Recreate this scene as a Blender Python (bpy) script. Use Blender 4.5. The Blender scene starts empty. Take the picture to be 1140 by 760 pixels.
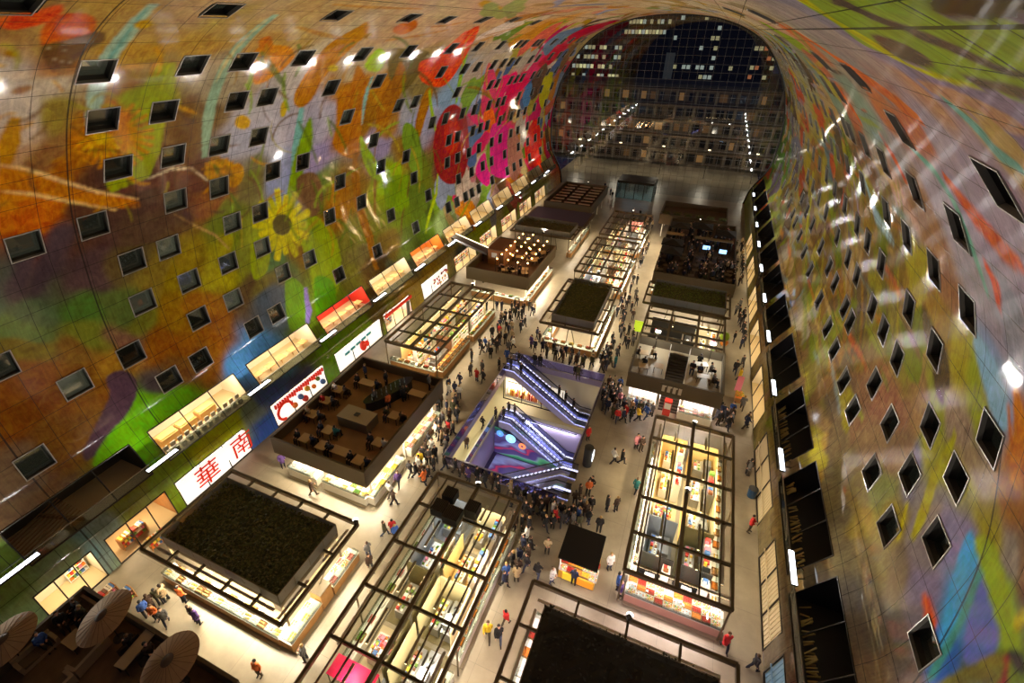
# Market hall under a painted vault, seen from high up at one end of the hall.
import bpy, math, random
import numpy as np
from mathutils import Vector, Matrix, noise

random.seed(7)
rng = np.random.default_rng(11)
SC = bpy.context.scene
COL = SC.collection
PI = math.pi

# ------------------------------------------------------------------ camera
# 1140 x 760 frame; the solved pinhole of the photograph (focal length and principal point in pixels)
FPX, CX, CY = 543.694, 547.969, 353.218
YAW, PIT, ROL = [math.radians(a) for a in (-23.12245, 30.62887, 0.39325)]
CAMZ = 33.0
fw = np.array([math.sin(YAW)*math.cos(PIT), math.cos(YAW)*math.cos(PIT), -math.sin(PIT)])
rt = np.cross(fw, [0, 0, 1]); rt /= np.linalg.norm(rt); up = np.cross(rt, fw)
rt, up = math.cos(ROL)*rt+math.sin(ROL)*up, -math.sin(ROL)*rt+math.cos(ROL)*up
CP = np.array([0, 0, CAMZ])
def ray(x, y): return (x-CX)/FPX*rt-(y-CY)/FPX*up+fw
def at(x, y, z=0.0):
    d = ray(x, y); t = (z-CAMZ)/d[2]; p = CP+t*d
    return float(p[0]), float(p[1])
def proj(P):
    v = np.asarray(P, float)-CP
    return CX+FPX*(v@rt)/(v@fw), CY-FPX*(v@up)/(v@fw)
cam = bpy.data.cameras.new('camera'); co = bpy.data.objects.new('camera', cam); COL.objects.link(co)
M = Matrix(((rt[0], up[0], -fw[0], 0), (rt[1], up[1], -fw[1], 0), (rt[2], up[2], -fw[2], CAMZ), (0, 0, 0, 1)))
co.matrix_world = M
cam.sensor_width = 36; cam.lens = FPX/1140*36
cam.shift_x = (570-CX)/1140; cam.shift_y = (CY-380)/1140
cam.clip_start = .1; cam.clip_end = 2000
SC.camera = co
SC.view_settings.view_transform = 'Standard'; SC.view_settings.look = 'None'
SC.view_settings.gamma = 1; SC.view_settings.use_curve_mapping = False
SC.view_settings.exposure = 0.0
SC.cycles.use_denoising = True
SC.cycles.max_bounces = 5; SC.cycles.transparent_max_bounces = 12
SC.cycles.caustics_reflective = False; SC.cycles.caustics_refractive = False
SC.cycles.sample_clamp_indirect = 4

# ------------------------------------------------------------------ helpers
def s2l(c):
    c = np.asarray(c, float)/255.0
    return np.where(c <= .04045, c/12.92, ((c+.055)/1.055)**2.4)
def L3(c): return tuple(float(v) for v in s2l(c))
MATS = {}
def mat(name, c=(128, 128, 128), rough=.6, metal=0, em=0, emc=None, spec=.5, noise_s=0, noise_a=0, objcol=False, bump=0, coat=0):
    if name in MATS: return MATS[name]
    m = bpy.data.materials.new(name); m.use_nodes = True
    nt = m.node_tree; b = nt.nodes['Principled BSDF']
    b.inputs['Base Color'].default_value = (*L3(c), 1); b.inputs['Roughness'].default_value = rough
    b.inputs['Metallic'].default_value = metal; b.inputs['Specular IOR Level'].default_value = spec
    if coat: b.inputs['Coat Weight'].default_value = coat; b.inputs['Coat Roughness'].default_value = .08
    src = None
    if objcol:
        oi = nt.nodes.new('ShaderNodeObjectInfo'); src = oi.outputs['Color']
    if noise_s:
        tc = nt.nodes.new('ShaderNodeTexCoord'); n = nt.nodes.new('ShaderNodeTexNoise')
        n.inputs['Scale'].default_value = noise_s; n.inputs['Detail'].default_value = 4
        nt.links.new(tc.outputs['Object'], n.inputs['Vector'])
        mr = nt.nodes.new('ShaderNodeMapRange'); mr.inputs['From Min'].default_value = .3; mr.inputs['From Max'].default_value = .7
        mr.inputs['To Min'].default_value = 1-noise_a; mr.inputs['To Max'].default_value = 1+noise_a
        nt.links.new(n.outputs['Fac'], mr.inputs['Value'])
        mx = nt.nodes.new('ShaderNodeMix'); mx.data_type = 'RGBA'; mx.blend_type = 'MULTIPLY'; mx.inputs['Factor'].default_value = 1
        if src: nt.links.new(src, mx.inputs['A'])
        else: mx.inputs['A'].default_value = (*L3(c), 1)
        nt.links.new(mr.outputs['Result'], mx.inputs['B']); src = mx.outputs['Result']
        if bump:
            bp = nt.nodes.new('ShaderNodeBump'); bp.inputs['Strength'].default_value = bump; bp.inputs['Distance'].default_value = .05
            nt.links.new(n.outputs['Fac'], bp.inputs['Height']); nt.links.new(bp.outputs['Normal'], b.inputs['Normal'])
    if src: nt.links.new(src, b.inputs['Base Color'])
    if em:
        b.inputs['Emission Color'].default_value = (*L3(emc or c), 1); b.inputs['Emission Strength'].default_value = em
    MATS[name] = m; return m
def glass_mat(name, tint=(235, 240, 240), refl=.1, rough=.03):
    if name in MATS: return MATS[name]
    m = bpy.data.materials.new(name); m.use_nodes = True; nt = m.node_tree; nt.nodes.clear()
    o = nt.nodes.new('ShaderNodeOutputMaterial'); mx = nt.nodes.new('ShaderNodeMixShader')
    t = nt.nodes.new('ShaderNodeBsdfTransparent'); t.inputs['Color'].default_value = (*L3(tint), 1)
    g = nt.nodes.new('ShaderNodeBsdfGlossy'); g.inputs['Roughness'].default_value = rough
    fr = nt.nodes.new('ShaderNodeLayerWeight'); fr.inputs['Blend'].default_value = .25
    mr = nt.nodes.new('ShaderNodeMapRange'); mr.inputs['To Min'].default_value = refl; mr.inputs['To Max'].default_value = min(1, refl+.5)
    nt.links.new(fr.outputs['Fresnel'], mr.inputs['Value']); nt.links.new(mr.outputs['Result'], mx.inputs['Fac'])
    nt.links.new(t.outputs[0], mx.inputs[1]); nt.links.new(g.outputs[0], mx.inputs[2]); nt.links.new(mx.outputs[0], o.inputs['Surface'])
    MATS[name] = m; return m

class MB:
    def __init__(s): s.v = []; s.f = []; s.m = []
    def face(s, pts, m=0):
        b = len(s.v); s.v += [tuple(p) for p in pts]; s.f.append(tuple(range(b, b+len(pts)))); s.m.append(m); return s
    def add(s, vs, fs, m=0):
        b = len(s.v); s.v += [tuple(p) for p in vs]; s.f += [tuple(b+i for i in f) for f in fs]; s.m += [m]*len(fs); return s
    def box(s, x0, x1, y0, y1, z0, z1, m=0):
        return s.add([(x0, y0, z0), (x1, y0, z0), (x1, y1, z0), (x0, y1, z0), (x0, y0, z1), (x1, y0, z1), (x1, y1, z1), (x0, y1, z1)],
                     [(0, 3, 2, 1), (4, 5, 6, 7), (0, 1, 5, 4), (1, 2, 6, 5), (2, 3, 7, 6), (3, 0, 4, 7)], m)
    def bar(s, p, q, w, h=None, m=0, upv=(0, 0, 1)):
        h = w if h is None else h
        p = Vector(p); q = Vector(q); d = (q-p)
        if d.length < 1e-6: return s
        d.normalize(); u = Vector(upv)
        if abs(d.dot(u)) > .99: u = Vector((1, 0, 0))
        a = d.cross(u).normalized()*w/2; b = a.cross(d).normalized()*h/2
        return s.add([p-a-b, p+a-b, p+a+b, p-a+b, q-a-b, q+a-b, q+a+b, q-a+b],
                     [(0, 1, 2, 3), (7, 6, 5, 4), (0, 4, 5, 1), (1, 5, 6, 2), (2, 6, 7, 3), (3, 7, 4, 0)], m)
    def tube(s, p, q, r, r2=None, n=8, m=0):
        r2 = r if r2 is None else r2
        p = Vector(p); q = Vector(q); d = (q-p).normalized(); u = Vector((0, 0, 1))
        if abs(d.dot(u)) > .99: u = Vector((1, 0, 0))
        a = d.cross(u).normalized(); b = a.cross(d)
        vs = []
        for c, rr in ((p, r), (q, r2)):
            for i in range(n):
                t = 2*PI*i/n; vs.append(c+a*math.cos(t)*rr+b*math.sin(t)*rr)
        fs = [(i, (i+1) % n, n+(i+1) % n, n+i) for i in range(n)]+[tuple(range(n-1, -1, -1)), tuple(range(n, 2*n))]
        return s.add(vs, fs, m)
    def lathe(s, prof, n=16, c=(0, 0, 0), m=0):
        vs = []; k = len(prof)
        for r, z in prof:
            for i in range(n):
                t = 2*PI*i/n; vs.append((c[0]+r*math.cos(t), c[1]+r*math.sin(t), c[2]+z))
        fs = [(j*n+i, j*n+(i+1) % n, (j+1)*n+(i+1) % n, (j+1)*n+i) for j in range(k-1) for i in range(n)]
        return s.add(vs, fs, m)
    def ball(s, c, r, n=8, k=5, m=0, sz=1):
        return s.lathe([(max(1e-4, r*math.sin(PI*j/k)), -r*sz*math.cos(PI*j/k)) for j in range(k+1)], n, c, m)
    def prism(s, poly, z0, z1, m=0):
        n = len(poly)
        return s.add([(x, y, z0) for x, y in poly]+[(x, y, z1) for x, y in poly],
                     [tuple(range(n-1, -1, -1)), tuple(range(n, 2*n))]+[(i, (i+1) % n, n+(i+1) % n, n+i) for i in range(n)], m)
    def build(s, name, mats, parent=None, smooth=False, loc=None):
        me = bpy.data.meshes.new(name); me.from_pydata(s.v, [], s.f)
        if not isinstance(mats, (list, tuple)): mats = [mats]
        for m in mats: me.materials.append(m)
        me.polygons.foreach_set('material_index', s.m)
        if smooth: me.polygons.foreach_set('use_smooth', [True]*len(s.f))
        me.update()
        o = bpy.data.objects.new(name, me); COL.objects.link(o)
        if parent is not None: o.parent = parent
        if loc: o.location = loc
        return o
def thing(name, label, cat, loc=(0, 0, 0), rz=0, group=None):
    o = bpy.data.objects.new(name, None); COL.objects.link(o); o.location = loc; o.rotation_euler = (0, 0, rz)
    o.empty_display_size = .2; tag(o, label, cat, group); return o
def tag(o, label=None, cat=None, group=None, kind=None):
    if label: o['label'] = label
    if cat: o['category'] = cat
    if group: o['group'] = group
    if kind: o['kind'] = kind
    return o
def struct(o): o['kind'] = 'structure'; return o
KIDS = {}
def kids(o):
    return [c for c in COL.objects if c.parent == o]
def copy_tree(root, loc, rz=None, label=None, group=None, color=None, scale=None):
    """the thing, its parts and their sub-parts; children lists are cached per prototype"""
    if root.name not in KIDS:
        KIDS[root.name] = [(c, kids(c)) for c in kids(root)]
    r = root.copy(); COL.objects.link(r); r.location = loc
    if rz is not None: r.rotation_euler = (0, 0, rz)
    if scale: r.scale = (scale,)*3
    if label: r['label'] = label
    if group: r['group'] = group
    out = {}
    for ch, gr in KIDS[root.name]:
        c = ch.copy(); COL.objects.link(c); c.parent = r; out[ch.name.split('.')[0]] = c
        for g in gr:
            d = g.copy(); COL.objects.link(d); d.parent = c
    return r, out

# ------------------------------------------------------------------ the vault's section
X0 = -11.5; YE = 119.0; YS = -2.0
PR = [(20.9, 0), (21.3, 2.5), (22.0, 4.2), (23.2, 6.3), (24, 8.3), (24.4, 12), (24.3, 16), (23.5, 20), (22.6, 23), (21, 26), (18.9, 29), (16.2, 31.6), (13, 33.4), (9.5, 34.6), (6, 35.3), (0, 35.7)]
def _dense():
    P = np.array([(a, b) for a, b in PR]+[(-a, b) for a, b in PR[-2::-1]], float); out = []
    Q = np.vstack([2*P[0]-P[1], P, 2*P[-1]-P[-2]])
    for i in range(1, len(Q)-2):
        for t in np.linspace(0, 1, 20, endpoint=False):
            p0, p1, p2, p3 = Q[i-1:i+3]
            out.append(.5*(2*p1+(p2-p0)*t+(2*p0-5*p1+4*p2-p3)*t*t+(3*p1-p0-3*p2+p3)*t**3))
    out.append(P[-1]); return np.array(out)
DN = _dense(); DN[:, 0] += X0
SS = np.concatenate([[0], np.cumsum(np.hypot(*np.diff(DN, axis=0).T))]); LT = float(SS[-1])
def hit(px, py):
    """where the line of sight through a pixel meets the vault: (y, s), s = girth from the right-hand floor line"""
    d = ray(px, py); a = DN[:-1]; e = DN[1:]-a
    det = d[0]*(-e[:, 1])+e[:, 0]*d[2]; wx = a[:, 0]; wz = a[:, 1]-CAMZ
    t = (wx*(-e[:, 1])+e[:, 0]*wz)/det; k = (d[0]*wz-d[2]*wx)/det
    i = int(np.argmin(np.where((t > 1e-6) & (k >= 0) & (k <= 1), t, 1e9)))
    return float(t[i]*d[1]), float(SS[i]+k[i]*(SS[i+1]-SS[i]))
def sp(s):
    """point, inward normal and up-tangent (towards the crown side of growing s) at girth s"""
    x = float(np.interp(s, SS, DN[:, 0])); z = float(np.interp(s, SS, DN[:, 1]))
    e = .3; a = max(0, s-e); b = min(LT, s+e)
    tx = float(np.interp(b, SS, DN[:, 0])-np.interp(a, SS, DN[:, 0])); tz = float(np.interp(b, SS, DN[:, 1])-np.interp(a, SS, DN[:, 1]))
    n = math.hypot(tx, tz); tx /= n; tz /= n
    return x, z, (-tz, tx), (tx, tz)      # normal points into the hall
# ------------------------------------------------------------------ the painted lining: colours laid out in metres (y along the hall, s round the girth)
DY = .15
gy = np.concatenate([np.arange(YS, 34, .085), np.arange(34, YE+DY*.5, DY)]); gs = np.concatenate([np.arange(0, 30.5, DY), np.arange(30.5, 46, .07), np.arange(46, LT-42, DY), np.arange(LT-42, LT-6, .09), np.arange(LT-6, LT-.05, DY), [LT]])
NY, NS = len(gy), len(gs)
def vnoise(cy, cs, seed):
    r = np.random.default_rng(seed); a = r.random((int((YE-YS)/cy)+4, int(LT/cs)+4))
    u = (gy-YS)/cy; v = gs/cs; i = u.astype(int); j = v.astype(int); fu = u-i; fv = v-j
    fu = (fu*fu*(3-2*fu))[:, None]; fv = (fv*fv*(3-2*fv))[None, :]
    return (a[i][:, j]*(1-fu)*(1-fv)+a[i+1][:, j]*fu*(1-fv)+a[i][:, j+1]*(1-fu)*fv+a[i+1][:, j+1]*fu*fv)
# (pixel x, pixel y, colour) seen on the wall -> control colours at that spot of the wall
CTRL = [
 (8,30,180,140,85),(8,60,200,185,165),(8,110,205,190,170),(8,150,200,180,160),(20,180,190,150,110),(60,130,150,130,60),(90,60,140,90,50),(70,95,190,175,150),
 (40,10,150,110,60),(120,30,185,150,80),(170,50,180,135,65),(200,20,175,140,85),(150,100,150,115,60),(190,90,150,125,75),(230,50,180,140,75),(260,30,180,150,90),
 (250,90,165,150,120),(210,140,110,75,40),(140,140,190,110,30),(100,160,170,110,40),(60,170,140,100,60),(170,120,140,150,40),(240,130,120,95,60),(290,120,190,185,190),
 (280,160,180,180,195),(300,140,185,180,190),(330,90,195,185,175),(300,60,190,150,90),(360,60,200,180,150),(420,40,195,165,125),(470,30,200,170,130),(520,15,200,170,135),
 (350,15,190,160,110),(250,8,190,155,110),(340,140,180,175,190),(345,180,160,150,190),(310,200,150,160,195),(390,100,180,120,40),(395,140,150,105,35),(430,90,180,120,45),
 (420,60,190,170,130),(450,80,150,130,75),(430,140,165,120,60),(460,120,165,165,175),(470,140,165,165,190),(470,100,130,115,70),(500,110,140,165,190),(525,110,150,165,190),
 (420,170,160,150,185),(450,170,140,110,50),(500,150,140,55,50),(470,200,110,120,45),(490,190,120,70,60),(540,120,220,90,120),(560,110,215,60,100),(545,170,215,80,120),
 (560,150,225,70,120),(575,180,190,110,100),(530,180,190,110,110),(540,220,210,190,170),(575,100,215,110,90),(560,60,190,170,140),(590,60,180,170,150),(600,80,210,95,110),
 (585,120,200,120,80),(600,110,120,150,70),(610,75,215,60,110),(600,140,200,170,90),(595,170,210,60,50),(630,60,200,80,90),(620,45,120,140,160),(610,30,210,150,80),
 (640,25,210,175,130),(660,20,215,180,140),(690,12,205,170,120),(740,8,205,180,140),(780,5,205,185,150),(580,20,200,165,120),(650,8,195,165,125),
 (10,210,190,120,50),(60,210,190,110,40),(30,240,190,105,30),(20,270,185,95,30),(100,240,85,55,40),(150,220,80,55,45),(200,210,95,60,45),(60,290,75,60,65),(120,280,80,60,60),
 (20,300,80,65,70),(160,260,90,75,45),(10,330,80,95,75),(60,320,85,100,70),(100,330,75,105,45),(140,320,85,100,50),(30,350,100,120,65),(90,360,115,120,50),(20,380,120,105,45),
 (60,385,130,95,50),(140,370,125,90,70),(120,400,150,110,50),(30,420,130,80,40),(60,450,120,75,35),(20,470,110,65,30),(100,450,115,75,35),(60,500,105,70,35),(30,540,100,80,60),
 (180,380,130,80,35),(220,300,140,120,40),(180,300,130,110,50),(230,340,150,100,35),(200,340,140,105,35),(160,340,110,110,45),(230,370,130,80,35),(200,420,110,75,40),(240,400,125,80,35),
 (230,230,140,90,50),(250,250,110,120,45),(270,280,120,125,45),(270,330,90,70,45),(290,320,110,100,50),(250,290,160,150,45),(300,340,80,90,100),(300,280,80,110,60),
 (170,440,70,60,60),(200,450,95,140,35),(150,470,95,150,35),(130,490,90,145,35),(190,470,110,150,40),(290,400,90,140,190),
 (280,200,120,110,60),(290,250,150,160,60),(350,210,100,130,50),(335,260,130,95,40),(355,300,110,115,45),(375,350,120,150,40),(330,380,100,120,40),(350,330,110,130,45),(390,310,100,95,40),
 (400,260,110,115,45),(380,230,160,110,45),(400,200,130,100,45),(430,200,150,170,50),(440,240,110,130,45),(420,300,85,65,35),(450,270,95,110,50),(430,270,120,100,50),(470,250,110,140,50),
 (480,230,80,95,40),(490,220,120,150,50),(500,245,150,170,110),(530,210,190,150,150),(550,210,200,160,150),(590,215,120,130,60),(570,205,150,140,110),(450,300,90,100,80),(400,280,110,100,60),
 # under and between the galleries
 (20,640,110,140,60),(60,660,120,140,110),(90,640,110,150,165),(110,600,120,140,140),(140,570,120,130,60),(170,540,120,150,60),(200,535,130,160,60),(230,490,160,170,50),(260,465,150,170,45),
 (285,450,100,120,110),(300,440,60,80,140),(330,425,50,55,90),(300,480,60,90,170),(360,400,100,150,40),(370,430,110,150,40),(410,370,110,150,45),(440,345,130,150,60),(420,350,90,80,40),
 (460,320,170,150,70),(480,300,150,130,50),(500,280,150,140,80),(520,290,60,70,60),(530,250,150,170,50),(570,220,140,160,60),
 # crown and right-hand side
 (830,10,200,180,150),(860,20,190,170,140),(880,35,190,110,70),(900,40,150,140,125),(920,60,150,140,120),(950,70,150,140,135),(900,10,150,140,145),(930,20,150,140,150),(870,5,165,150,140),
 (960,45,150,135,150),(1000,60,145,130,145),(1040,90,150,135,155),(1100,120,150,130,150),(1140,140,150,130,150),(960,90,180,110,70),(1000,120,190,110,75),(1040,110,185,140,110),
 (1080,150,170,150,160),(1120,160,180,150,100),(1060,180,170,155,165),(1000,170,150,140,140),(960,120,130,145,125),(930,110,125,140,115),(900,90,150,150,125),(880,80,160,150,130),
 (940,110,180,110,80),(930,140,170,120,70),(950,170,120,90,60),(910,120,160,150,70),(890,130,170,150,90),(1000,200,190,150,130),(1100,220,165,150,165),(1080,260,160,150,170),(1120,300,160,145,165),
 (1100,340,160,150,160),(1060,240,165,155,165),(1130,380,150,150,165),(1050,300,150,110,80),(1020,220,140,105,75),(990,230,150,170,180),(1000,260,150,155,150),(970,190,120,85,65),
 (960,230,130,110,60),(940,210,130,150,50),(930,240,125,140,50),(900,200,165,150,60),(905,230,120,90,60),(920,270,120,90,60),(950,270,110,85,55),(890,250,120,110,60),(880,200,130,130,100),
 (870,150,110,120,70),(875,180,90,130,60),(885,170,110,110,120),(865,220,130,140,70),(900,300,120,95,55),(940,310,120,105,50),(980,300,115,110,45),(1010,320,120,105,60),(1040,350,150,120,60),
 (1060,380,160,150,60),(900,340,130,100,55),(950,350,110,100,50),(1000,370,130,120,60),(1080,420,150,160,60),(1100,450,150,145,150),(1140,440,190,120,40),(1130,500,180,110,40),(1120,540,150,100,50),
 (1080,500,150,130,100),(1110,410,140,160,190),(1060,450,150,130,110),(1040,500,150,150,60),(1040,460,140,150,60),(1020,440,150,120,80),(990,440,150,110,85),(960,450,130,100,75),(930,440,110,90,70),
 (900,430,120,110,60),(920,480,110,95,70),(970,500,140,115,85),(1000,490,130,105,80),(1020,520,110,110,140),(980,540,120,125,70),(940,540,110,100,70),(960,570,125,110,60),(1000,570,140,125,60),
 (1060,540,150,150,60),(1090,580,150,140,60),(1120,600,140,130,120),(1060,600,130,125,160),(1040,590,130,120,120),(1080,640,120,150,200),(1060,680,80,140,190),(1050,720,70,110,180),
 (1100,680,110,125,190),(1100,720,110,140,170),(1120,650,140,170,70),(1130,700,130,160,60),(1140,620,110,80,60),(1120,745,110,100,55),(1090,745,90,100,60),(1020,650,125,115,140),(1000,630,110,95,80),
 (970,620,115,105,75),(950,600,105,95,70),(980,680,90,85,75),(1000,720,95,85,75),(960,700,85,75,60),(970,740,110,90,65),(1020,700,110,100,110),(950,650,90,85,75),(1010,745,110,90,80),
]
cy_ = []; cs_ = []; cc_ = []
for (x, y, r, g, b) in CTRL:
    Y, s = hit(x, y)
    if Y > YE: continue
    cy_.append(Y); cs_.append(s); cc_.append((r, g, b))
cy_ = np.array(cy_); cs_ = np.array(cs_); cc_ = s2l(np.array(cc_))
# work at half resolution for the base, warped so that the patches get organic outlines
GY, GS = np.meshgrid(gy, gs, indexing='ij')
wy = GY+3.2*(vnoise(5, 4, 1)-.5)+1.3*(vnoise(1.6, 1.6, 2)-.5); ws = GS+2.6*(vnoise(4, 4, 3)-.5)+1.2*(vnoise(1.6, 1.6, 4)-.5)
num = np.zeros((NY, NS, 3)); den = np.zeros((NY, NS))
for Y, s, c in zip(cy_, cs_, cc_):
    far = .6+Y/60.0
    d2 = ((wy-Y)/far)**2+(ws-s)**2
    w = 1.0/(d2+.25)**3
    den += w; num += w[..., None]*c
col = num/den[..., None]
del num, den, wy, ws
def pip(poly):
    P = np.array(poly); y0, s0 = P.min(0); y1, s1 = P.max(0)
    i0, i1 = int(np.searchsorted(gy, y0)), min(NY, int(np.searchsorted(gy, y1))+1); j0, j1 = int(np.searchsorted(gs, s0)), min(NS, int(np.searchsorted(gs, s1))+1)
    if i1 <= i0 or j1 <= j0: return None
    yy = GY[i0:i1, j0:j1]; ss = GS[i0:i1, j0:j1]; ins = np.zeros(yy.shape, bool); n = len(P)
    for k in range(n):
        (ya, sa), (yb, sb) = P[k], P[(k+1) % n]
        if sa == sb: continue
        c = ((sa > ss) != (sb > ss)) & (yy < (yb-ya)*(ss-sa)/(sb-sa)+ya)
        ins ^= c
    return (slice(i0, i1), slice(j0, j1)), ins
def paint(c, poly, var=.1, a=1.0):
    r = pip(poly)
    if r is None: return
    sl, ins = r; k = NZ[sl][..., None]*var*2+1-var
    v = col[sl]; t = s2l(np.array(c))*k
    v[ins] = (v*(1-a)+t*a)[ins]
NZ = vnoise(.9, .9, 9)*.6+vnoise(.35, .35, 10)*.4
def px(c, pts, sub=4, **k):
    q = []
    n = len(pts)
    for i in range(n):
        a, b = pts[i], pts[(i+1) % n]
        for t in range(sub): q.append(hit(a[0]+(b[0]-a[0])*t/sub, a[1]+(b[1]-a[1])*t/sub))
    paint(c, q, **k)
def smooth(pts):
    n = len(pts); o = []
    for i in range(n):
        p0, p1, p2, p3 = [np.array(pts[(i+k-1) % n], float) for k in range(4)]
        for t in (0, .25, .5, .75): o.append(tuple(.5*(2*p1+(p2-p0)*t+(2*p0-5*p1+4*p2-p3)*t*t+(3*p1-p0-3*p2+p3)*t**3)))
    return o
def sm(c, pts, **k): px(c, smooth(pts), sub=1, **k)
def el(c, x, y, rx, ry, rot=0, **k):
    ca, sa = math.cos(math.radians(rot)), math.sin(math.radians(rot))
    px(c, [(x+rx*math.cos(t)*ca-ry*math.sin(t)*sa, y+rx*math.cos(t)*sa+ry*math.sin(t)*ca) for t in np.linspace(0, 2*PI, 20, endpoint=False)], sub=1, **k)
def strip(c, pts, w, **k):
    """a band of constant width in metres along seen points"""
    q = [hit(*p) for p in pts]; L = []; R = []
    for i in range(len(q)):
        a = q[max(0, i-1)]; b = q[min(len(q)-1, i+1)]; d = np.array([b[0]-a[0], b[1]-a[1]]); d /= max(1e-6, np.hypot(*d)); n = np.array([-d[1], d[0]])
        ww = w*(.5 if i in (0, len(q)-1) else 1)/2
        L.append(tuple(np.array(q[i])+n*ww)); R.append(tuple(np.array(q[i])-n*ww))
    paint(c, L+R[::-1], **k)
# generic random strokes in the far half, where only streaks of colour show
def blobs(n, y0, y1, s0, s1, pal, ry, rs, seed):
    r = random.Random(seed)
    for _ in range(n):
        Y = r.uniform(y0, y1); s = r.uniform(s0, s1); a = r.uniform(*ry); b = r.uniform(*rs); th = r.uniform(-.5, .5); c = r.choice(pal); k = r.uniform(.85, 1.1)
        ph = r.uniform(0, 6); P = []
        for t in np.linspace(0, 2*PI, 18, endpoint=False):
            q = 1+.25*math.sin(3*t+ph)+.12*math.sin(5*t)
            u = a*math.cos(t)*q; v = b*math.sin(t)*q
            P.append((Y+u*math.cos(th)-v*math.sin(th), s+u*math.sin(th)+v*math.cos(th)))
        paint(tuple(min(255, x*k) for x in c), P, var=.12)
LF = LT
blobs(110, 62, 119, LF-40, LF-6, [(215,60,105),(220,110,90),(120,150,60),(175,160,75),(90,110,150),(200,175,120),(190,120,50),(120,90,60),(210,190,170),(150,160,180)], (1, 4.5), (.8, 5), 5)
blobs(70, 40, 119, LF-62, LF-40, [(200,165,120),(185,130,70),(210,185,150),(160,130,80),(190,150,60),(150,150,160),(205,140,110),(150,160,90)], (1.5, 6), (.4, 1.6), 6)
blobs(120, 40, 119, 3, 38, [(120,100,60),(150,110,60),(130,145,55),(175,155,80),(110,100,110),(150,140,120),(90,75,55),(185,160,110),(120,140,140),(180,90,60),(160,150,70)], (1.2, 6), (.5, 2.6), 8)
blobs(50, 30, 119, 36, 52, [(190,170,130),(200,185,150),(165,145,110),(200,170,120),(180,150,90)], (2, 7), (.3, 1.1), 12)
blobs(60, 26, 60, 4, 26, [(125,100,65),(140,115,60),(120,130,50),(150,125,85),(100,85,60),(150,140,60)], (.8, 3.5), (.5, 2.2), 14)
# pale stripes running up the left wall
strip((165,190,165), [(172,4),(140,40),(112,80),(106,112),(100,140)], .9); strip((120,165,150), [(166,8),(135,48),(110,88)], .35)
strip((150,180,150), [(308,16),(268,50),(243,92),(232,130),(228,175)], .9); strip((200,190,140), [(298,22),(262,55),(240,92)], .3)
strip((130,185,175), [(336,118),(332,150),(326,185)], 1.0); strip((140,190,180), [(415,85),(405,115),(402,140)], .7)
strip((150,160,30), [(186,70),(176,105),(165,135),(160,170),(150,195),(122,212)], 2.3)
strip((175,185,60), [(189,72),(180,100)], .5)
# winged insect shape and seed heads (plain generic shapes)
sm((220,90,40), [(0,20),(40,12),(70,5),(60,22),(20,33),(0,30)]); sm((205,95,45), [(45,38),(62,18),(95,15),(108,28),(95,45),(70,52),(50,55)])
sm((110,75,45), [(46,52),(75,44),(112,35),(116,45),(95,58),(75,78),(60,80),(50,68)]); 
for i in range(9): el((225,215,180), 54+i*3, 54+(i % 3)*6+(i//4)*2, 1.2, .8)
el((165,120,45), 12, 60, 9, 4, 10); el((150,105,60), 24, 100, 13, 4, -15); strip((190,135,30), [(18,130),(10,160),(6,185)], 1.0)
el((190,150,50), 160, 27, 11, 5, -10); el((215,170,50), 270, 136, 9, 8); el((200,150,40), 245, 190, 18, 14); el((205,150,40), 262, 195, 9, 14, 20)
for t in range(0, 360, 24): strip((205,140,40), [(246, 192), (246+22*math.cos(math.radians(t)), 192+18*math.sin(math.radians(t)))], .28)
# horn-like braided band with a pale outline
sm((195,125,50), [(0,186),(30,190),(65,203),(100,214),(150,222),(152,232),(110,229),(70,222),(30,213),(0,212)])
strip((230,190,130), [(0,184),(30,188),(70,202),(110,214),(155,222)], .22); strip((225,185,120), [(0,213),(30,215),(75,224),(130,234)], .2)
for i in range(16): strip((150,80,25), [(4+i*9, 190+i*2.1), (10+i*9, 208+i*1.6)], .16)
sm((100,62,50), [(125,215),(160,200),(190,188),(215,188),(232,200),(222,214),(190,205),(160,212)]); strip((225,205,170), [(165,199),(190,188),(212,187),(233,202)], .22)
strip((185,150,90), [(194,238),(215,250),(240,262),(255,277)], .2)
sm((85,58,50), [(95,262),(120,240),(170,222),(215,240),(200,262),(130,275)], a=.6)
# dark stem and the bright leaf under it
sm((75,55,65), [(118,420),(138,412),(152,425),(150,445),(135,470),(118,492),(100,512),(92,505),(108,470),(122,440)])
sm((100,160,35), [(104,512),(120,485),(140,465),(165,447),(195,433),(215,437),(205,455),(165,470),(160,480),(180,515),(150,520),(145,500),(110,520)])
# large soft radial petals, orange, around (120,190)
for a in range(-60, 200, 13): strip((205,135,30), [(126, 150), (126+46*math.cos(math.radians(a)), 150+40*math.sin(math.radians(a)))], .55, a=.8)
for a in range(20, 160, 17): strip((225,190,40), [(112, 146), (112+26*math.cos(math.radians(a)), 150+26*math.sin(math.radians(a)))], .22)
# hanging fruit and long pods
sm((215,140,60), [(285,55),(300,50),(322,52),(328,62),(318,75),(300,88),(285,94),(279,85),(282,70)]); sm((205,120,60), [(288,46),(300,40),(304,52),(292,56)])
sm((195,130,35), [(410,24),(398,30),(365,50),(345,75),(330,100),(327,114),(335,120),(348,110),(360,88),(385,60),(408,38)])
sm((190,110,50), [(462,22),(442,28),(438,36),(450,38),(464,30)]); el((170,130,60), 410, 40, 6, 3, -20); el((200,170,40), 316, 121, 4, 10, 10); el((215,190,50), 371, 76, 6, 4)
sm((165,200,30), [(412,62),(422,54),(430,60),(426,75),(418,80),(406,75)])
sm((110,95,50), [(436,55),(455,55),(478,58),(468,80),(450,102),(440,98),(432,80)])
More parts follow.
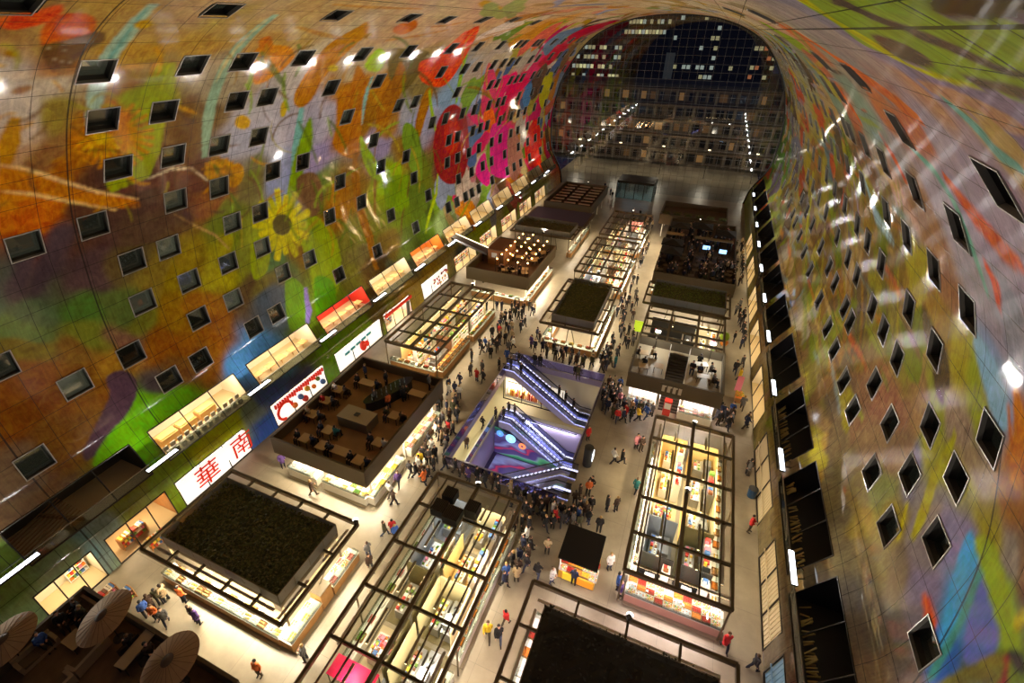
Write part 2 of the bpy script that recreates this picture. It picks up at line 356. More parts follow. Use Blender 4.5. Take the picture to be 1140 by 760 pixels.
# wheat-brown bands
sm((180,115,35), [(398,72),(390,95),(376,105),(374,140),(370,160),(380,172),(398,176),(402,150),(404,115),(408,90)])
sm((160,105,35), [(446,68),(436,90),(422,112),(418,140),(425,150),(440,118),(452,88)]); sm((165,110,40), [(476,98),(468,115),(462,140),(466,155),(474,130),(482,102)])
strip((150,100,30), [(395,170),(396,200),(400,230),(412,265),(420,300)], 1.4); strip((125,95,35), [(402,176),(418,200),(418,240)], .8)
# yellow-green leaves
sm((130,160,40), [(346,130),(336,150),(326,180),(322,200),(318,230),(330,225),(338,190),(348,160)]); sm((120,150,55), [(450,138),(460,140),(468,160),(470,200),(458,190),(448,160)])
sm((150,180,50), [(401,150),(410,165),(420,180),(425,200),(412,195),(402,170)]); sm((150,185,55), [(444,180),(430,190),(420,215),(432,215),(446,195)])
sm((120,150,40), [(430,200),(455,195),(462,215),(448,235),(430,228)]); sm((100,120,45), [(455,210),(472,205),(476,230),(462,245)])
strip((170,190,60), [(488,190),(486,215),(478,240),(474,260)], .7); strip((150,180,60), [(478,100),(482,130),(486,150)], .7); strip((130,175,60), [(520,60),(512,90),(508,115)], 1.0)
sm((145,165,45), [(330,250),(350,240),(372,260),(380,300),(370,340),(352,345),(345,300)]); sm((100,160,40), [(350,310),(372,315),(372,350),(355,360)])
sm((110,150,50), [(318,310),(338,320),(340,360),(322,365)]); sm((150,165,50), [(280,270),(300,262),(298,300),(282,310)])
strip((150,130,190), [(340,320),(344,345),(342,360)], .8); sm((120,90,60), [(330,200),(350,192),(360,215),(352,240),(336,235)])
# a plain daisy-like flower
for i, a in enumerate(range(0, 360, 20)):
    q = 25+5*(i % 2)
    sm((215,205,45) if i % 3 else (190,185,40), [(314+8*math.cos(math.radians(a-12)), 252+8*math.sin(math.radians(a-12))), (314+q*math.cos(math.radians(a-7)), 250+q*1.25*math.sin(math.radians(a-7))), (314+q*1.1*math.cos(math.radians(a)), 250+q*1.35*math.sin(math.radians(a))), (314+q*math.cos(math.radians(a+7)), 250+q*1.25*math.sin(math.radians(a+7))), (314+8*math.cos(math.radians(a+12)), 252+8*math.sin(math.radians(a+12)))])
el((95,85,45), 314, 250, 11, 12)
# red and pink petals
sm((225,85,45), [(534,30),(520,35),(500,50),(485,62),(467,70),(468,88),(480,96),(495,95),(508,80),(520,60)]); sm((235,120,90), [(520,34),(505,46),(498,56),(512,50)])
sm((150,45,45), [(506,116),(495,122),(486,140),(482,170),(488,195),(500,205),(515,198),(522,170),(520,135),(514,122)]); el((185,60,50), 503, 150, 9, 22)
sm((215,75,110), [(544,70),(538,95),(536,125),(545,135),(552,110),(552,85)]); sm((225,55,95), [(552,140),(565,120),(590,90),(600,75),(575,85),(560,110)])
sm((235,110,50), [(540,122),(548,120),(552,140),(546,148),(538,140)]); sm((225,70,140), [(546,145),(558,138),(572,150),(576,175),(570,195),(556,198),(544,190),(540,170),(532,180),(530,195),(545,205)])
sm((225,75,120), [(520,128),(532,128),(542,140),(536,144)]); sm((190,130,110), [(566,145),(576,150),(582,180),(574,200),(566,190)]); sm((215,60,50), [(596,132),(588,145),(584,165),(588,184),(598,185),(603,165),(602,145)])
sm((225,75,110), [(584,85),(600,62),(618,45),(600,80)]); sm((200,50,70), [(600,70),(640,36),(690,22),(640,45),(612,72)]); sm((110,130,150), [(606,50),(625,36),(650,30),(625,45),(608,62)])
sm((205,140,50), [(566,48),(590,35),(615,22),(595,42),(574,54)]); sm((95,70,55), [(592,90),(608,70),(608,90),(592,112)]); sm((190,180,60), [(600,110),(606,86),(616,82),(606,120)]); sm((90,130,170), [(582,105),(592,92),(590,112),(584,122)])
# crown: long strokes
for (a, b) in (((370,5),(470,10)),((330,30),(390,45)),((480,30),(520,24)),((540,40),(600,22)),((430,45),(500,33)),((560,22),(640,12)),((500,60),(560,36))): strip((185,130,70), [a, ((a[0]+b[0])/2, (a[1]+b[1])/2+1), b], .5, a=.8)
# crown and right: big green-yellow leaf with brown marks, lilac ground, orange bands, pale-teal stripes
sm((150,170,70), [(884,-6),(930,26),(965,52),(1020,72),(1060,90),(1100,98),(1145,110),(1145,30),(1060,24),(1040,-5),(960,-8)])
sm((200,195,40), [(880,-4),(915,15),(960,45),(1000,68),(1050,90),(1096,100),(1050,84),(1010,70),(970,44),(930,22),(895,-2)])
sm((105,88,72), [(930,-4),(960,10),(990,22),(1015,30),(1010,34),(985,28),(950,12),(925,4)]); sm((108,90,75), [(970,38),(1000,46),(1030,62),(1040,74),(1020,72),(990,58)])
sm((105,88,75), [(1012,30),(1050,44),(1090,62),(1120,75),(1145,80),(1145,90),(1110,80),(1060,58),(1020,42)]); sm((110,92,76), [(1072,84),(1100,88),(1145,100),(1145,112),(1110,102),(1090,96)])
sm((80,62,40), [(1040,-8),(1050,18),(1145,18),(1145,-8)])
strip((205,110,65), [(872,26),(900,44),(935,68),(975,95),(1010,122),(1026,134)], 1.1); strip((195,150,120), [(1028,95),(1070,112),(1110,130),(1140,142)], .9)
strip((120,170,155), [(1048,108),(1085,140),(1110,170),(1140,190)], .8); strip((190,160,105), [(1080,118),(1110,150),(1140,170)], 1.6)
strip((205,95,65), [(1050,195),(1080,235),(1110,270),(1140,300)], 1.1); strip((205,90,60), [(978,148),(995,175),(1010,205)], .8)
strip((205,105,60), [(930,95),(945,115),(960,140)], 1.0); strip((110,165,145), [(1010,160),(1040,190),(1062,225),(1080,270),(1100,330)], .6); strip((175,160,190), [(950,200),(956,240)], .6)
strip((170,200,205), [(962,200),(975,240),(995,270)], .9); strip((185,185,60), [(905,190),(900,240),(896,270)], 1.0); strip((205,80,60), [(1095,290),(1108,315),(1112,345)], .8)
strip((140,180,205), [(1085,375),(1100,410),(1112,450),(1118,480)], 1.6)
strip((205,130,35), [(1130,430),(1136,480),(1128,540)], 1.0); strip((190,110,30), [(1122,450),(1126,500)], .5)
sm((85,165,215), [(1078,590),(1090,620),(1076,660),(1060,700),(1040,735),(1048,700),(1058,650)]); sm((80,150,140), [(1090,630),(1098,640),(1070,700),(1040,755),(1035,745),(1065,690)])
sm((105,120,190), [(1095,640),(1120,660),(1110,720),(1080,740),(1072,715)]); sm((150,175,60), [(1085,600),(1105,605),(1125,660),(1138,730),(1120,725),(1100,660)])
sm((200,90,60), [(1027,660),(1036,668),(1043,690),(1038,705),(1030,690)]); sm((205,195,50), [(1128,690),(1142,675),(1142,690),(1132,703)]); sm((150,60,65), [(1105,760),(1112,735),(1122,730),(1120,765)])
sm((70,70,70), [(1122,722),(1138,728),(1142,750),(1128,745)]); sm((120,115,60), [(1040,765),(1080,740),(1115,725),(1108,765)])
strip((165,160,60), [(1064,480),(1040,530),(1026,575),(1015,600)], .8); strip((190,180,60), [(1010,560),(1000,600)], .5)
for k in range(14): strip((110,90,75), [(1076, 480), (1076+34*math.cos(k*.42), 480+60*math.sin(k*.42))], .1)
for i in range(26):
    x = 880+i*5; strip(random.choice([(160,150,60),(110,95,60),(150,110,60),(120,130,50)]), [(x+random.uniform(-6,6), 200), (x+random.uniform(-10,6), 300), (x+random.uniform(-16,4), 390)], random.uniform(.2,.7), a=.7)
# plant-like stems and fronds
rr = random.Random(91)
for _ in range(90):
    x = rr.uniform(250, 560); y = rr.uniform(60, 300)
    if y > 380-x*.25: continue
    c = rr.choice([(150,110,40),(120,135,45),(90,110,40),(170,150,60),(110,80,45),(140,165,60),(190,140,60)]); a = rr.uniform(-2.2, -.9); L = rr.uniform(20, 55); k = rr.uniform(-.02, .02); P = []
    for i in range(7): P.append((x, y)); x += math.cos(a)*L/6; y += math.sin(a)*L/6; a += k*L/3
    if all(q[1] > 8 for q in P): strip(c, P, rr.uniform(.12, .5), a=.8)
for _ in range(60):
    x = rr.uniform(5, 330); y = rr.uniform(70, 240); a = rr.uniform(0, 6.28); L = rr.uniform(15, 50); c = rr.choice([(190,130,40),(120,85,45),(160,150,60),(205,150,60),(90,65,45)]); k = rr.uniform(-.04, .04); P = []
    for i in range(6): P.append((x, y)); x += math.cos(a)*L/5; y += math.sin(a)*L/5; a += k*L/3
    if all(q[1] > 8 and q[0] > -20 for q in P): strip(c, P, rr.uniform(.08, .3), a=.7)
# streaks of colour running along the right-hand side
for _ in range(260):
    Y = rr.uniform(30, 110); s = rr.uniform(6, 36); L = rr.uniform(2, 9); c = rr.choice([(165,145,70),(120,95,60),(140,150,60),(175,120,60),(150,140,150),(120,140,130),(95,75,60),(190,160,100),(130,150,150),(185,95,60),(110,130,60)]); b = rr.uniform(-.12, .12)
    w = rr.uniform(.08, .4); paint(c, [(Y, s), (Y+L*.3, s+w+b*L*.3), (Y+L, s+b*L), (Y+L*.6, s-w+b*L*.6)], a=.75)
# fine drawing: tone variation and hairline veins
col *= (.88+.24*vnoise(1.2, 1.2, 21))[..., None]*(.93+.14*vnoise(.4, .4, 22))[..., None]
v = np.abs(vnoise(2.6, 2.2, 31)-.5+.25*(vnoise(.9, .9, 33)-.5)); col *= np.where(v < .012, .82, 1.0)[..., None]
lum = col.mean(-1, keepdims=True); col = lum+(col-lum)*1.15; col = np.clip(col*1.03, 0.004, 1)
for ax in (0, 1): col = .5*col+.25*np.roll(col, 1, ax)+.25*np.roll(col, -1, ax)
# ------------------------------------------------------------------ openings in the lining
def sR(z): return float(np.interp(z, DN[:len(DN)//2, 1], SS[:len(DN)//2]))
def sL(z): return LT-sR(z)
ZG0, ZG1 = 4.0, 6.5
holes = []      # (y0, y1, s0, s1)
GALL = [5.5+9.4*k for k in range(12)]
for g in GALL:
    holes.append((g, g+8.0, sL(ZG1), sL(ZG0)))
    if g > 10: holes.append((g, g+8.0, sR(3.3), sR(6.3)))
SHOPL = [(4.6, 8.0), (8.9, 13.4), (14.2, 20.8), (24.0, 31.2), (33.2, 41.5), (42.4, 48.4), (51.6, 59.0), (61.5, 69.0), (71.0, 78.0), (80.5, 88.0), (90.0, 97.0), (99.5, 106.5)]
SHOPR = [(12.0, 19.6), (20.9, 27.6), (30.5, 39.0), (42.0, 50.0), (52.5, 60.5), (63.0, 70.5), (74.0, 82.0), (85.0, 93.0)]
ZS = 2.5
for a, b in SHOPL: holes.append((a, b, sL(ZS), LT+1))
for a, b in SHOPR: holes.append((a, b, -1, sR(ZS)))
# --- windows: seen centres, snapped to the storey rows of the wall
ROWL = [8.75, 12.1, 15.45, 18.85, 22.3, 26.0, 29.6, 33.1]           # girth above the left floor line of each sill
ROWR = [10.35, 13.25, 16.25, 19.65, 23.4, 27.4, 31.0]
WH = 1.6; WW = 1.7
seenL = []
def pk(lst, ox, oy, s, pts): lst += [(ox+a/s, oy+b/s) for a, b in pts]
pk(seenL, 0, 180, 3.8, [(105,350),(395,265),(742,158),(558,412),(715,370),(927,105),(982,254),(605,595),(803,512),(965,425),(840,660),(990,590),(1100,205),(1110,360),(1070,690)])
pk(seenL, 0, 370, 3.8, [(320,220),(555,92),(715,195),(848,112),(147,547),(0,165)])
pk(seenL, 0, 0, 3.8, [(405,305),(435,506),(500,706),(815,275),(694,468),(732,655),(1025,265),(1003,422),(928,610),(1095,575),(1130,410)])
pk(seenL, 280, 0, 3.8, [(35,575),(105,400),(218,243),(338,368),(470,228),(405,492),(540,335),(668,212),(625,440),(695,423),(218,675),(90,715),(375,750),(517,590),(548,697),(655,650),(688,745),(805,302),(848,202),(870,388),(905,285),(957,280),(965,190),(1027,268),(1068,262),(1012,355),(1007,437),(1043,430),(944,458),(895,470),(822,494),(765,515),(835,590),(872,575),(937,548),(968,540),(1052,582),(962,625),(920,643),(1015,683),(978,703),(872,663),(828,684),(875,748),(1122,333),(1128,255),(1055,190),(1130,185)])
pk(seenL, 280, 180, 3.8, [(378,80),(465,170),(547,20),(685,68),(590,225),(532,375),(330,225),(30,210),(45,360),(245,405),(132,465),(103,635),(370,475),(748,140),(832,188),(868,168),(932,130),(961,112),(693,270)])
pk(seenL, 540, 20, 7.6, [(75,385),(158,378),(50,560),(110,705),(38,720),(268,512),(285,357),(435,205),(300,218),(180,222),(85,230)])
pk(seenL, 540, 110, 7.6, [(128,335),(50,530),(425,325),(375,490),(478,300)])
seenR = []
pk(seenR, 840, 370, 3.8, [(605,110),(762,90),(375,210),(508,215),(412,335),(573,385),(742,400),(1000,440),(360,580),(495,595),(655,605),(855,615)])
pk(seenR, 840, 560, 3.8, [(385,40),(562,105),(765,170),(470,370),(515,600),(710,600)])
pk(seenR, 840, 180, 3.8, [(1045,130),(855,260),(690,150),(560,220),(645,310),(762,460),(905,640),(540,415),(398,400),(482,320),(660,590),(385,610),(550,700),(760,720),(395,20)])
pk(seenR, 840, 0, 3.8, [(625,560),(1010,730),(465,600),(540,660),(655,730),(410,560)])
wins = []
def free(y0, lo, hi, m=.35):
    return all(y0+WW+m < a or y0-m > b or hi < c or lo > d for (a, b, c, d) in holes)
def addwin(y0, sl, side):
    lo, hi = (LT-sl-WH, LT-sl) if side == 'L' else (sl, sl+WH)
    if y0 < 3 or y0 > YE-3 or not free(y0, lo, hi): return
    holes.append((y0, y0+WW, lo, hi)); wins.append((y0+WW/2, (lo+hi)/2, side))
for x, y in seenL:
    Y, s = hit(x, y); sl = LT-s; r = min(ROWL, key=lambda v: abs(v+.8-sl))
    if abs(r+.8-sl) < 1.5: addwin(Y-WW/2, r, 'L')
for x, y in seenR:
    Y, s = hit(x, y); r = min(ROWR, key=lambda v: abs(v+.8-s))
    if abs(r+.8-s) < 2.0: addwin(Y-WW/2, r, 'R')
wr = random.Random(3)
for r in ROWL:
    y = wr.uniform(70, 74)
    while y < 116: addwin(y, r, 'L'); y += wr.choice([3.74, 5.6, 5.6, 7.4])
for r in ROWR:
    y = wr.uniform(37, 41)
    while y < 116: addwin(y, r, 'R'); y += wr.choice([3.74, 5.6, 5.6, 7.4])
# roof lights high in the vault
RL = [(x, y) for x, y in ((247,11),(375,17),(456,20),(497,22),(538,22),(572,22),(13,4),(455,51),(596,25))]
for x, y in RL:
    Y, s = hit(x, y)
    if free(Y-1, s-.7, s+.7): holes.append((Y-1, Y+1.0, s-.65, s+.65)); wins.append((Y, s, 'T'))
for Y, s in ((22, 41.2), (31, 38.9), (44, 40.5), (36, 34.6), (27, 34.3), (52, 36)):
    if free(Y-1, s-.7, s+.7): holes.append((Y-1, Y+1.6, s-.65, s+.65)); wins.append((Y+.3, s, 'R'))

# ------------------------------------------------------------------ vault mesh
px_ = np.interp(gs, SS, DN[:, 0]); pz_ = np.interp(gs, SS, DN[:, 1])
V = np.empty((NY, NS, 3), np.float32); V[..., 0] = px_[None]; V[..., 2] = pz_[None]; V[..., 1] = gy[:, None]
idx = np.arange(NY*NS, dtype=np.int32).reshape(NY, NS)
cyc = (gy[:-1]+gy[1:])/2; csc = (gs[:-1]+gs[1:])/2
keep = np.ones((NY-1, NS-1), bool)
for a, b, c, d in holes:
    keep[np.ix_((cyc > a) & (cyc < b), (csc > c) & (csc < d))] = False
q = np.stack([idx[:-1, :-1], idx[:-1, 1:], idx[1:, 1:], idx[1:, :-1]], -1)
def grid_obj(name, jsel):
    kq = q[:, jsel][keep[:, jsel]]
    used, inv = np.unique(kq.ravel(), return_inverse=True); inv = inv.reshape(-1, 4)
    me = bpy.data.meshes.new(name); n = len(used); f = len(kq)
    me.vertices.add(n); me.vertices.foreach_set('co', V.reshape(-1, 3)[used].ravel())
    me.loops.add(f*4); me.loops.foreach_set('vertex_index', inv.ravel().astype(np.int32))
    me.polygons.add(f); me.polygons.foreach_set('loop_start', np.arange(0, f*4, 4, dtype=np.int32)); me.polygons.foreach_set('loop_total', np.full(f, 4, np.int32))
    me.polygons.foreach_set('use_smooth', np.ones(f, bool))
    me.update(calc_edges=True)
    ca = me.color_attributes.new('paint', 'FLOAT_COLOR', 'POINT')
    cc = np.ones((n, 4), np.float32); cc[:, :3] = col.reshape(-1, 3)[used]; ca.data.foreach_set('color', cc.ravel())
    uv = me.uv_layers.new(name='UVMap'); g = np.stack([GY.ravel(), GS.ravel()], -1)[used].astype(np.float32)
    uv.data.foreach_set('uv', g[inv.ravel()].ravel())
    o = bpy.data.objects.new(name, me); COL.objects.link(o); me.materials.append(VM); return struct(o)
VM = bpy.data.materials.new('painted_panels'); VM.use_nodes = True
nt = VM.node_tree; B = nt.nodes['Principled BSDF']; N = nt.nodes.new; LK = nt.links.new
at_ = N('ShaderNodeAttribute'); at_.attribute_name = 'paint'
uv = N('ShaderNodeUVMap'); sx = N('ShaderNodeSeparateXYZ'); LK(uv.outputs[0], sx.inputs[0])
def mth(op, a, b=None, **k):
    n = N('ShaderNodeMath'); n.operation = op
    for i, v in enumerate((a, b)):
        if v is None: continue
        if isinstance(v, (int, float)): n.inputs[i].default_value = v
        else: LK(v, n.inputs[i])
    return n.outputs[0]
def seam(c, off, pitch, w):
    f = mth('FRACT', mth('DIVIDE', mth('ADD', c, off), pitch)); d = mth('ABSOLUTE', mth('SUBTRACT', f, .5))
    return mth('GREATER_THAN', d, .5-w/pitch/2)
Yc, Sc = sx.outputs[0], sx.outputs[1]
j1 = seam(Yc, -12.4+.05, 1.87, .035); j2 = seam(Sc, -(LT-8.75)+1.71*30, 1.72, .035)
big1 = mth('LESS_THAN', mth('ABSOLUTE', mth('SUBTRACT', Sc, 37.55)), .045); big2 = mth('LESS_THAN', mth('ABSOLUTE', mth('SUBTRACT', Sc, LT-41.5)), .06)
big3 = mth('LESS_THAN', mth('ABSOLUTE', mth('SUBTRACT', Yc, 8.3)), .05)
big4 = mth('MULTIPLY', mth('LESS_THAN', mth('ABSOLUTE', mth('SUBTRACT', Yc, 15.9)), .045), mth('GREATER_THAN', Sc, 60)); big5 = mth('MULTIPLY', mth('LESS_THAN', mth('ABSOLUTE', mth('SUBTRACT', Yc, mth('ADD', mth('MULTIPLY', Sc, .265), 13.7))), .05), mth('LESS_THAN', Sc, 21))
js = mth('MAXIMUM', mth('MAXIMUM', mth('MAXIMUM', j1, j2), mth('MAXIMUM', big4, big5)), mth('MAXIMUM', mth('MAXIMUM', big1, big2), big3))
mx = N('ShaderNodeMix'); mx.data_type = 'RGBA'; LK(mth('MULTIPLY', js, .8), mx.inputs['Factor']); LK(at_.outputs['Color'], mx.inputs['A']); mx.inputs['B'].default_value = (.02, .017, .015, 1)
# printed grain: fine fibres and blotches in the picture itself
g1 = N('ShaderNodeTexNoise'); g1.inputs['Scale'].default_value = 1.6; g1.inputs['Detail'].default_value = 7; g1.inputs['Roughness'].default_value = .72; g1.inputs['Distortion'].default_value = .8; LK(uv.outputs[0], g1.inputs['Vector'])
mg = N('ShaderNodeMapping'); mg.inputs['Scale'].default_value = (5.0, .7, 1); mg.inputs['Rotation'].default_value = (0, 0, .35); LK(uv.outputs[0], mg.inputs[0]); g2 = N('ShaderNodeTexNoise'); g2.inputs['Scale'].default_value = 1.4; g2.inputs['Detail'].default_value = 4; LK(mg.outputs[0], g2.inputs['Vector'])
gr = mth('ADD', mth('MULTIPLY', g1.outputs['Fac'], 1.3), mth('ADD', mth('MULTIPLY', g2.outputs['Fac'], .7), .02))
hs = N('ShaderNodeHueSaturation'); LK(mx.outputs['Result'], hs.inputs['Color']); LK(gr, hs.inputs['Value']); LK(mth('ADD', mth('MULTIPLY', g1.outputs['Fac'], .09), .455), hs.inputs['Hue'])
LK(hs.outputs[0], B.inputs['Base Color'])
B.inputs['Roughness'].default_value = .13; B.inputs['Specular IOR Level'].default_value = 0; B.inputs['Metallic'].default_value = .0

# panels are never quite flat: each one tilts and bows a little, so reflections break up into streaks
nz = N('ShaderNodeTexNoise'); nz.inputs['Scale'].default_value = 1.3; nz.inputs['Detail'].default_value = 1; LK(uv.outputs[0], nz.inputs['Vector'])
bp = N('ShaderNodeBump'); bp.inputs['Strength'].default_value = .03; bp.inputs['Distance'].default_value = .05; LK(nz.outputs['Fac'], bp.inputs['Height'])
LK(bp.outputs[0], B.inputs['Normal'])
gl = N('ShaderNodeBsdfGlossy'); gl.inputs['Roughness'].default_value = .08; LK(bp.outputs[0], gl.inputs['Normal'])
lw = N('ShaderNodeLayerWeight'); lw.inputs['Blend'].default_value = .5; fc = mth('ADD', mth('MULTIPLY', mth('POWER', lw.outputs['Facing'], 2.0), .34), .035)
ms = N('ShaderNodeMixShader'); LK(fc, ms.inputs['Fac']); LK(B.outputs[0], ms.inputs[1]); LK(gl.outputs[0], ms.inputs[2]); LK(ms.outputs[0], nt.nodes['Material Output'].inputs['Surface'])
third = [int(np.searchsorted(gs, 31)), int(np.searchsorted(gs, LT-36))]
J = np.arange(NS-1)
grid_obj('wall_right', J[:third[0]]); grid_obj('ceiling', J[third[0]:third[1]]); grid_obj('wall_left', J[third[1]:])

# ------------------------------------------------------------------ window units
ALU = mat('aluminium_frame', (150,145,135), .4, .6); DARKM = mat('dark_metal', (42,38,32), .45, .3)
REV = mat('window_reveal', (60,57,50), .5); WG = glass_mat('window_glass', (205,210,200), .18, .04)
ROOM = mat('room_behind_window', objcol=True, c=(60,60,55), rough=.8)
_o = [n for n in ROOM.node_tree.nodes if n.type == 'OBJECT_INFO'][0]; _b = ROOM.node_tree.nodes['Principled BSDF']; ROOM.node_tree.links.new(_o.outputs['Color'], _b.inputs['Emission Color']); _b.inputs['Emission Strength'].default_value = .3   # glow put into every room box's colour so the panes are not black
def window_proto(w, h):
    m = MB(); t = .035
    for a, b, c, d in ((-w/2-t, w/2+t, -h/2-t, -h/2+.02), (-w/2-t, w/2+t, h/2-.02, h/2+t), (-w/2-t, -w/2+.02, -h/2, h/2), (w/2-.02, w/2+t, -h/2, h/2)):
        m.box(a, b, -.05, .12, c, d)
    r = MB(); D = .45     # reveal lining, local y points out of the hall
    r.face([(-w/2, 0, -h/2), (w/2, 0, -h/2), (w/2, D, -h/2), (-w/2, D, -h/2)]); r.face([(-w/2, 0, h/2), (-w/2, D, h/2), (w/2, D, h/2), (w/2, 0, h/2)])
    r.face([(-w/2, 0, -h/2), (-w/2, D, -h/2), (-w/2, D, h/2), (-w/2, 0, h/2)]); r.face([(w/2, 0, -h/2), (w/2, 0, h/2), (w/2, D, h/2), (w/2, D, -h/2)])
    g = MB().box(-w/2, w/2, D-.04, D, -h/2, h/2)
    k = MB(); E = 1.6
    k.box(-w/2-.3, w/2+.3, E, E+.05, -h/2-.3, h/2+.3); k.box(-w/2-.3, w/2+.3, D, E, -h/2-.3, -h/2-.25); k.box(-w/2-.3, w/2+.3, D, E, h/2+.25, h/2+.3)
    k.box(-w/2-.3, -w/2-.25, D, E, -h/2-.3, h/2+.3); k.box(w/2+.25, w/2+.3, D, E, -h/2-.3, h/2+.3)
    k.box(-w/2, -w/2+w*.35, E-.3, E-.1, -h/2, h/2*.2)
    f = m.build('window_1', ALU); struct(f)
    rv = r.build('reveal', REV, f); gl = g.build('pane', WG, f); rm = k.build('room_box', ROOM, f)
    return f
wp = window_proto(WW, WH); wp.data.name = 'window_frame'
proto_used = False; nwin = 1
wr = random.Random(5)
KIDS[wp.name] = [(c, []) for c in kids(wp)]
PALE = [(88, 96), (160, 150), (147, 223), (462, 190)]
for (Y, s, side) in wins:
    x, z, n, t = sp(s)
    # local axes: X along the hall, Z up the girth, Y outwards
    zx = Vector((t[0], 0, t[1])) if side != 'L' else Vector((-t[0], 0, -t[1]))
    yv = Vector((-n[0], 0, -n[1])); xv = yv.cross(zx)
    Mx = Matrix((( xv.x, yv.x, zx.x, x), (xv.y, yv.y, zx.y, Y), (xv.z, yv.z, zx.z, z), (0, 0, 0, 1)))
    if not proto_used: f = wp; proto_used = True; ch = {c.name: c for c, _ in KIDS[wp.name]}
    else:
        f, ch = copy_tree(wp, (0, 0, 0)); nwin += 1; f.name = f'window_{nwin}'
    f.matrix_world = Mx
    rb = [c for c in ch.values() if c.name.startswith('room_box')][0]
    v = wr.choice([.03, .06, .1, .14, .2, .3, .42]) if side != 'R' else wr.choice([.02, .03, .06, .12]); rb.color = (v*1.0, v*.95, v*.8, 1)

# ------------------------------------------------------------------ outer shell so nothing leaks in
sh = MB()
for i in range(0, len(DN)-1, 4):
    j = min(len(DN)-1, i+4)
    def off(k):
        x, z, n, t = sp(SS[k]); return (x-n[0]*8, z-n[1]*8 if z > 12 else z)
    a, b = off(i), off(j)
    sh.face([(a[0], YS, a[1]), (b[0], YS, b[1]), (b[0], YE, b[1]), (a[0], YE, a[1])])
struct(sh.build('wall_outer', mat('outer_shell', (60,60,62), .9)))

# ------------------------------------------------------------------ floor with the escalator well cut out
FL = bpy.data.materials.new('floor_stone'); FL.use_nodes = True; nt = FL.node_tree; B = nt.nodes['Principled BSDF']
tc = nt.nodes.new('ShaderNodeTexCoord'); n1 = nt.nodes.new('ShaderNodeTexNoise'); n1.inputs['Scale'].default_value = .22; n1.inputs['Detail'].default_value = 6; n1.inputs['Roughness'].default_value = .65
nt.links.new(tc.outputs['Object'], n1.inputs['Vector']); cr = nt.nodes.new('ShaderNodeValToRGB'); nt.links.new(n1.outputs['Fac'], cr.inputs[0])
cr.color_ramp.elements[0].position = .3; cr.color_ramp.elements[0].color = (*L3((122,111,92)), 1); cr.color_ramp.elements[1].position = .7; cr.color_ramp.elements[1].color = (*L3((162,150,126)), 1)
br = nt.nodes.new('ShaderNodeTexBrick'); br.offset = 0; br.inputs['Scale'].default_value = 1; br.inputs['Mortar Size'].default_value = .012; br.inputs['Brick Width'].default_value = 3.3; br.inputs['Row Height'].default_value = 3.3
br.inputs['Color1'].default_value = (1, 1, 1, 1); br.inputs['Color2'].default_value = (.9, .9, .9, 1); br.inputs['Mortar'].default_value = (.6, .6, .6, 1)
nt.links.new(tc.outputs['Object'], br.inputs['Vector']); mx = nt.nodes.new('ShaderNodeMix'); mx.data_type = 'RGBA'; mx.blend_type = 'MULTIPLY'; mx.inputs['Factor'].default_value = 1
nt.links.new(cr.outputs[0], mx.inputs['A']); nt.links.new(br.outputs['Color'], mx.inputs['B']); nt.links.new(mx.outputs['Result'], B.inputs['Base Color']); B.inputs['Roughness'].default_value = .38
VX0, VX1, VY0, VY1 = -15.8, -5.3, 26.3, 43.4
m = MB(); XL, XR = -36, 13
m.box(XL, VX0, YS, YE+30, -.6, 0); m.box(VX1, XR, YS, YE+30, -.6, 0); m.box(VX0, VX1, YS, VY0, -.6, 0); m.box(VX0, VX1, VY1, YE+30, -.6, 0)
struct(m.build('floor', FL))

# ------------------------------------------------------------------ shop units and galleries behind the openings
CREAM = mat('cream_plaster', (225,215,190), .6); WHITE = mat('white_board', (240,238,232), .5); TAN = mat('tan_wood', (170,120,70), .5, noise_s=2, noise_a=.15); DKG = mat('dark_grey', (50,50,50), .6)
LAMP = mat('lamp_white', (255,248,235), em=9); LAMPW = mat('lamp_warm', (255,222,165), em=9); RAILG = glass_mat('balustrade_glass', (205,215,212), .08, .03)
SHOPG = glass_mat('shop_glass', (235,240,238), .04, .03)
LEDM_ = mat('led_blue_white', (222,224,255), em=2.6)
def lit_strip(parent, p, q, w=.14, power=60, colr=(1, .86, .66), m=None, name='light_tube', size=None):
    """a ceiling strip: glowing tube with the lamp that carries its light"""
    t = MB().bar(p, q, w, .06).build(name, m or LAMPW, parent)
    l = bpy.data.lights.new('strip_lamp', 'AREA'); l.shape = 'RECTANGLE'; p = Vector(p); q = Vector(q); L = (q-p).length
    MB().bar(p+Vector((0, 0, .05)), q+Vector((0, 0, .05)), w+.04, .05).build('tube_cover', CREAM, parent) if m is not LEDM_ else None
    l.size = L; l.size_y = w; l.energy = power; l.color = colr
    o = bpy.data.objects.new('strip_lamp', l); COL.objects.link(o); o.parent = parent
    d = (q-p).normalized(); zz = Vector((0, 0, 1)); yy = zz.cross(d)
    o.matrix_local = Matrix(((d.x, yy.x, zz.x, (p.x+q.x)/2), (d.y, yy.y, zz.y, (p.y+q.y)/2), (d.z, yy.z, zz.z, p.z-.06), (0, 0, 0, 1)))
    return t
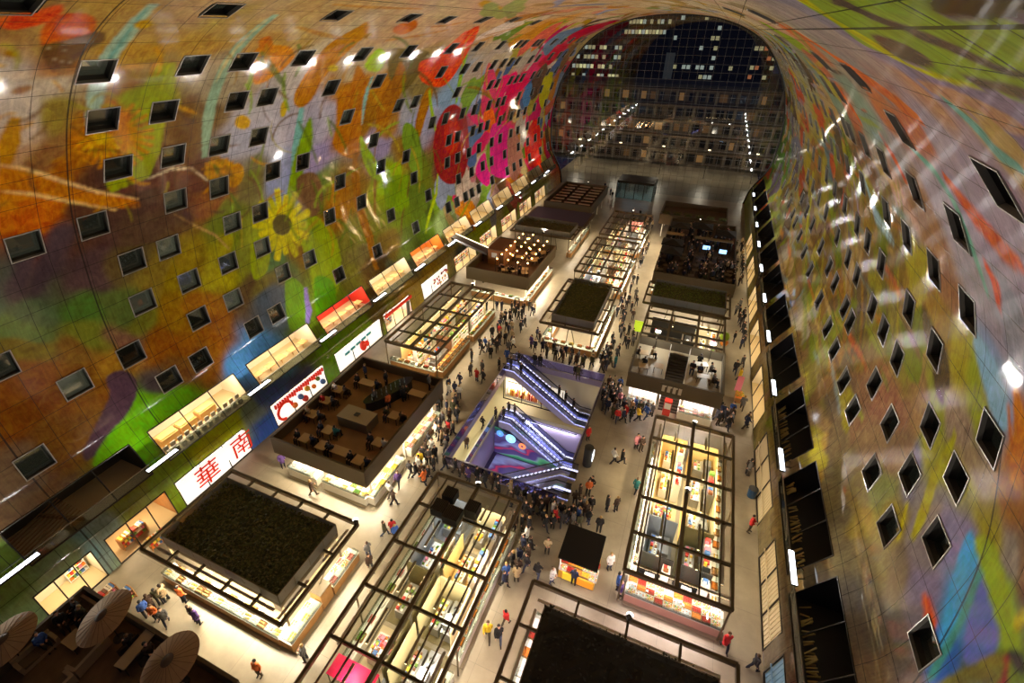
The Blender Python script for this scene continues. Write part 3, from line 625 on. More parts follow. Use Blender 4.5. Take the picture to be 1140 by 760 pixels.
def room_unit(name, label, cat, side, y0, y1, z0, z1, depth, wallc, floorc, power, warm=(1, .86, .66), mull=3, group=None, kind=None):
    """a lit room behind an opening; origin on the wall line at floor height, +x runs away from the hall"""
    s = -1 if side == 'L' else 1
    xa = float(np.interp(sL(z0) if side == 'L' else sR(z0), SS, DN[:, 0])); xb = float(np.interp(sL(z1) if side == 'L' else sR(z1), SS, DN[:, 0]))
    t = thing(name, label, cat, (xa, (y0+y1)/2, z0), 0, group)
    if kind: t['kind'] = kind
    h = z1-z0; w = (y1-y0)/2; X = lambda d: s*d
    lean = (xb-xa)*s
    def bx(m, a, b, c, d, e, f): m.box(min(X(a), X(b)), max(X(a), X(b)), c, d, e, f)
    m = MB(); bx(m, depth, depth+.1, -w, w, 0, h); 
    m.build('back_wall', wallc, t)
    for ya in (-w-.06, w):
        P = [(0, 0), (depth, 0), (depth, h), (lean+.02, h)]; MB().add([(X(a), ya, b) for a, b in P]+[(X(a), ya+.06, b) for a, b in P], [(0, 1, 2, 3), (7, 6, 5, 4), (0, 4, 5, 1), (1, 5, 6, 2), (2, 6, 7, 3), (3, 7, 4, 0)]).build('side_wall', wallc, t)
    m = MB(); bx(m, .02, depth, -w, w, -.08, .015); m.build('room_floor', floorc, t)
    m = MB(); bx(m, lean+.03, depth, -w, w, h-.02, h+.06); m.build('room_ceiling', CREAM, t)
    m = MB()
    for i in range(mull+1):
        yy = -w+2*w*i/mull; m.bar((0, yy, 0), (X(lean), yy, h), .07, .07)
    m.bar((0, -w, .04), (0, w, .04), .08, .08); m.bar((X(lean), -w, h-.04), (X(lean), w, h-.04), .08, .08)
    m.build('shopfront_frame', DARKM, t)
    if power > 0:
        lit_strip(t, (X(depth*.45), -w+.4, h-.05), (X(depth*.45), w-.4, h-.05), .25, power, warm)
    return t, X, w, h, lean
GF = mat('beige_floor', (190,170,130), .5); ORANGE = mat('orange_wall', (215,130,45), .6); REDW = mat('red_panel', (200,50,35), .5); TEAL = mat('teal_panel', (90,130,135), .4)
def table_set(parent, X, x, y, topm, w=.8, l=1.4, h=.75):
    m = MB(); m.box(min(X(x-w/2), X(x+w/2)), max(X(x-w/2), X(x+w/2)), y-l/2, y+l/2, h-.04, h); m.build('table_top', topm, parent)
gi = 0
POW = {0: (0,), 1: (420,), 2: (420,), 3: (420,), 4: (300,), 5: (300,), 6: (220,)}
desc = ['dark unlit gallery with folding frames above the bookshop', 'bright gallery with long pale benches above the red-lettered shop', 'lit upper gallery with table rows above the toy-coloured shop',
        'upper gallery with red back wall and railing', 'pale upper gallery with white curtained bays', 'upper gallery with orange lamps beside the folded canopy']
FARG = []
for k, g in enumerate(GALL):
    lit = [0, 300, 270, 260, 250, 250, 180, 100, 50, 30, 0, 0][k]
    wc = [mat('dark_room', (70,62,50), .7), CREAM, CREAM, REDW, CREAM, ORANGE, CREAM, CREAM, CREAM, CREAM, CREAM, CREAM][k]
    lab = desc[k] if k < 6 else 'far upper gallery opening in the left wall, ' + ['just past the orange-lamp gallery', 'second past the orange-lamp gallery', 'third past the orange-lamp gallery', 'fourth past the orange-lamp gallery', 'second from the end glass', 'nearest the end glass'][k-6]
    t, X, w, h, lean = room_unit('upper_gallery', lab, 'gallery', 'L', g, g+8, ZG0, ZG1, 3.6, wc, GF, lit)
    # low glass balustrade with a rail, set along the front
    MB().box(-.03, .0, -w, w, .05, .95).build('balustrade_glass', RAILG, t); MB().bar((0, -w, .98), (0, w, .98), .06, .05).build('handrail', ALU, t)
    if k == 1:
        for yy in (-2.6, -.9, .9): 
            m = MB(); m.box(X(2.4), X(1.5), yy-.75, yy+.75, 0, .8); m.box(X(2.3), X(1.6), yy-.7, yy+.7, .8, .9); m.build('display_bench', mat('pale_oak', (205,165,100), .5), t)
        m = MB()
        for yy in np.arange(-3.6, 3.7, .62): m.box(X(.75), X(.4), yy-.2, yy+.2, .02, .45); m.box(X(.78), X(.72), yy-.2, yy+.2, .45, .85)
        tag(m.build('chair_row', mat('cream_seat', (215,205,185), .6), t), kind='stuff')
    elif k in (2, 3, 4, 5, 6):
        for yy in np.arange(-3, 3.1, 1.5):
            m = MB(); m.box(X(1.9), X(1.1), yy-.45, yy+.45, .7, .75); m.tube((X(1.5), yy, 0), (X(1.5), yy, .7), .05); m.build('cafe_table', mat('tan_table', (195,150,95), .5), t)
    if k == 0:
        m = MB()
        for i in range(9): m.bar((X(.5+i*.32), -w+.2, .1), (X(.5+i*.32), -.5, .9), .06, .06)
        m.bar((X(.4), -.6, .1), (X(3.4), -1.6, .1), .12, .5); m.build('stacked_racks', mat('tan_racks', (150,120,80), .6), t)
    if k in (3,):
        m = MB(); m.box(X(3.6), X(3.4), -w, w, 1.5, h); m.build('red_fascia', REDW, t)
for k, g in enumerate(GALL):
    if g < 10: continue
    nm = ['first', 'second', 'third', 'fourth', 'fifth', 'sixth', 'seventh', 'eighth', 'ninth', 'tenth', 'eleventh'][k-1]
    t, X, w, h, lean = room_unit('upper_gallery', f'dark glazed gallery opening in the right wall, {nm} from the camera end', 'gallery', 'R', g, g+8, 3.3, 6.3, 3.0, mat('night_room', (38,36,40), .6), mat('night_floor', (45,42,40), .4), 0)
    MB().box(-.0, .03, -w, w, .05, .95).build('balustrade_glass', RAILG, t); MB().bar((0, -w, .98), (0, w, .98), .06, .05).build('handrail', ALU, t)
    if k < 4:
        m = MB(); r = random.Random(k)
        for i in range(40):
            yy = r.uniform(-w+.3, w-.3); m.bar((X(.5), yy, .05), (X(.9), yy+r.uniform(-.2, .2), r.uniform(.3, .8)), .08, .05)
        tag(m.build('gold_chair_stack', mat('gold_chairs', (190,160,100), .35, .5), t), kind='stuff')
# ------------------------------------------------------------------ writing
def text_mesh(body, size, depth=.03):
    c = bpy.data.curves.new('t', 'FONT'); c.body = body; c.size = size; c.extrude = depth/2; c.align_x = 'CENTER'; c.align_y = 'CENTER'
    o = bpy.data.objects.new('t', c); COL.objects.link(o)
    bpy.context.view_layer.update()
    me = bpy.data.meshes.new_from_object(o.evaluated_get(bpy.context.evaluated_depsgraph_get()))
    bpy.data.objects.remove(o); return me
def sign_text(parent, body, size, m, Mx, name='lettering', bold=0):
    me = text_mesh(body, size); me.materials.clear(); me.materials.append(m)
    me.polygons.foreach_set('material_index', [0]*len(me.polygons))
    o = bpy.data.objects.new(name, me); COL.objects.link(o); o.parent = parent; o.matrix_local = Mx; return o
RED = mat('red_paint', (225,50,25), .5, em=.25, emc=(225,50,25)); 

# ------------------------------------------------------------------ ground-floor shops, left side
def goods(m, r, X, x0, x1, y0, y1, z, n, mats, sz=.18):
    for _ in range(n):
        x = r.uniform(x0, x1); y = r.uniform(y0, y1); a = r.uniform(.5, 1.2)*sz
        m.box(min(X(x), X(x+a)), max(X(x), X(x+a)), y, y+a, z, z+a*r.uniform(.5, 1.4), r.randrange(mats))
PAL = [mat('goods_%s' % n, c, .5) for n, c in (('cream', (235,220,190)), ('red', (200,50,40)), ('orange', (230,130,40)), ('green', (110,150,60)), ('white', (240,240,235)), ('brown', (130,80,45)), ('yellow', (235,195,60)), ('blue', (70,110,170)), ('pink', (225,120,140)))]
def shelf_unit(parent, X, x, y0, y1, h, r, mats, name='shelf_unit'):
    m = MB(); lo, hi = min(X(x), X(x+.4)), max(X(x), X(x+.4))
    for z in np.arange(.1, h, .42): m.box(lo, hi, y0, y1, z, z+.03)
    for y in (y0, (y0+y1)/2, y1-.03): m.box(lo, hi, y, y+.03, 0, h)
    f = m.build(name, WHITE, parent)
    g = MB()
    for z in np.arange(.13, h-.2, .42):
        y = y0+.05
        while y < y1-.2:
            a = r.uniform(.08, .22); g.box(lo+.05, hi-.03, y, y+a, z, z+r.uniform(.12, .34), r.randrange(len(mats))); y += a+.02
    tag(g.build('shelf_goods', mats, f), kind='stuff')
SD = [('beige-floored shop opening beside the lounge terrace', CREAM, 110, (1, .85, .6)), ('open shop recess with wooden racks, left of the white shop with red characters', TAN, 130, (1, .8, .5)),
      ('white shop wall with two large red Chinese characters', WHITE, 330, (1, .95, .85)), ('shop with red ribbons and colourful round toys on a white wall', WHITE, 330, (1, .93, .8)),
      ('white shop with red figure and turquoise banners', WHITE, 330, (1, .93, .8)), ('shop with a red fascia over a pale pink panel', mat('pink_wall', (235,205,200), .6), 260, (1, .93, .8)),
      ('bright white shop with red-orange pictured wall', WHITE, 330, (1, .95, .85))]
r = random.Random(8)
for k, (a, b) in enumerate(SHOPL):
    if k < len(SD): lab, wc, pw, wm = SD[k]
    else: lab, wc, pw, wm = 'distant warm-lit shop under the left galleries, ' + ['next past the red-orange pictured shop', 'two past the red-orange pictured shop', 'third from the end glass', 'second from the end glass', 'nearest the end glass'][k-7], CREAM, max(40, 240-30*(k-6)), (1, .85, .6)
    t, X, w, h, lean = room_unit('shop_unit', lab, 'shop', 'L', a, b, 0.0, ZS, 3.2 if k == 1 else 2.2, wc, GF, pw, wm, 3)
    if k == 0:
        shelf_unit(t, X, 1.7, w-1.4, w-.2, 1.2, r, PAL)
    if k == 2:
        MB().box(min(X(.16), X(.1)), max(X(.16), X(.1)), -w+.05, w-.05, .02, h-.05).build('white_graphic_wall', mat('backlit_white', (250,246,240), em=.9), t)
        for ch, yy, zz in (('華', -.95, 1.25), ('南', 2.55, 1.35)):
            Mx = Matrix(((0, 0, 1, .06), (1, 0, 0, yy), (0, 1, 0, zz), (0, 0, 0, 1)))
            sign_text(t, ch, 2.3, RED, Mx, 'red_character')
    if k == 3:
        MB().box(min(X(.26), X(.2)), max(X(.26), X(.2)), -w+.05, w-.05, .02, h-.05).build('white_graphic_wall', mat('backlit_white'), t)
        m = MB()
        for i in range(22):
            y = -w+.2+i*(2*w-.4)/22; m.box(X(.1), 0.08, y, y+.16, h-.45-.1*(i % 3), h-.05)
        m.build('red_ribbons', RED, t)
        m = MB()
        for i in range(14):
            a0 = i/14*4.6; a1 = (i+1)/14*4.6
            m.bar((.05, -2.4+.9*math.cos(a0), 1.2+.9*math.sin(a0)), (.05, -2.4+.9*math.cos(a1), 1.2+.9*math.sin(a1)), .12, .25)
        m.build('red_swirl', RED, t)
        for yy, zz, rr, c in ((-1.2, .9, .3, 2), (.2, .7, .34, 1), (1.6, 1.2, .25, 2), (-.3, 1.3, .3, 7), (.7, 1.6, .3, 6), (2.9, .9, .3, 7), (2.3, 1.7, .25, 3)):
            MB().ball((0.05, yy, zz), rr, 10, 6).build('round_toy', PAL[c], t, smooth=True)
    if k == 4:
        MB().box(min(X(.26), X(.2)), max(X(.26), X(.2)), -w+.05, w-.05, .02, h-.05).build('white_graphic_wall', mat('backlit_white'), t)
        m = MB(); m.ball((0.05, .2, 1.1), .42, 10, 6, sz=1.6); m.ball((.05, .9, 1.0), .3, 10, 6, sz=1.3); m.build('red_figure', RED, t, smooth=True)
        m = MB(); [m.box(-.02, .04, -2.9+i*1.0, -2.1+i*1.0, 1.6+.05*i, 1.9+.05*i) for i in range(5)]; m.build('turquoise_banner', mat('turquoise', (60,170,190), .5), t)
    if k == 5:
        MB().box(-.02, .1, -w, w, h-.35, h+.02).build('red_fascia', RED, t); shelf_unit(t, X, 1.0, -w+.2, -.4, 1.8, r, PAL)
        m = MB(); m.box(min(X(.12), 0), max(X(.12), 0), w-1.2, w-.5, 0, h); m.build('grey_pillar', mat('grey_pillar', (110,108,102), .5), t)
    if k == 6:
        MB().box(min(X(.26), X(.2)), max(X(.26), X(.2)), -w+.05, w-.05, .02, h-.05).build('white_graphic_wall', mat('backlit_white'), t)
        m = MB(); goods(m, r, lambda d: .1-d*0, 0, .01, -1.0, w-.8, .5, 1, 1)
        for i in range(34): y = r.uniform(-1.2, w-.5); z = r.uniform(.4, 2.0); a = r.uniform(.1, .4); m.box(.0, .06, y, y+a, z, z+a*.8, i % 3)
        m.build('pictured_panels', [PAL[2], PAL[1], PAL[6]], t)
    if k > 6:
        shelf_unit(t, X, 1.2, -w+.3, w-.3, 1.9, r, PAL)
# right side ground floor: mostly shuttered
SH = mat('shutter_beige', (200,185,150), .45); SHB = mat('shutter_blue', (120,160,190), .35)
rn = ['pale blue rolling shutter lowest on the right wall', 'beige slatted shutter at the foot of the right wall', 'third shopfront from the camera along the foot of the right wall, closed', 'fourth shopfront along the foot of the right wall', 'fifth shopfront along the foot of the right wall', 'sixth shopfront along the foot of the right wall', 'seventh shopfront along the foot of the right wall', 'shopfront of the right wall nearest the end glass']
for k, (a, b) in enumerate(SHOPR):
    t, X, w, h, lean = room_unit('shop_unit', rn[k], 'shop', 'R', a, b, 0.0, ZS, 1.4, CREAM, GF, 0 if k < 3 else 60, (1, .85, .6))
    if k < 3:
        m = MB(); n = int(2*w/.3)
        for i in range(n):
            y = -w+i*2*w/n; m.bar((.10, y+.14, .03), (.10+lean, y+.14, h-.03), .24, .06, upv=(1, 0, 0))
        m.box(.05, .12, -w, w, 1.15, 1.2)
        m.build('shutter', SHB if k == 0 else SH, t)
        lit_strip(t, (.8, -w+.4, h-.05), (.8, w-.4, h-.05), .1, 50, (1, .85, .65))

# ------------------------------------------------------------------ linear uplights on brackets, both walls
r = random.Random(2)
UPL = []
for k in range(12):
    y = 4.8+9.4*k
    for side in 'LR':
        if side == 'R' and y < 8: continue
        s = sR(5.0) if side == 'R' else sL(5.0); x, z, n, tt = sp(s); sg = -1 if side == 'R' else 1
        nm = ['nearest the camera end', 'second', 'third', 'fourth', 'fifth', 'sixth', 'seventh', 'eighth', 'ninth', 'tenth', 'eleventh', 'next to the end glass'][k]
        t = thing('linear_uplight', f"white linear uplight on a bracket of the {'left' if side == 'L' else 'right'} wall, {nm}{'' if k in (0, 11) else ' from the camera end'}", 'lamp', (x+sg*1.1, y, 5.0), 0)
        MB().box(-.17, .17, -1.2, 1.2, -.14, 0).build('housing', DARKM, t)
        m = MB(); [m.bar((-sg*.72, yy*.4, -.32), (0, yy, -.1), .05, .05) for yy in (-.7, .7)]; m.build('bracket', DARKM, t)
        MB().box(-.15, .15, -1.18, 1.18, 0, .03).build('diffuser', mat('lamp_cool', (235,242,255), em=5), t)
        UPL.append((t, sg))

# ------------------------------------------------------------------ end glass with its cable net
prof = [(float(DN[i, 0]), float(DN[i, 1])) for i in range(0, len(DN), 6)]
f = MB().face([(x, YE, z) for x, z in prof]).build('window_end', glass_mat('end_glass', (200,210,220), .16, .02)); struct(f)
m = MB()
def xr(z): return float(np.interp(z, DN[:len(DN)//2, 1], DN[:len(DN)//2, 0]))
def zt(x):
    i = np.interp(abs(x-X0), [a-X0 for a in DN[:len(DN)//2, 0][::-1]][::1], DN[:len(DN)//2, 1][::-1]) if False else None
    best = 0
    for z in np.arange(35.6, 14, -.2):
        if xr(z) >= X0+abs(x-X0): best = z; break
    return best
for z in np.arange(1.5, 35, 1.5):
    a = xr(z)-X0; m.bar((X0-a, YE-.25, z), (X0+a, YE-.25, z), .045)
for x in np.arange(X0-24, X0+24.1, 1.5):
    m.bar((x, YE-.3, 0), (x, YE-.3, max(8, zt(x))), .045)
m.build('cable_net', mat('steel_cable', (120,118,115), .35, .7), f)
m = MB()
for i in range(0, len(DN)-6, 6): m.bar((DN[i, 0], YE-.1, DN[i, 1]), (DN[i+6, 0], YE-.1, DN[i+6, 1]), .35, .5)
m.build('arch_frame', DARKM, f)
# revolving entrance box at the foot of the end glass
t = thing('entrance_lobby', 'dark framed glass entrance lobby standing at the foot of the end glass', 'entrance', (-13.5, 115.0, 0))
MB().box(-4, 4, -3, 3, 3.4, 3.9).build('lobby_roof', DARKM, t)
m = MB(); [m.bar((x, y, 0), (x, y, 3.4), .12) for x in (-4, -2, 0, 2, 4) for y in (-3, 3)]; m.build('lobby_frame', DARKM, t)
m = MB(); m.box(-4, 4, -3, -2.96, 0, 3.4); m.box(-4, -3.96, -3, 3, 0, 3.4); m.box(3.96, 4, -3, 3, 0, 3.4); m.build('lobby_glass', glass_mat('lobby_glass', (190,215,225), .15), t)
lit_strip(t, (-3, 0, 3.35), (3, 0, 3.35), .2, 120, (.7, .88, 1), LAMP)

# ------------------------------------------------------------------ the city beyond the glass
GR = mat('plaza_paving', (58,54,50), .5, noise_s=.3, noise_a=.2)
struct(MB().box(-220, 220, YE+30, YE+420, -.7, -.02).build('ground', GR)); 
WINW = [mat('lit_window_%d' % i, c, em=e) for i, (c, e) in enumerate((((255,240,170), 1.0), ((245,225,160), .55), ((200,150,90), .22), ((230,235,210), .6), ((255,150,90), .5)))]
WIND = mat('dark_window', (25,27,34), .15)
# low terraced block right across the square
t = thing('apartment_block', 'long low brown apartment block with rows of balconies right outside the end glass', 'building', (-11, 152, 0))
BR = mat('brown_concrete', (92,78,64), .7, noise_s=.4, noise_a=.1); r = random.Random(4)
MB().box(-46, 46, 0, 14, 0, 19.8).build('wall', BR, t)
MB().box(-46.5, 46.5, -1.3, 14.2, 19.8, 20.5).build('roof', mat('roof_edge', (52,50,52), .6), t)
FH = 3.9
for fl in range(5):
    z = .2+fl*FH
    MB().box(-46, 46, -1.4, 0, z+FH-.75, z+FH-.35).build('balcony', mat('balcony_slab', (120,100,80), .7), t)
    m = MB(); [m.box(x-.25, x+.25, -.9, -.4, z, z+FH-.75) for x in np.arange(-45.5, 46, 5.05)]; m.build('pier_row', mat('pale_pier', (130,118,98), .7), t)
    m = MB(); mm = []
    for x in np.arange(-44.8, 44, 2.52):
        c = r.choice([0]*9+[1, 2, 2]); m.box(x, x+r.uniform(1.0, 2.0), -.06, .02, z+.7, z+2.6, c)
    m.build('window_row', [WIND, WINW[2], mat('amber_window', (150,110,65), em=.08)], t)
    m = MB(); m.bar((-46, -1.38, z+FH+.55), (46, -1.38, z+FH+.55), .05); [m.bar((x, -1.38, z+FH-.4), (x, -1.38, z+FH+.55), .04) for x in np.arange(-46, 46.1, 1.26)]; m.build('railing', DARKM, t)
def tower(label, x, y, w, d, h, wallc, cols, fh, lit, seed, mi=(0, 1, 3), only=None):
    t = thing('office_tower', label, 'building', (x, y, 0)); r = random.Random(seed)
    MB().box(-w/2, w/2, 0, d, 0, h).build('wall', wallc, t)
    cw = w/cols; lits = MB(); dk = MB(); n = 0
    for k in range(int(h/fh)):
        z = k*fh+.8
        for c in range(cols):
            x0 = -w/2+c*cw+cw*.12
            on = r.random() < (only(c, z) if only else lit)
            if z < 9: on = False
            (lits if on else dk).box(x0, x0+cw*.76, -.25, .0, z, z+fh*.42, r.choice(mi) if on else 0)
    dk.build('dark_windows', WIND, t)
    if lits.f: lits.build('lit_windows', WINW, t)
    return t
NAVY = mat('navy_facade', (26,28,48), .5); CHAR = mat('charcoal_facade', (30,29,30), .6); PLUM = mat('plum_facade', (46,32,48), .6)
def bx_(px0, px1, Y):
    d0 = ray(px0, 60); d1 = ray(px1, 60); return Y/d0[1]*d0[0], Y/d1[1]*d1[0]
a, b = bx_(622, 692, 260); tower('dark office tower with rows of yellow lit windows at the left of the skyline', (a+b)/2, 260, b-a, 20, 29, PLUM, 17, 4.0, .6, 3)
a, b = bx_(636, 694, 300); tower('plum coloured slab rising behind the yellow-windowed tower', (a+b)/2, 300, b-a, 20, 52, PLUM, 12, 4.2, .02, 4)
a, b = bx_(692, 742, 250); tower('charcoal tower with three bright upper storeys', (a+b)/2, 250, b-a, 20, 60, CHAR, 13, 3.8, .5, 5, only=lambda c, z: (.85 if 30 < z < 39 else .03))
a, b = bx_(746, 842, 276); tower('navy high-rise with a lit stair column', (a+b)/2, 276, b-a, 20, 75, NAVY, 18, 4.0, .06, 6, (1, 3), only=lambda c, z: (1.0 if c == 9 else (.75 if 13 < z < 17 and c < 10 else .05)))
a, b = bx_(838, 866, 230); tower('slim tower with orange lit windows at the right of the skyline', (a+b)/2, 230, b-a, 16, 36, NAVY, 5, 3.2, .5, 7, (4, 1))
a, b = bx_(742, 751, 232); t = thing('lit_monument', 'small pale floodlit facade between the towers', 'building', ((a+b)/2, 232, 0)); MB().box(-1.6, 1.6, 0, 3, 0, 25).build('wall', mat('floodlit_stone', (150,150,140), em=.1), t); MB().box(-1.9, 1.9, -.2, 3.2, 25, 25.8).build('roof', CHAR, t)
for i in range(7):  # added lamps, put in to brighten the block beyond the end glass
    t = thing('added_street_lamp', 'added street lamp lighting the block outside, '+['leftmost', 'second from the left', 'third from the left', 'middle one', 'third from the right', 'second from the right', 'rightmost'][i], 'lamp', (-44+i*11, 137.5, -.02)); MB().tube((0, 0, 0), (0, 0, 7), .08, .05).build('pole', DARKM, t); MB().box(-.3, .3, -.3, .3, 7, 7.2).build('lamp_head', mat('added_lamp_glow', (255,220,160), em=6), t)
    l = bpy.data.lights.new('street', 'POINT'); l.energy = 1700; l.color = (1, .8, .55); l.shadow_soft_size = .2; o = bpy.data.objects.new('street', l); COL.objects.link(o); o.parent = t; o.location = (0, 0, 6.7)
W = bpy.data.worlds.new('night'); SC.world = W; W.use_nodes = True
bg = W.node_tree.nodes['Background']; bg.inputs[0].default_value = (.012, .014, .03, 1); bg.inputs[1].default_value = 1.0
# ------------------------------------------------------------------ market stalls
BEAM = mat('bronze_beam', (98,86,64), .45, .35); BEAM2 = mat('bronze_purlin', (86,76,56), .45, .35); ROOFG = glass_mat('roof_glass', (225,228,220), .05, .04)
FASC = mat('fascia_panel', (98,88,70), .5, .1); OAK = mat('oak_panel', (176,128,72), .5, noise_s=3, noise_a=.12); CASE = mat('white_case', (226,220,206), .35); STEEL = mat('brushed_steel', (165,165,165), .3, .8)
KERB = mat('stall_kerb', (150,138,112), .5); BLACK = mat('matt_black', (14,13,12), .7)
RZ = 3.6
def pergola(label, x0, x1, y0, y1, ys, xs, xc, group=None, glass=True, z=RZ, posts=True, py=None):
    t = thing('stall_canopy', label, 'canopy', ((x0+x1)/2, (y0+y1)/2, 0), 0, group)
    cx, cy = (x0+x1)/2, (y0+y1)/2; a, b, c, d = x0-cx, x1-cx, y0-cy, y1-cy
    for p, q in (((a, c), (b, c)), ((a, d), (b, d)), ((a, c), (a, d)), ((b, c), (b, d))): MB().bar((*p, z), (*q, z), .2, .3).build('edge_beam', BEAM, t)
    for x in xc: MB().bar((x-cx, c, z+.03), (x-cx, d, z+.03), .24, .34).build('centre_beam', BEAM, t)
    for y in ys: MB().bar((a, y-cy, z+.02), (b, y-cy, z+.02), .17, .2).build('purlin', BEAM2, t)
    for x in xs: MB().bar((x-cx, c, z+.04), (x-cx, d, z+.04), .09, .12).build('rafter', BEAM2, t)
    if glass: MB().face([(a+.9, c+.6, z+.12), (b-.9, c+.6, z+.12), (b-.9, d-.6, z+.12), (a+.9, d-.6, z+.12)]).build('roof_glass', ROOFG, t)
    if posts:
        for x in (a+.03, b-.03):
            for y in ([v-cy for v in py] if py else (c+.1, d-.1)): MB().tube((x, y, 0.09), (x, y, z-.12), .06).build('post', BEAM, t)
    return t
CR = {}
def crate_proto(kind, pal, sz, shape):
    t = MB(); r = random.Random(len(CR)); w, d = .56, .42
    for bx in ((-w/2, w/2, -d/2, d/2, 0, .03), (-w/2, w/2, -d/2, -d/2+.02, .03, .16), (-w/2, w/2, d/2-.02, d/2, .03, .16), (-w/2, -w/2+.02, -d/2, d/2, .03, .16), (w/2-.02, w/2, -d/2, d/2, .03, .16)): t.box(*bx)
    o = t.build(kind[0], mat(kind[1], kind[2], .6)); g = MB(); nx = int(w/sz); ny = int(d/sz)
    for i in range(nx):
        for j in range(ny):
            x = -w/2+.03+(i+.5)*(w-.06)/nx; y = -d/2+.03+(j+.5)*(d-.06)/ny; zz = .14+r.uniform(0, .05); k = r.randrange(len(pal))
            if shape == 'ball': g.ball((x, y, zz), sz*.52, 6, 4, k)
            elif shape == 'leaf': g.ball((x, y, zz+.03), sz*.6, 5, 3, k, sz=.8)
            else:
                a = r.uniform(-.3, .3); g.bar((x-sz*.45, y-sz*.2*a, zz), (x+sz*.45, y+sz*.2*a, zz), sz*.6, sz*.5, k)
    ch = g.build('produce', [mat('prod_%d_%d_%d' % c, c, .5) for c in pal], o); ch['kind'] = 'stuff'
    KIDS[o.name] = [(ch, [])]
    return o
KW = ('wooden_crate', 'crate_wood', (150,110,65)); KP = ('display_tray', 'tray_white', (225,222,215)); KB = ('bread_basket', 'wicker', (150,105,60))
PROTO_ARGS = dict(green=(KW, [(90,140,45), (130,170,60), (60,100,35)], .11, 'leaf', 'leafy green vegetables'), orange=(KW, [(235,130,30), (240,150,50)], .09, 'ball', 'oranges'),
    red=(KW, [(200,40,30), (170,30,25)], .085, 'ball', 'red tomatoes'), yellow=(KW, [(235,195,60), (225,180,50)], .1, 'bar', 'yellow fruit'), bread=(KB, [(200,140,75), (170,105,50), (220,170,100)], .14, 'bar', 'brown bread rolls'),
    fish=(KP, [(200,205,210), (235,235,235), (215,150,130)], .1, 'bar', 'pale fish on ice'), meat=(KP, [(190,80,70), (215,120,105), (150,50,45)], .12, 'bar', 'red meat cuts'), cheese=(KP, [(235,205,120), (225,180,80), (245,230,180)], .15, 'bar', 'pale yellow cheese'),
    sweet=(KP, [(230,80,110), (250,200,80), (110,180,90), (240,240,240)], .07, 'ball', 'bright mixed sweets'), nuts=(KP, [(160,110,60), (200,160,100), (110,70,40)], .05, 'ball', 'brown nuts'), white=(KP, [(245,240,230), (230,220,200)], .12, 'bar', 'cream coloured pastries'))
USEDP = set()
def crate(kind, x, y, z, rz, where, grp):
    if kind not in CR: CR[kind] = crate_proto(*PROTO_ARGS[kind][:4])
    o = CR[kind]; cat = {'wooden_crate': 'crate', 'display_tray': 'tray', 'bread_basket': 'basket'}[PROTO_ARGS[kind][0][0]]
    lab = f"{PROTO_ARGS[kind][0][0].replace('_', ' ')} of {PROTO_ARGS[kind][4]} on {where}"
    if kind not in USEDP: USEDP.add(kind); r = o
    else: r, _ = copy_tree(o, (0, 0, 0))
    r.location = (x, y, z); r.rotation_euler = (0, 0, rz); tag(r, lab, cat, f"{PROTO_ARGS[kind][4]} on {where}")
def counter(label, p, q, depth, kinds, where, face, h=.92, front=None, seed=0, rows=1, step=.6, power=70, colr=(1, .85, .62), strip_z=3.25, lamp=True, glassfront=True):
    """a display counter from p to q; the customer side is on the left hand of p->q when face=1"""
    p = Vector((*p, 0)); q = Vector((*q, 0)); d = (q-p); Ln = d.length; rz = math.atan2(d.y, d.x); mid = (p+q)/2
    t = thing('display_counter', label, 'counter', mid, rz)
    s = 1 if face > 0 else -1
    w = Ln/2; n = s*depth
    MB().box(-w, w, min(0, -n), max(0, -n), .08, h-.05).build('counter_body', front or OAK, t)
    MB().box(-w-.03, w+.03, min(s*.04, -n), max(s*.04, -n), h-.05, h).build('counter_top', CASE, t)
    MB().box(-w, w, min(s*.2, -n), max(s*.2, -n), 0, .08).build('kerb', KERB, t)
    if glassfront:
        m = MB(); m.box(-w, w, s*.02-.005, s*.02+.005, h, h+.32); m.box(-w, w, min(s*.02, -n*.45), max(s*.02, -n*.45), h+.32, h+.33); m.build('sneeze_guard', SHOPG, t)
    r = random.Random(seed)
    if lamp:
        tp = MB().bar((-w+.1, -n*.5, strip_z), (w-.1, -n*.5, strip_z), .1, .05).build('light_tube', LAMPW, t); MB().bar((-w+.08, -n*.5, strip_z+.06), (w-.08, -n*.5, strip_z+.06), .16, .07).build('tube_cover', CASE, t)
        l = bpy.data.lights.new('counter_lamp', 'AREA'); l.shape = 'RECTANGLE'; l.size = 2*w-.2; l.size_y = .1; l.energy = power*Ln/4*1.5; l.color = colr
        o = bpy.data.objects.new('counter_lamp', l); COL.objects.link(o); o.parent = t; o.location = (0, -n*.5, strip_z-.05)
        m = MB(); [m.tube((x, -n*.5, strip_z), (x, -n*.5, RZ-.18), .012, n=5) for x in (-w*.7, w*.7)]; m.build('hanger', DARKM, t)
    k = 0; x = -w+.35
    while x < w-.3:
        for j in range(rows):
            kd = kinds[(k+j) % len(kinds)] if r.random() < .75 else r.choice(kinds)
            off = Vector((x, -n*((j+.5)/rows) if rows > 1 else -n*.5, 0)); off.rotate(Matrix.Rotation(rz, 3, 'Z')); pos = mid+off
            crate(kd, pos.x, pos.y, h+.002, rz+(0 if s > 0 else PI), where, None)
        x += step; k += 1
    return t
CPW = 1.7
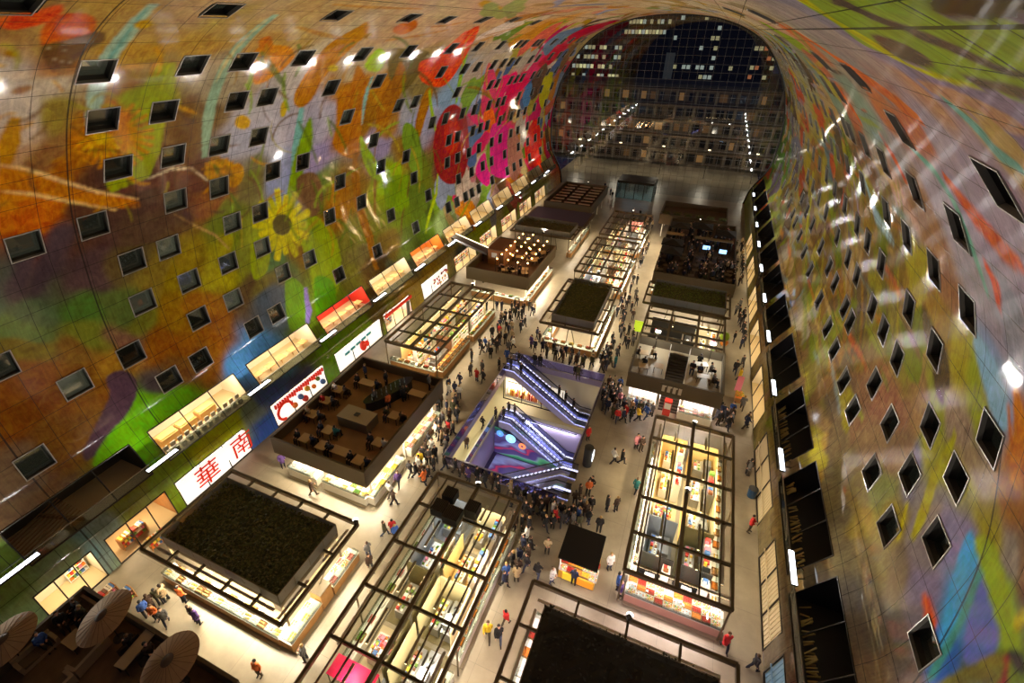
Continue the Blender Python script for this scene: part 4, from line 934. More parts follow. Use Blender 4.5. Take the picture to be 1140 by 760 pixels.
def booth(label, x0, x1, y0, y1, floorc, wallc, power, colr, seed, walls='NW', style='shelf', z=RZ-.3, hw=2.3):
    """a booth inside a stall: its own floor panel, partitions, worktop, shelving, stock and strip lamps"""
    cx, cy = (x0+x1)/2, (y0+y1)/2; a, b, c, d = x0-cx+.05, x1-cx-.05, y0-cy+.05, y1-cy-.05; r = random.Random(seed)
    t = thing('market_booth', label, 'booth', (cx, cy, 0))
    MB().box(a, b, c, d, .0, .03).build('floor_panel', floorc, t)
    if 'N' in walls: MB().box(a, b, d-.08, d, .03, hw).build('partition', wallc, t)
    if 'W' in walls: MB().box(a, a+.08, c, d, .03, hw).build('partition', wallc, t)
    if 'E' in walls: MB().box(b-.08, b, c, d, .03, hw).build('partition', wallc, t)
    if 'S' in walls: MB().box(a, b, c, c+.08, .03, hw).build('partition', wallc, t)
    top = r.choice([CASE, STEEL, CASE])
    if style in ('shelf', 'kitchen', 'plants'):
        m = MB(); m.box(a+.5, a+1.15, c+.4, d-.5, .03, .9); wt = m.build('worktop', top, t)
        g = MB()
        y = c+.5
        while y < d-.8:
            w = r.uniform(.08, .22); g.box(a+.55, a+.57+w, y, y+w, .9, .9+r.uniform(.05, .25), r.randrange(9)); g.box(a+.85, a+.87+w*.8, y, y+w*.9, .9, .9+r.uniform(.04, .2), r.choice([0, 4, 5, 0, 4, 6, 3])); y += w+.03
        tag(g.build('worktop_goods', PAL, wt), kind='stuff')
    if style in ('shelf', 'plants'):
        m = MB(); m2 = MB(); sx = b-.62
        for zz in (.1, .6, 1.1, 1.6, 2.0): m.box(sx, sx+.5, c+.3, d-.3, zz, zz+.03)
        for yy in (c+.3, (c+d)/2, d-.33): m.box(sx, sx+.5, yy, yy+.03, .03, 2.05)
        s = m.build('shelf_unit', top, t)
        for zz in (.63, 1.13, 1.63, 2.03):
            y = c+.35
            while y < d-.5: w = r.uniform(.1, .3); m2.box(sx+.05, sx+.05+min(.4, w*1.3), y, y+w, zz, zz+r.uniform(.1, .35), r.randrange(9)); y += w+.04
        tag(m2.build('shelf_goods', PAL if style == 'shelf' else [PAL[3], PAL[0], PAL[5], PAL[3], PAL[6], PAL[3], PAL[0], PAL[5], PAL[3]], s), kind='stuff')
    if style == 'kitchen':
        m = MB(); m.box(b-1.0, b-.3, c+.4, d-.4, .03, .92); m.box(b-.95, b-.35, c+.6, c+1.3, .92, 1.5); k = m.build('range_unit', STEEL, t)
        m = MB(); [m.lathe([(.01, 0), (.16, 0), (.17, .18), (.15, .18), (.14, .02), (.01, .02)], 10, (b-.65, y, .92)) for y in (0, .5)]; m.build('cooking_pot', STEEL, k)
    if style == 'island':
        m = MB(); m.box(-.7, .5, c+.7, d-.7, .03, .85); k = m.build('display_island', CASE, t); g = MB()
        for _ in range(130): x = r.uniform(-.66, .4); y = r.uniform(c+.8, d-1.0); w = r.uniform(.1, .25); g.box(x, x+w, y, y+w, .85, .85+r.uniform(.05, .25), r.randrange(9))
        tag(g.build('island_goods', PAL, k), kind='stuff')
    if power: lit_strip(t, ((a+b)/2-.1, c+.4, z), ((a+b)/2-.1, d-.4, z), .12, power, colr, LAMPW if colr[2] < .8 else LAMP)
    return t
WARM = (1, .80, .5); NEU = (1, .92, .78); COOL = (.75, .86, 1)
FB = mat('booth_floor_beige', (190,172,135), .45); FO = mat('booth_floor_olive', (110,98,60), .5); FG = mat('booth_floor_grey', (130,132,135), .4); FD = mat('booth_floor_dark', (60,56,52), .4); FY = mat('booth_floor_honey', (220,180,105), .45); FBR = mat('booth_floor_brown', (120,85,60), .5)
WC = mat('partition_cream', (225,210,165), .5); WO = mat('partition_olive', (98,88,52), .5); WG_ = mat('partition_grey', (120,122,125), .45); WD = mat('partition_dark', (52,50,46), .5); WY = mat('partition_honey', (222,192,128), .5); WR = mat('partition_brown', (110,75,50), .5)

# --- D: glass-roofed stall in the front middle
pergola('long bronze-framed glass stall roof at the bottom middle, with black roof boxes on it', -14.0, -7.2, 1.5, 22.4, [3.3, 6.55, 9.8, 13.0, 16.25, 19.5], [-12.3, -8.9, -13.1, -8.05], [-10.6], py=[1.6, 12.2, 22.3])
dd = [(-13, -10.7, 19.6, 21.9, FG, WG_, 70, COOL, 'NW', 'kitchen', 'steel-grey kitchen booth under the black roof boxes'),
 (-10.5, -8.1, 19.6, 21.9, FB, WC, 90, NEU, 'N', 'shelf', 'beige booth in the far right corner of the front glass-roofed stall'),
 (-13, -10.7, 16.4, 19.4, FG, WG_, 80, COOL, 'W', 'shelf', 'blue-lit booth with grey floor in the front glass-roofed stall'),
 (-10.5, -8.1, 16.4, 19.4, FY, WY, 150, WARM, 'W', 'shelf', 'glowing yellow booth of the front glass-roofed stall'),
 (-13, -10.7, 13.1, 16.1, FO, WO, 40, WARM, 'NE', 'plants', 'dim olive booth with plants in the front glass-roofed stall'),
 (-10.5, -8.1, 13.1, 16.1, FO, WC, 110, NEU, 'NWE', 'kitchen', 'olive-walled kitchen with a bright white worktop in the front glass-roofed stall'),
 (-13, -10.7, 9.9, 12.9, FB, WO, 90, NEU, 'E', 'island', 'beige booth with a display island beside the white-worktop kitchen aisle'),
 (-10.5, -8.1, 9.9, 12.9, FO, WC, 100, NEU, 'W', 'kitchen', 'pale grey-floored kitchen nearer the camera than the white-worktop one'),
 (-13, -10.7, 6.6, 9.7, FB, WC, 110, NEU, 'E', 'shelf', 'booth half under the crimson awning'),
 (-10.5, -8.1, 6.6, 9.7, FG, WG_, 70, NEU, 'W', 'shelf', 'grey booth at the bottom edge beside the crimson awning')]
for i, (a, b, c, d, fl, wl, pw, cl, wa, st, lb) in enumerate(dd): booth(lb, a, b, c, d, fl, wl, pw, cl, 40+i, wa, st)
t = thing('awning', 'crimson fabric awning stretched under the front glass roof', 'awning', (-12.1, 8.6, 0)); m = MB()
m.box(-1.3, 1.45, -.1, 1.0, 2.5, 2.53); m.build('canopy_cloth', mat('crimson_cloth', (225,20,80), .6), t); m = MB(); [m.tube((x, y, .03), (x, y, 2.5), .03) for x in (-1.25, 1.4) for y in (-.05, .95)]; m.build('frame', DARKM, t)
rb = 0
for x, y, w, h, lb in ((-11.9, 20.5, .9, .7, 'black roof box at the far left of the group on the front glass roof'), (-12.1, 19.3, 1.0, .6, 'black roof box nearest the left beam on the front glass roof'), (-11.0, 19.1, 1.1, .6, 'widest black roof box of the group on the front glass roof'), (-9.9, 20.0, .9, .8, 'black roof box standing right of the centre beam')):
    t = thing('roof_unit', lb, 'ventilation box', (x, y, RZ+.22)); MB().box(-w/2, w/2, -w/2, w/2, .12, .12+h).build('casing', BLACK, t); m = MB(); [m.box(-w/2+i*.12, -w/2+.05+i*.12, -w/2-.02, w/2+.02, h+.12, h+.15) for i in range(int(w/.12))]; m.build('grille', DARKM, t); m = MB(); m.box(-w/2, w/2, -w/2, -w/2+.06, 0, .12); m.box(-w/2, w/2, w/2-.06, w/2, 0, .12); m.build('skid', BEAM, t)
counter('long cream display counter along the right side of the front glass-roofed stall', (-7.35, 3.0), (-7.35, 11.8), .75, ['cheese', 'white', 'nuts'], 'the long right-hand counter of the front stall', -1, front=CASE, seed=1, power=90)
counter('meat and fruit counter along the far right side of the front glass-roofed stall', (-7.35, 12.6), (-7.35, 21.8), .75, ['meat', 'orange', 'sweet'], 'the far right counter of the front glass-roofed stall', -1, front=CASE, seed=2, power=90)
counter('left-hand counter of the front glass-roofed stall beside the walkway', (-13.7, 21.6), (-13.7, 9.6), .6, ['green', 'white', 'meat'], 'the left-hand counter of the front glass-roofed stall', -1, front=CASE, seed=3, power=40, step=1.1)

# --- E: glass-roofed stall at the right
pergola('glass stall roof with dark frame at the right, over yellow-lit booths', .5, 6.8, 20.3, 35.8, [23.3, 26.5, 29.7, 33.0], [1.3, 2.5, 4.95, 6.1], [3.65], py=[20.4, 28.0, 35.7])
ee = [(1.35, 3.55, 33.1, 35.3, FY, WY, 120, WARM, 'NW', 'shelf', 'honey-yellow booth in the far left corner of the right glass-roofed stall'), (3.75, 6.0, 33.1, 35.3, FY, WY, 120, WARM, 'NE', 'kitchen', 'honey-yellow booth in the far right corner of the right glass-roofed stall'),
 (1.35, 3.55, 29.8, 32.9, FB, WY, 160, WARM, 'W', 'shelf', 'yellow booth with a white poster wall, second row of the right glass-roofed stall'), (3.75, 6.0, 29.8, 32.9, FB, WC, 150, NEU, 'E', 'shelf', 'cream booth with amber shelves, second row of the right glass-roofed stall'),
 (1.35, 3.55, 26.6, 29.6, FB, WC, 130, WARM, 'W', 'island', 'warm beige booth in the middle row of the right glass-roofed stall, left half'), (3.75, 6.0, 26.6, 29.6, FY, WC, 130, WARM, 'E', 'kitchen', 'warm beige booth in the middle row of the right glass-roofed stall, right half'),
 (1.35, 3.55, 23.4, 26.4, FG, WG_, 50, COOL, 'NW', 'kitchen', 'bluish dim booth in the right glass-roofed stall'), (3.75, 6.0, 23.4, 26.4, FO, WO, 35, NEU, 'N', 'shelf', 'dim olive booth in the right glass-roofed stall'),
 (1.35, 3.55, 21.9, 23.2, FD, WD, 35, NEU, 'N', 'shelf', 'dark booth behind the candy counter, left half'), (3.75, 6.0, 21.9, 23.2, FD, WD, 35, NEU, 'N', 'shelf', 'dark booth behind the candy counter, right half')]
for i, (a, b, c, d, fl, wl, pw, cl, wa, st, lb) in enumerate(ee): booth(lb, a, b, c, d, fl, wl, pw, cl, 70+i, wa, st)
counter('wide candy counter at the near end of the right glass-roofed stall', (.9, 20.55), (6.9, 20.55), 1.3, ['sweet', 'fish', 'orange', 'red', 'sweet'], 'the candy counter of the right glass-roofed stall', -1, front=mat('pinkish_front', (190,142,125), .5), seed=4, rows=3, power=170, step=.58, colr=(1, .85, .8))
counter('left side counter of the right glass-roofed stall facing the plaza', (.75, 35.2), (.75, 21.9), .6, ['nuts', 'sweet', 'white'], 'the left side counter of the right glass-roofed stall', -1, front=CASE, seed=5, power=60, step=.9)
counter('right side counter of the right glass-roofed stall beside the shutters', (6.55, 21.9), (6.55, 35.2), .5, ['cheese', 'orange', 'bread'], 'the right side counter of the right glass-roofed stall', -1, front=OAK, seed=6, power=60, step=1.1)

# --- hedge roofs (A, G, I2, F)
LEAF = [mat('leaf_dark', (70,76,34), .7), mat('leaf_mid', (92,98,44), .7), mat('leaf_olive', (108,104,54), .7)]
def hedge(parent, a, b, c, d, z, seed, hgt=.55, n=2600, dark=1.0, mats=None):
    r = random.Random(seed); m = MB(); nx = max(4, int((b-a)/.4)); ny = max(4, int((d-c)/.4)); vs = []
    for i in range(nx+1):
        for j in range(ny+1):
            e = i in (0, nx) or j in (0, ny); vs.append((a+(b-a)*i/nx, c+(d-c)*j/ny, z+(0 if e else hgt*r.uniform(.6, 1.0))))
    m.add(vs, [(i*(ny+1)+j, (i+1)*(ny+1)+j, (i+1)*(ny+1)+j+1, i*(ny+1)+j+1) for i in range(nx) for j in range(ny)])
    for _ in range(n):
        x = r.uniform(a, b); y = r.uniform(c, d); zz = z+hgt*r.uniform(.7, 1.25); s = r.uniform(.06, .15); th = r.uniform(0, 6.3); ti = r.uniform(-.6, .6)
        u = Vector((math.cos(th), math.sin(th), ti))*s; w = Vector((-math.sin(th), math.cos(th), r.uniform(-.5, .5)))*s*.5; p = Vector((x, y, zz))
        m.face([p-u, p-w, p+u, p+w], r.randrange(3))
    o = m.build('hedge_planting', mats or LEAF, parent); o['kind'] = 'stuff'; return o
def hedge_roof(label, x0, x1, y0, y1, seed, n=2600, mats=None, near=None, rail=True, ins=(1.1, .85, .9, 1.1), purl=2.35, hm=None):
    t = thing('planted_stall_roof', label, 'stall roof', ((x0+x1)/2, (y0+y1)/2, 0)); cx, cy = (x0+x1)/2, (y0+y1)/2; a, b, c, d = x0-cx, x1-cx, y0-cy, y1-cy
    for p, q in (((a, c), (b, c)), ((a, d), (b, d)), ((a, c), (a, d)), ((b, c), (b, d))): MB().bar((*p, RZ), (*q, RZ), .2, .28).build('edge_beam', BEAM, t)
    i0, i1, j0, j1 = a+ins[0], b-ins[1], c+ins[2], d-ins[3]
    for x in np.arange(a+purl, b-.5, purl):
        MB().bar((x, c, RZ), (x, j0, RZ), .14, .18).build('purlin', BEAM2, t); MB().bar((x, j1, RZ), (x, d, RZ), .14, .18).build('purlin', BEAM2, t)
    for y in np.arange(c+purl, d-.5, purl):
        MB().bar((a, y, RZ), (i0, y, RZ), .14, .18).build('purlin', BEAM2, t); MB().bar((i1, y, RZ), (b, y, RZ), .14, .18).build('purlin', BEAM2, t)
    MB().box(i0, i1, j0, j1, RZ-.35, RZ+.05).build('roof_slab', FASC, t)
    if rail:
        m = MB(); H = .85
        for p, q in (((i0, j0), (i1, j0)), ((i1, j0), (i1, j1)), ((i1, j1), (i0, j1)), ((i0, j1), (i0, j0))): m.bar((*p, RZ+.05+H/2), (*q, RZ+.05+H/2), .015, H)
        m.build('railing_glass', glass_mat('railing_glass', (190,186,172), .32, .5), t)
        m = MB()
        for p, q in (((i0, j0), (i1, j0)), ((i1, j0), (i1, j1)), ((i1, j1), (i0, j1)), ((i0, j1), (i0, j0))):
            m.bar((*p, RZ+.07+H), (*q, RZ+.07+H), .05, .04); L = math.dist(p, q); k = int(L/1.3)
            for i in range(k+1): u = i/k; m.bar((p[0]+(q[0]-p[0])*u, p[1]+(q[1]-p[1])*u, RZ+.05), (p[0]+(q[0]-p[0])*u, p[1]+(q[1]-p[1])*u, RZ+.07+H), .035)
        m.build('railing', mat('railing_bronze', (120,108,84), .4, .4), t)
    hedge(t, i0+.08, i1-.08, j0+.08, j1-.08, RZ+.06, seed, n=n, mats=mats, hgt=hm or .5)
    for x in (i0+.1, i1-.1):
        for y in (j0+.1, j1-.1): MB().tube((x, y, .05), (x, y, RZ-.3), .08).build('post', BEAM, t)
    # slanting struts out to the edge beams
    for x, y, x2, y2 in ((i0+2, j0, i0+2.3, c), (i1-2, j0, i1-2.3, c), (i1, 0, b, .3)): MB().tube((x, y, 1.2), (x2, y2, RZ-.1), .045).build('strut', FASC, t)
    return t
hedge_roof('large stall roof planted with dark hedge at the lower left, inside a glass railing', -28.7, -16.9, 9.1, 16.3, 1, 6500)
counter('brightly lit glass-cased counter along the front of the lower-left hedge-roofed stall', (-28.2, 9.25), (-17.95, 9.25), .9, ['cheese', 'white', 'bread', 'fish'], 'the front counter of the lower-left hedge-roofed stall', -1, front=OAK, seed=10, power=330, rows=2)
counter('white deli counter with oak front on the right side of the lower-left hedge-roofed stall', (-17.0, 9.3), (-17.0, 12.0), .9, ['cheese', 'white'], 'the oak-fronted deli counter beside the dark cupboard', -1, front=OAK, seed=11, power=330, rows=2)
counter('pastry counter with oak front at the far right corner of the lower-left hedge-roofed stall', (-17.0, 13.2), (-17.0, 15.9), .9, ['meat', 'white', 'sweet'], 'the far right pastry counter of the lower-left stall', -1, front=OAK, seed=12, power=330, rows=2)
t = thing('tall_cupboard', 'dark-topped oak cupboard between the two side counters of the lower-left hedge-roofed stall', 'cupboard', (-17.5, 12.6, 0)); MB().box(-.45, .45, -.5, .5, .02, 1.5).build('carcass', OAK, t); MB().box(-.47, .47, -.52, .52, 1.5, 1.55).build('cupboard_top', FASC, t); MB().box(.45, .47, -.46, -.01, .1, 1.45).build('door', OAK, t); MB().box(.45, .47, .01, .46, .1, 1.45).build('door', OAK, t)
t = thing('fascia_sign', 'dark fascia sign with white lettering under the roof edge beside the pastry counter', 'sign', (-17.15, 14.2, 3.15)); MB().box(-.06, .06, -1.5, 1.5, -.2, .2).build('sign_board', DKG, t)
m = MB(); r = random.Random(1); [m.box(.06, .075, -1.3+i*.2, -1.3+i*.2+r.uniform(.06, .15), -.08, .08) for i in range(13)]; m.build('white_lettering', mat('white_glow', (250,250,250), em=1.5), t)
booth('lit kitchen inside the lower-left hedge-roofed stall', -27, -19, 10.4, 15.4, FB, WC, 200, WARM, 90, 'N', 'kitchen')
hedge_roof('stall roof planted with dark hedge in the middle of the hall', -14.0, -7.1, 47.0, 59.3, 2, 2600, purl=2.9)
hedge_roof('long narrow stall roof with bushy planting to the right of the middle aisle', -3.7, 6.3, 56.8, 63.2, 3, 2600, mats=[mat('leaf_dark'), mat('leaf_yellow_green', (110,135,50), .7), mat('leaf_olive')], ins=(.8, .6, .5, .9))  # yellow-green leaves mixed at random among the darker ones
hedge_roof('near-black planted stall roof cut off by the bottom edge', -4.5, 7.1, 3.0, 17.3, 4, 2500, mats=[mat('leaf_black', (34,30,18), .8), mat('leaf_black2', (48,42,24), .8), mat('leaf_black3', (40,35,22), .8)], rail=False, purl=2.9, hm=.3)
counter('pink-lit counter under the far edge of the near-black planted roof', (6.4, 16.9), (-4.0, 16.9), .8, ['fish', 'sweet', 'white'], 'the pink-lit counter under the near-black planted roof', -1, front=mat('pinkish_front', (190,142,125), .5), seed=13, power=80, colr=(1, .75, .95), step=1.0)
counter('counter under the left edge of the near-black planted roof', (-4.2, 16.0), (-4.2, 4.0), .7, ['red', 'orange', 'white'], 'the left counter under the near-black planted roof', -1, front=CASE, seed=14, power=70, colr=(1, .8, .8), step=1.1)

# --- glass roofs C, H2, H1
pergola('glass stall roof with gridded dark frame beside the left wall, past the terrace', -28.2, -21.9, 36.3, 51.9, [38.8, 41.8, 44.8, 48.4], [-27.4, -26.2, -23.6, -22.7], [-25.0], py=[36.4, 44.3, 51.8])
cc = [(-27.2, -25.1, 37.5, 41.6, FY, WY, 120, WARM, 'W', 'shelf', 'yellow-floored booth at the near end of the left glass-roofed stall'), (-24.9, -22.8, 37.5, 41.6, FBR, WR, 70, WARM, 'N', 'kitchen', 'brown bakery booth at the near end of the left glass-roofed stall'),
 (-27.2, -25.1, 41.9, 46.6, FB, WC, 100, NEU, 'W', 'shelf', 'pale booth in the middle of the left glass-roofed stall'), (-24.9, -22.8, 41.9, 46.6, FO, WO, 60, WARM, 'N', 'plants', 'olive booth in the middle of the left glass-roofed stall'),
 (-27.2, -25.1, 46.9, 51.3, FB, WC, 90, NEU, 'W', 'shelf', 'pale booth at the far end of the left glass-roofed stall'), (-24.9, -22.8, 46.9, 51.3, FO, WC, 80, WARM, 'N', 'shelf', 'green-grey booth at the far end of the left glass-roofed stall')]
for i, (a, b, c, d, fl, wl, pw, cl, wa, st, lb) in enumerate(cc): booth(lb, a, b, c, d, fl, wl, pw, cl, 100+i, wa, st)
counter('bread and fruit counter along the right side of the left glass-roofed stall', (-21.6, 37.0), (-21.6, 43.8), 1.1, ['bread', 'orange', 'bread'], 'the bread counter of the left glass-roofed stall', -1, seed=20, power=120, rows=2, step=.75, colr=WARM)
counter('vegetable counter at the far right side of the left glass-roofed stall', (-21.6, 44.8), (-21.6, 51.5), .8, ['green', 'yellow', 'orange'], 'the vegetable counter of the left glass-roofed stall', -1, seed=21, power=120, step=.8)
counter('pastry counter at the near end of the left glass-roofed stall', (-28.0, 36.6), (-22.4, 36.6), .8, ['white', 'bread', 'red'], 'the near-end pastry counter of the left glass-roofed stall', -1, seed=22, power=110, step=.8)
pergola('small-paned glass stall roof in the middle of the hall behind the hedge-roofed one', -14.0, -7.2, 62.3, 76.3, [65, 67.8, 70.6, 73.4], [-13.1, -12.0, -9.0, -8.0], [-10.6])
pergola('far glass stall roof with pink-lit panes in the middle of the hall', -14.0, -7.0, 78.1, 91.0, [81, 84.2, 87.5], [-13.1, -12.0, -9.0, -8.0], [-10.6])
hh = [(-12.85, -10.7, 63, 69, FG, WG_, 150, COOL, 'W', 'kitchen', 'cool blue-lit booth under the small-paned roof'), (-10.5, -8.3, 63, 69, FBR, WR, 110, WARM, 'N', 'shelf', 'brown booth under the small-paned roof'), (-12.85, -10.7, 69.2, 75.6, FB, WC, 140, NEU, 'W', 'shelf', 'pale booth at the far end of the small-paned roof, left'), (-10.5, -8.3, 69.2, 75.6, FB, WC, 110, NEU, 'N', 'shelf', 'pale booth at the far end of the small-paned roof, right'),
 (-12.85, -10.7, 79, 84.4, FB, WC, 180, NEU, 'W', 'shelf', 'bright booth at the near left of the far glass roof'), (-10.5, -8.3, 79, 84.4, FG, WG_, 80, NEU, 'N', 'kitchen', 'grey booth at the near right of the far glass roof'), (-12.85, -10.7, 84.7, 90.4, FO, WO, 90, WARM, 'W', 'shelf', 'olive booth at the far left of the far glass roof'), (-10.5, -8.3, 84.7, 90.4, FB, mat('partition_pink', (220,150,140), .5), 190, (1, .8, .75), 'N', 'shelf', 'pink-lit booth at the far right of the far glass roof')]
for i, (a, b, c, d, fl, wl, pw, cl, wa, st, lb) in enumerate(hh): booth(lb, a, b, c, d, fl, wl, pw, cl, 120+i, wa, st)
for lb, p, q, kk, sd, pw, wh in (('right-hand counter under the small-paned glass roof', (-7.3, 63), (-7.3, 76), ['orange', 'cheese', 'red'], 30, 110, 'the right-hand counter under the small-paned roof'), ('left-hand counter under the small-paned glass roof', (-13.8, 76), (-13.8, 63), ['orange', 'green', 'red'], 31, 80, 'the left-hand counter under the small-paned roof'),
    ('right-hand counter under the far glass roof', (-7.2, 79), (-7.2, 90.6), ['cheese', 'white'], 32, 130, 'the right-hand counter under the far glass roof'), ('near counter under the far glass roof', (-13.6, 78.4), (-7.6, 78.4), ['bread', 'white'], 33, 90, 'the near counter under the far glass roof'),
    ('fruit counter at the near end of the middle hedge-roofed stall', (-13.6, 47.4), (-7.6, 47.4), ['orange', 'red', 'yellow', 'green'], 34, 170, 'the fruit counter of the middle hedge-roofed stall'), ('long counter down the right side of the middle hedge-roofed stall', (-7.2, 47.6), (-7.2, 59), ['cheese', 'bread', 'sweet'], 35, 150, 'the right side counter of the middle hedge-roofed stall'),
    ('left side counter of the middle hedge-roofed stall', (-13.9, 59), (-13.9, 48), ['white', 'green'], 36, 90, 'the left side counter of the middle hedge-roofed stall')):
    counter(lb, p, q, .9, kk, wh, -1, seed=sd, power=pw, step=1.0)
# ------------------------------------------------------------------ furniture
DKW = mat('dark_wood_deck', (86,66,42), .6, noise_s=1.5, noise_a=.2); TDK = mat('terrace_table_top', (196,168,122), .5); CHD = mat('dark_chair', (56,48,38), .6); SOFA = mat('sofa_grey_brown', (170,150,118), .8); CUSH = mat('sofa_cushion', (110,94,70), .85); GREYT = mat('grey_table', (180,165,134), .5)
def table_proto(name, w, d, h, top, leg=CHD):
    t = thing(name, 'x', 'table'); MB().box(-w/2, w/2, -d/2, d/2, h-.04, h).build('table_top', top, t)
    for x in (-w/2+.06, w/2-.06):
        for y in (-d/2+.06, d/2-.06): MB().box(x-.025, x+.025, y-.025, y+.025, 0, h-.04).build('leg', leg, t)
    return t
def chair_proto(name='cafe_chair', c=CHD):
    t = thing(name, 'x', 'chair'); MB().box(-.21, .21, -.21, .21, .43, .47).build('seat', c, t); MB().bar((-.0, .22, .5), (0, .27, .86), .42, .03, upv=(0, 1, 0)).build('backrest', c, t)
    for x in (-.18, .18):
        for y in (-.18, .18): MB().bar((x, y, 0), (x, y, .44), .035).build('leg', c, t)
    return t
FP = {}; FU = set()
def place(kind, mk, x, y, z, rz, label, group=None):
    if kind not in FP: FP[kind] = mk()
    if kind not in FU: FU.add(kind); r = FP[kind]; KIDS[r.name] = [(c, kids(c)) for c in kids(r)]
    else: r, _ = copy_tree(FP[kind], (0, 0, 0))
    r.location = (x, y, z); r.rotation_euler = (0, 0, rz); r['label'] = label
    if group: r['group'] = group
    return r
def terrace(label, x0, x1, y0, y1, ztop, floorm, under=3.0, cap=BEAM, fasc=FASC, posts=True, name='roof_terrace', hole=None):
    t = thing(name, label, 'terrace', ((x0+x1)/2, (y0+y1)/2, 0)); cx, cy = (x0+x1)/2, (y0+y1)/2; a, b, c, d = x0-cx, x1-cx, y0-cy, y1-cy
    if hole:
        h = [hole[0]-cx, hole[1]-cx, hole[2]-cy, hole[3]-cy]; m = MB()
        for q in ((a+.02, h[0], c+.02, d-.02), (h[1], b-.02, c+.02, d-.02), (h[0], h[1], c+.02, h[2]), (h[0], h[1], h[3], d-.02)): m.box(*q, under, 3.6)
        m.build('deck', floorm, t)
    else: MB().box(a+.02, b-.02, c+.02, d-.02, under, 3.6).build('deck', floorm, t)
    for q in ((a, b, c, c+.14), (a, b, d-.14, d), (a, a+.14, c+.14, d-.14), (b-.14, b, c+.14, d-.14)):
        p = MB().box(*q, under-.1, ztop).build('parapet', fasc, t); MB().box(q[0]-.02, q[1]+.02, q[2]-.02, q[3]+.02, ztop, ztop+.05).build('parapet_cap', cap, p)
    if posts:
        for x in (a+.7, b-.7):
            for y in np.linspace(c+1.2, d-1.2, max(2, int((d-c)/5)+1)): MB().tube((x, y, 0), (x, y, under), .09).build('post', CASE, t)
    return t
# --- B: dark cafe terrace on a stall roof
BZ = 3.6
terrace('dark brown cafe terrace on top of the lit stall beside the left wall', -27.7, -18.6, 19.5, 31.8, 4.55, mat('cafe_floor', (150,114,74), .55, noise_s=.8, noise_a=.2))
t = thing('skylight_box', 'pale flat box with a small dark square in the middle of the cafe terrace', 'box', (-22.9, 24.5, BZ)); MB().box(-1.5, 1.5, -.8, .8, 0, 1.0).build('box_side', mat('box_grey', (120,112,95), .6), t); MB().box(-1.52, 1.52, -.82, .82, 1.0, 1.04).build('box_lid', mat('box_lid', (172,160,130), .6), t); MB().box(-.22, .22, -.2, .2, 1.04, 1.1).build('hatch', DKG, t)
t = thing('bar_counter', 'long dark bar with glinting bottles at the far end of the cafe terrace', 'bar', (-22.3, 28.4, BZ), math.radians(68))
P = [(1.9*math.cos(a)+(.6 if math.cos(a) > 0 else -.6), .62*math.sin(a)) for a in np.linspace(0, 2*PI, 28, endpoint=False)]; MB().prism(P, 0, 1.02).build('bar_body', DKG, t); MB().prism([(x*1.06, y*1.1) for x, y in P], 1.02, 1.07).build('bar_top', mat('bar_gloss', (30,34,34), .12), t)
r = random.Random(3)
for k in range(16):
    o = MB().lathe([(.001, 0), (.045, 0), (.045, .2), (.015, .25), (.015, .32), (.001, .32)], 7).build('bottle', mat('bottle_glass', (190,205,200), .08, .3), None)
    a = -1.9+k*.25; v = Vector((a, .22 if k % 2 else -.2, 1.07)); v.rotate(Matrix.Rotation(math.radians(68), 3, 'Z')); o.location = Vector((-22.3, 28.4, BZ))+v; tag(o, 'glass bottle standing on the dark bar of the cafe terrace', 'bottle', 'bottles on the terrace bar')
mkT = lambda: table_proto('cafe_table', .9, .9, .75, TDK); mkT2 = lambda: table_proto('cafe_table', 1.6, .8, .75, TDK); mkC = lambda: chair_proto()
TB = [(-25.3,20.8,'A'),(-23.5,20.7,'A'),(-21.8,20.8,'L'),(-19.9,20.6,'A'),(-26.8,26.9,'A'),(-26.8,25.2,'A'),(-26.7,23.3,'A'),(-25.0,28.8,'L'),(-19.9,29.3,'L'),(-19.6,22.8,'A'),(-20.2,26.0,'A'),(-24.2,22.3,'A')]
wh = ['leftmost near-parapet table', 'second near-parapet table from the left', 'long pale near-parapet table', 'near right corner table', 'farthest small left-parapet table', 'middle small left-parapet table', 'nearest small left-parapet table', 'long table left of the bar', 'long table right of the bar', 'small right-parapet table near the corner', 'middle right-parapet table', 'small table before the pale box']
SEATS = []
for (x, y, k), w in zip(TB, wh):
    place('tb'+k, mkT if k == 'A' else mkT2, x, y, BZ, 0, f'{w} on the dark cafe terrace', 'tables of the cafe terrace')
    hx = .75 if k == 'A' else 1.1
    for dx, rz in ((-hx, -PI/2), (hx, PI/2)) if k == 'A' else ((-hx, -PI/2), (hx, PI/2)):
        xx = min(max(x+dx, -27.2), -19.1); place('ch', mkC, xx, y, BZ, -rz if dx < 0 else -rz, f'dark chair at the {w} of the cafe terrace', f'chairs at the {w}')
        SEATS.append((xx, y, BZ, (PI/2 if dx < 0 else -PI/2)-PI/2, 'the dark cafe terrace'))
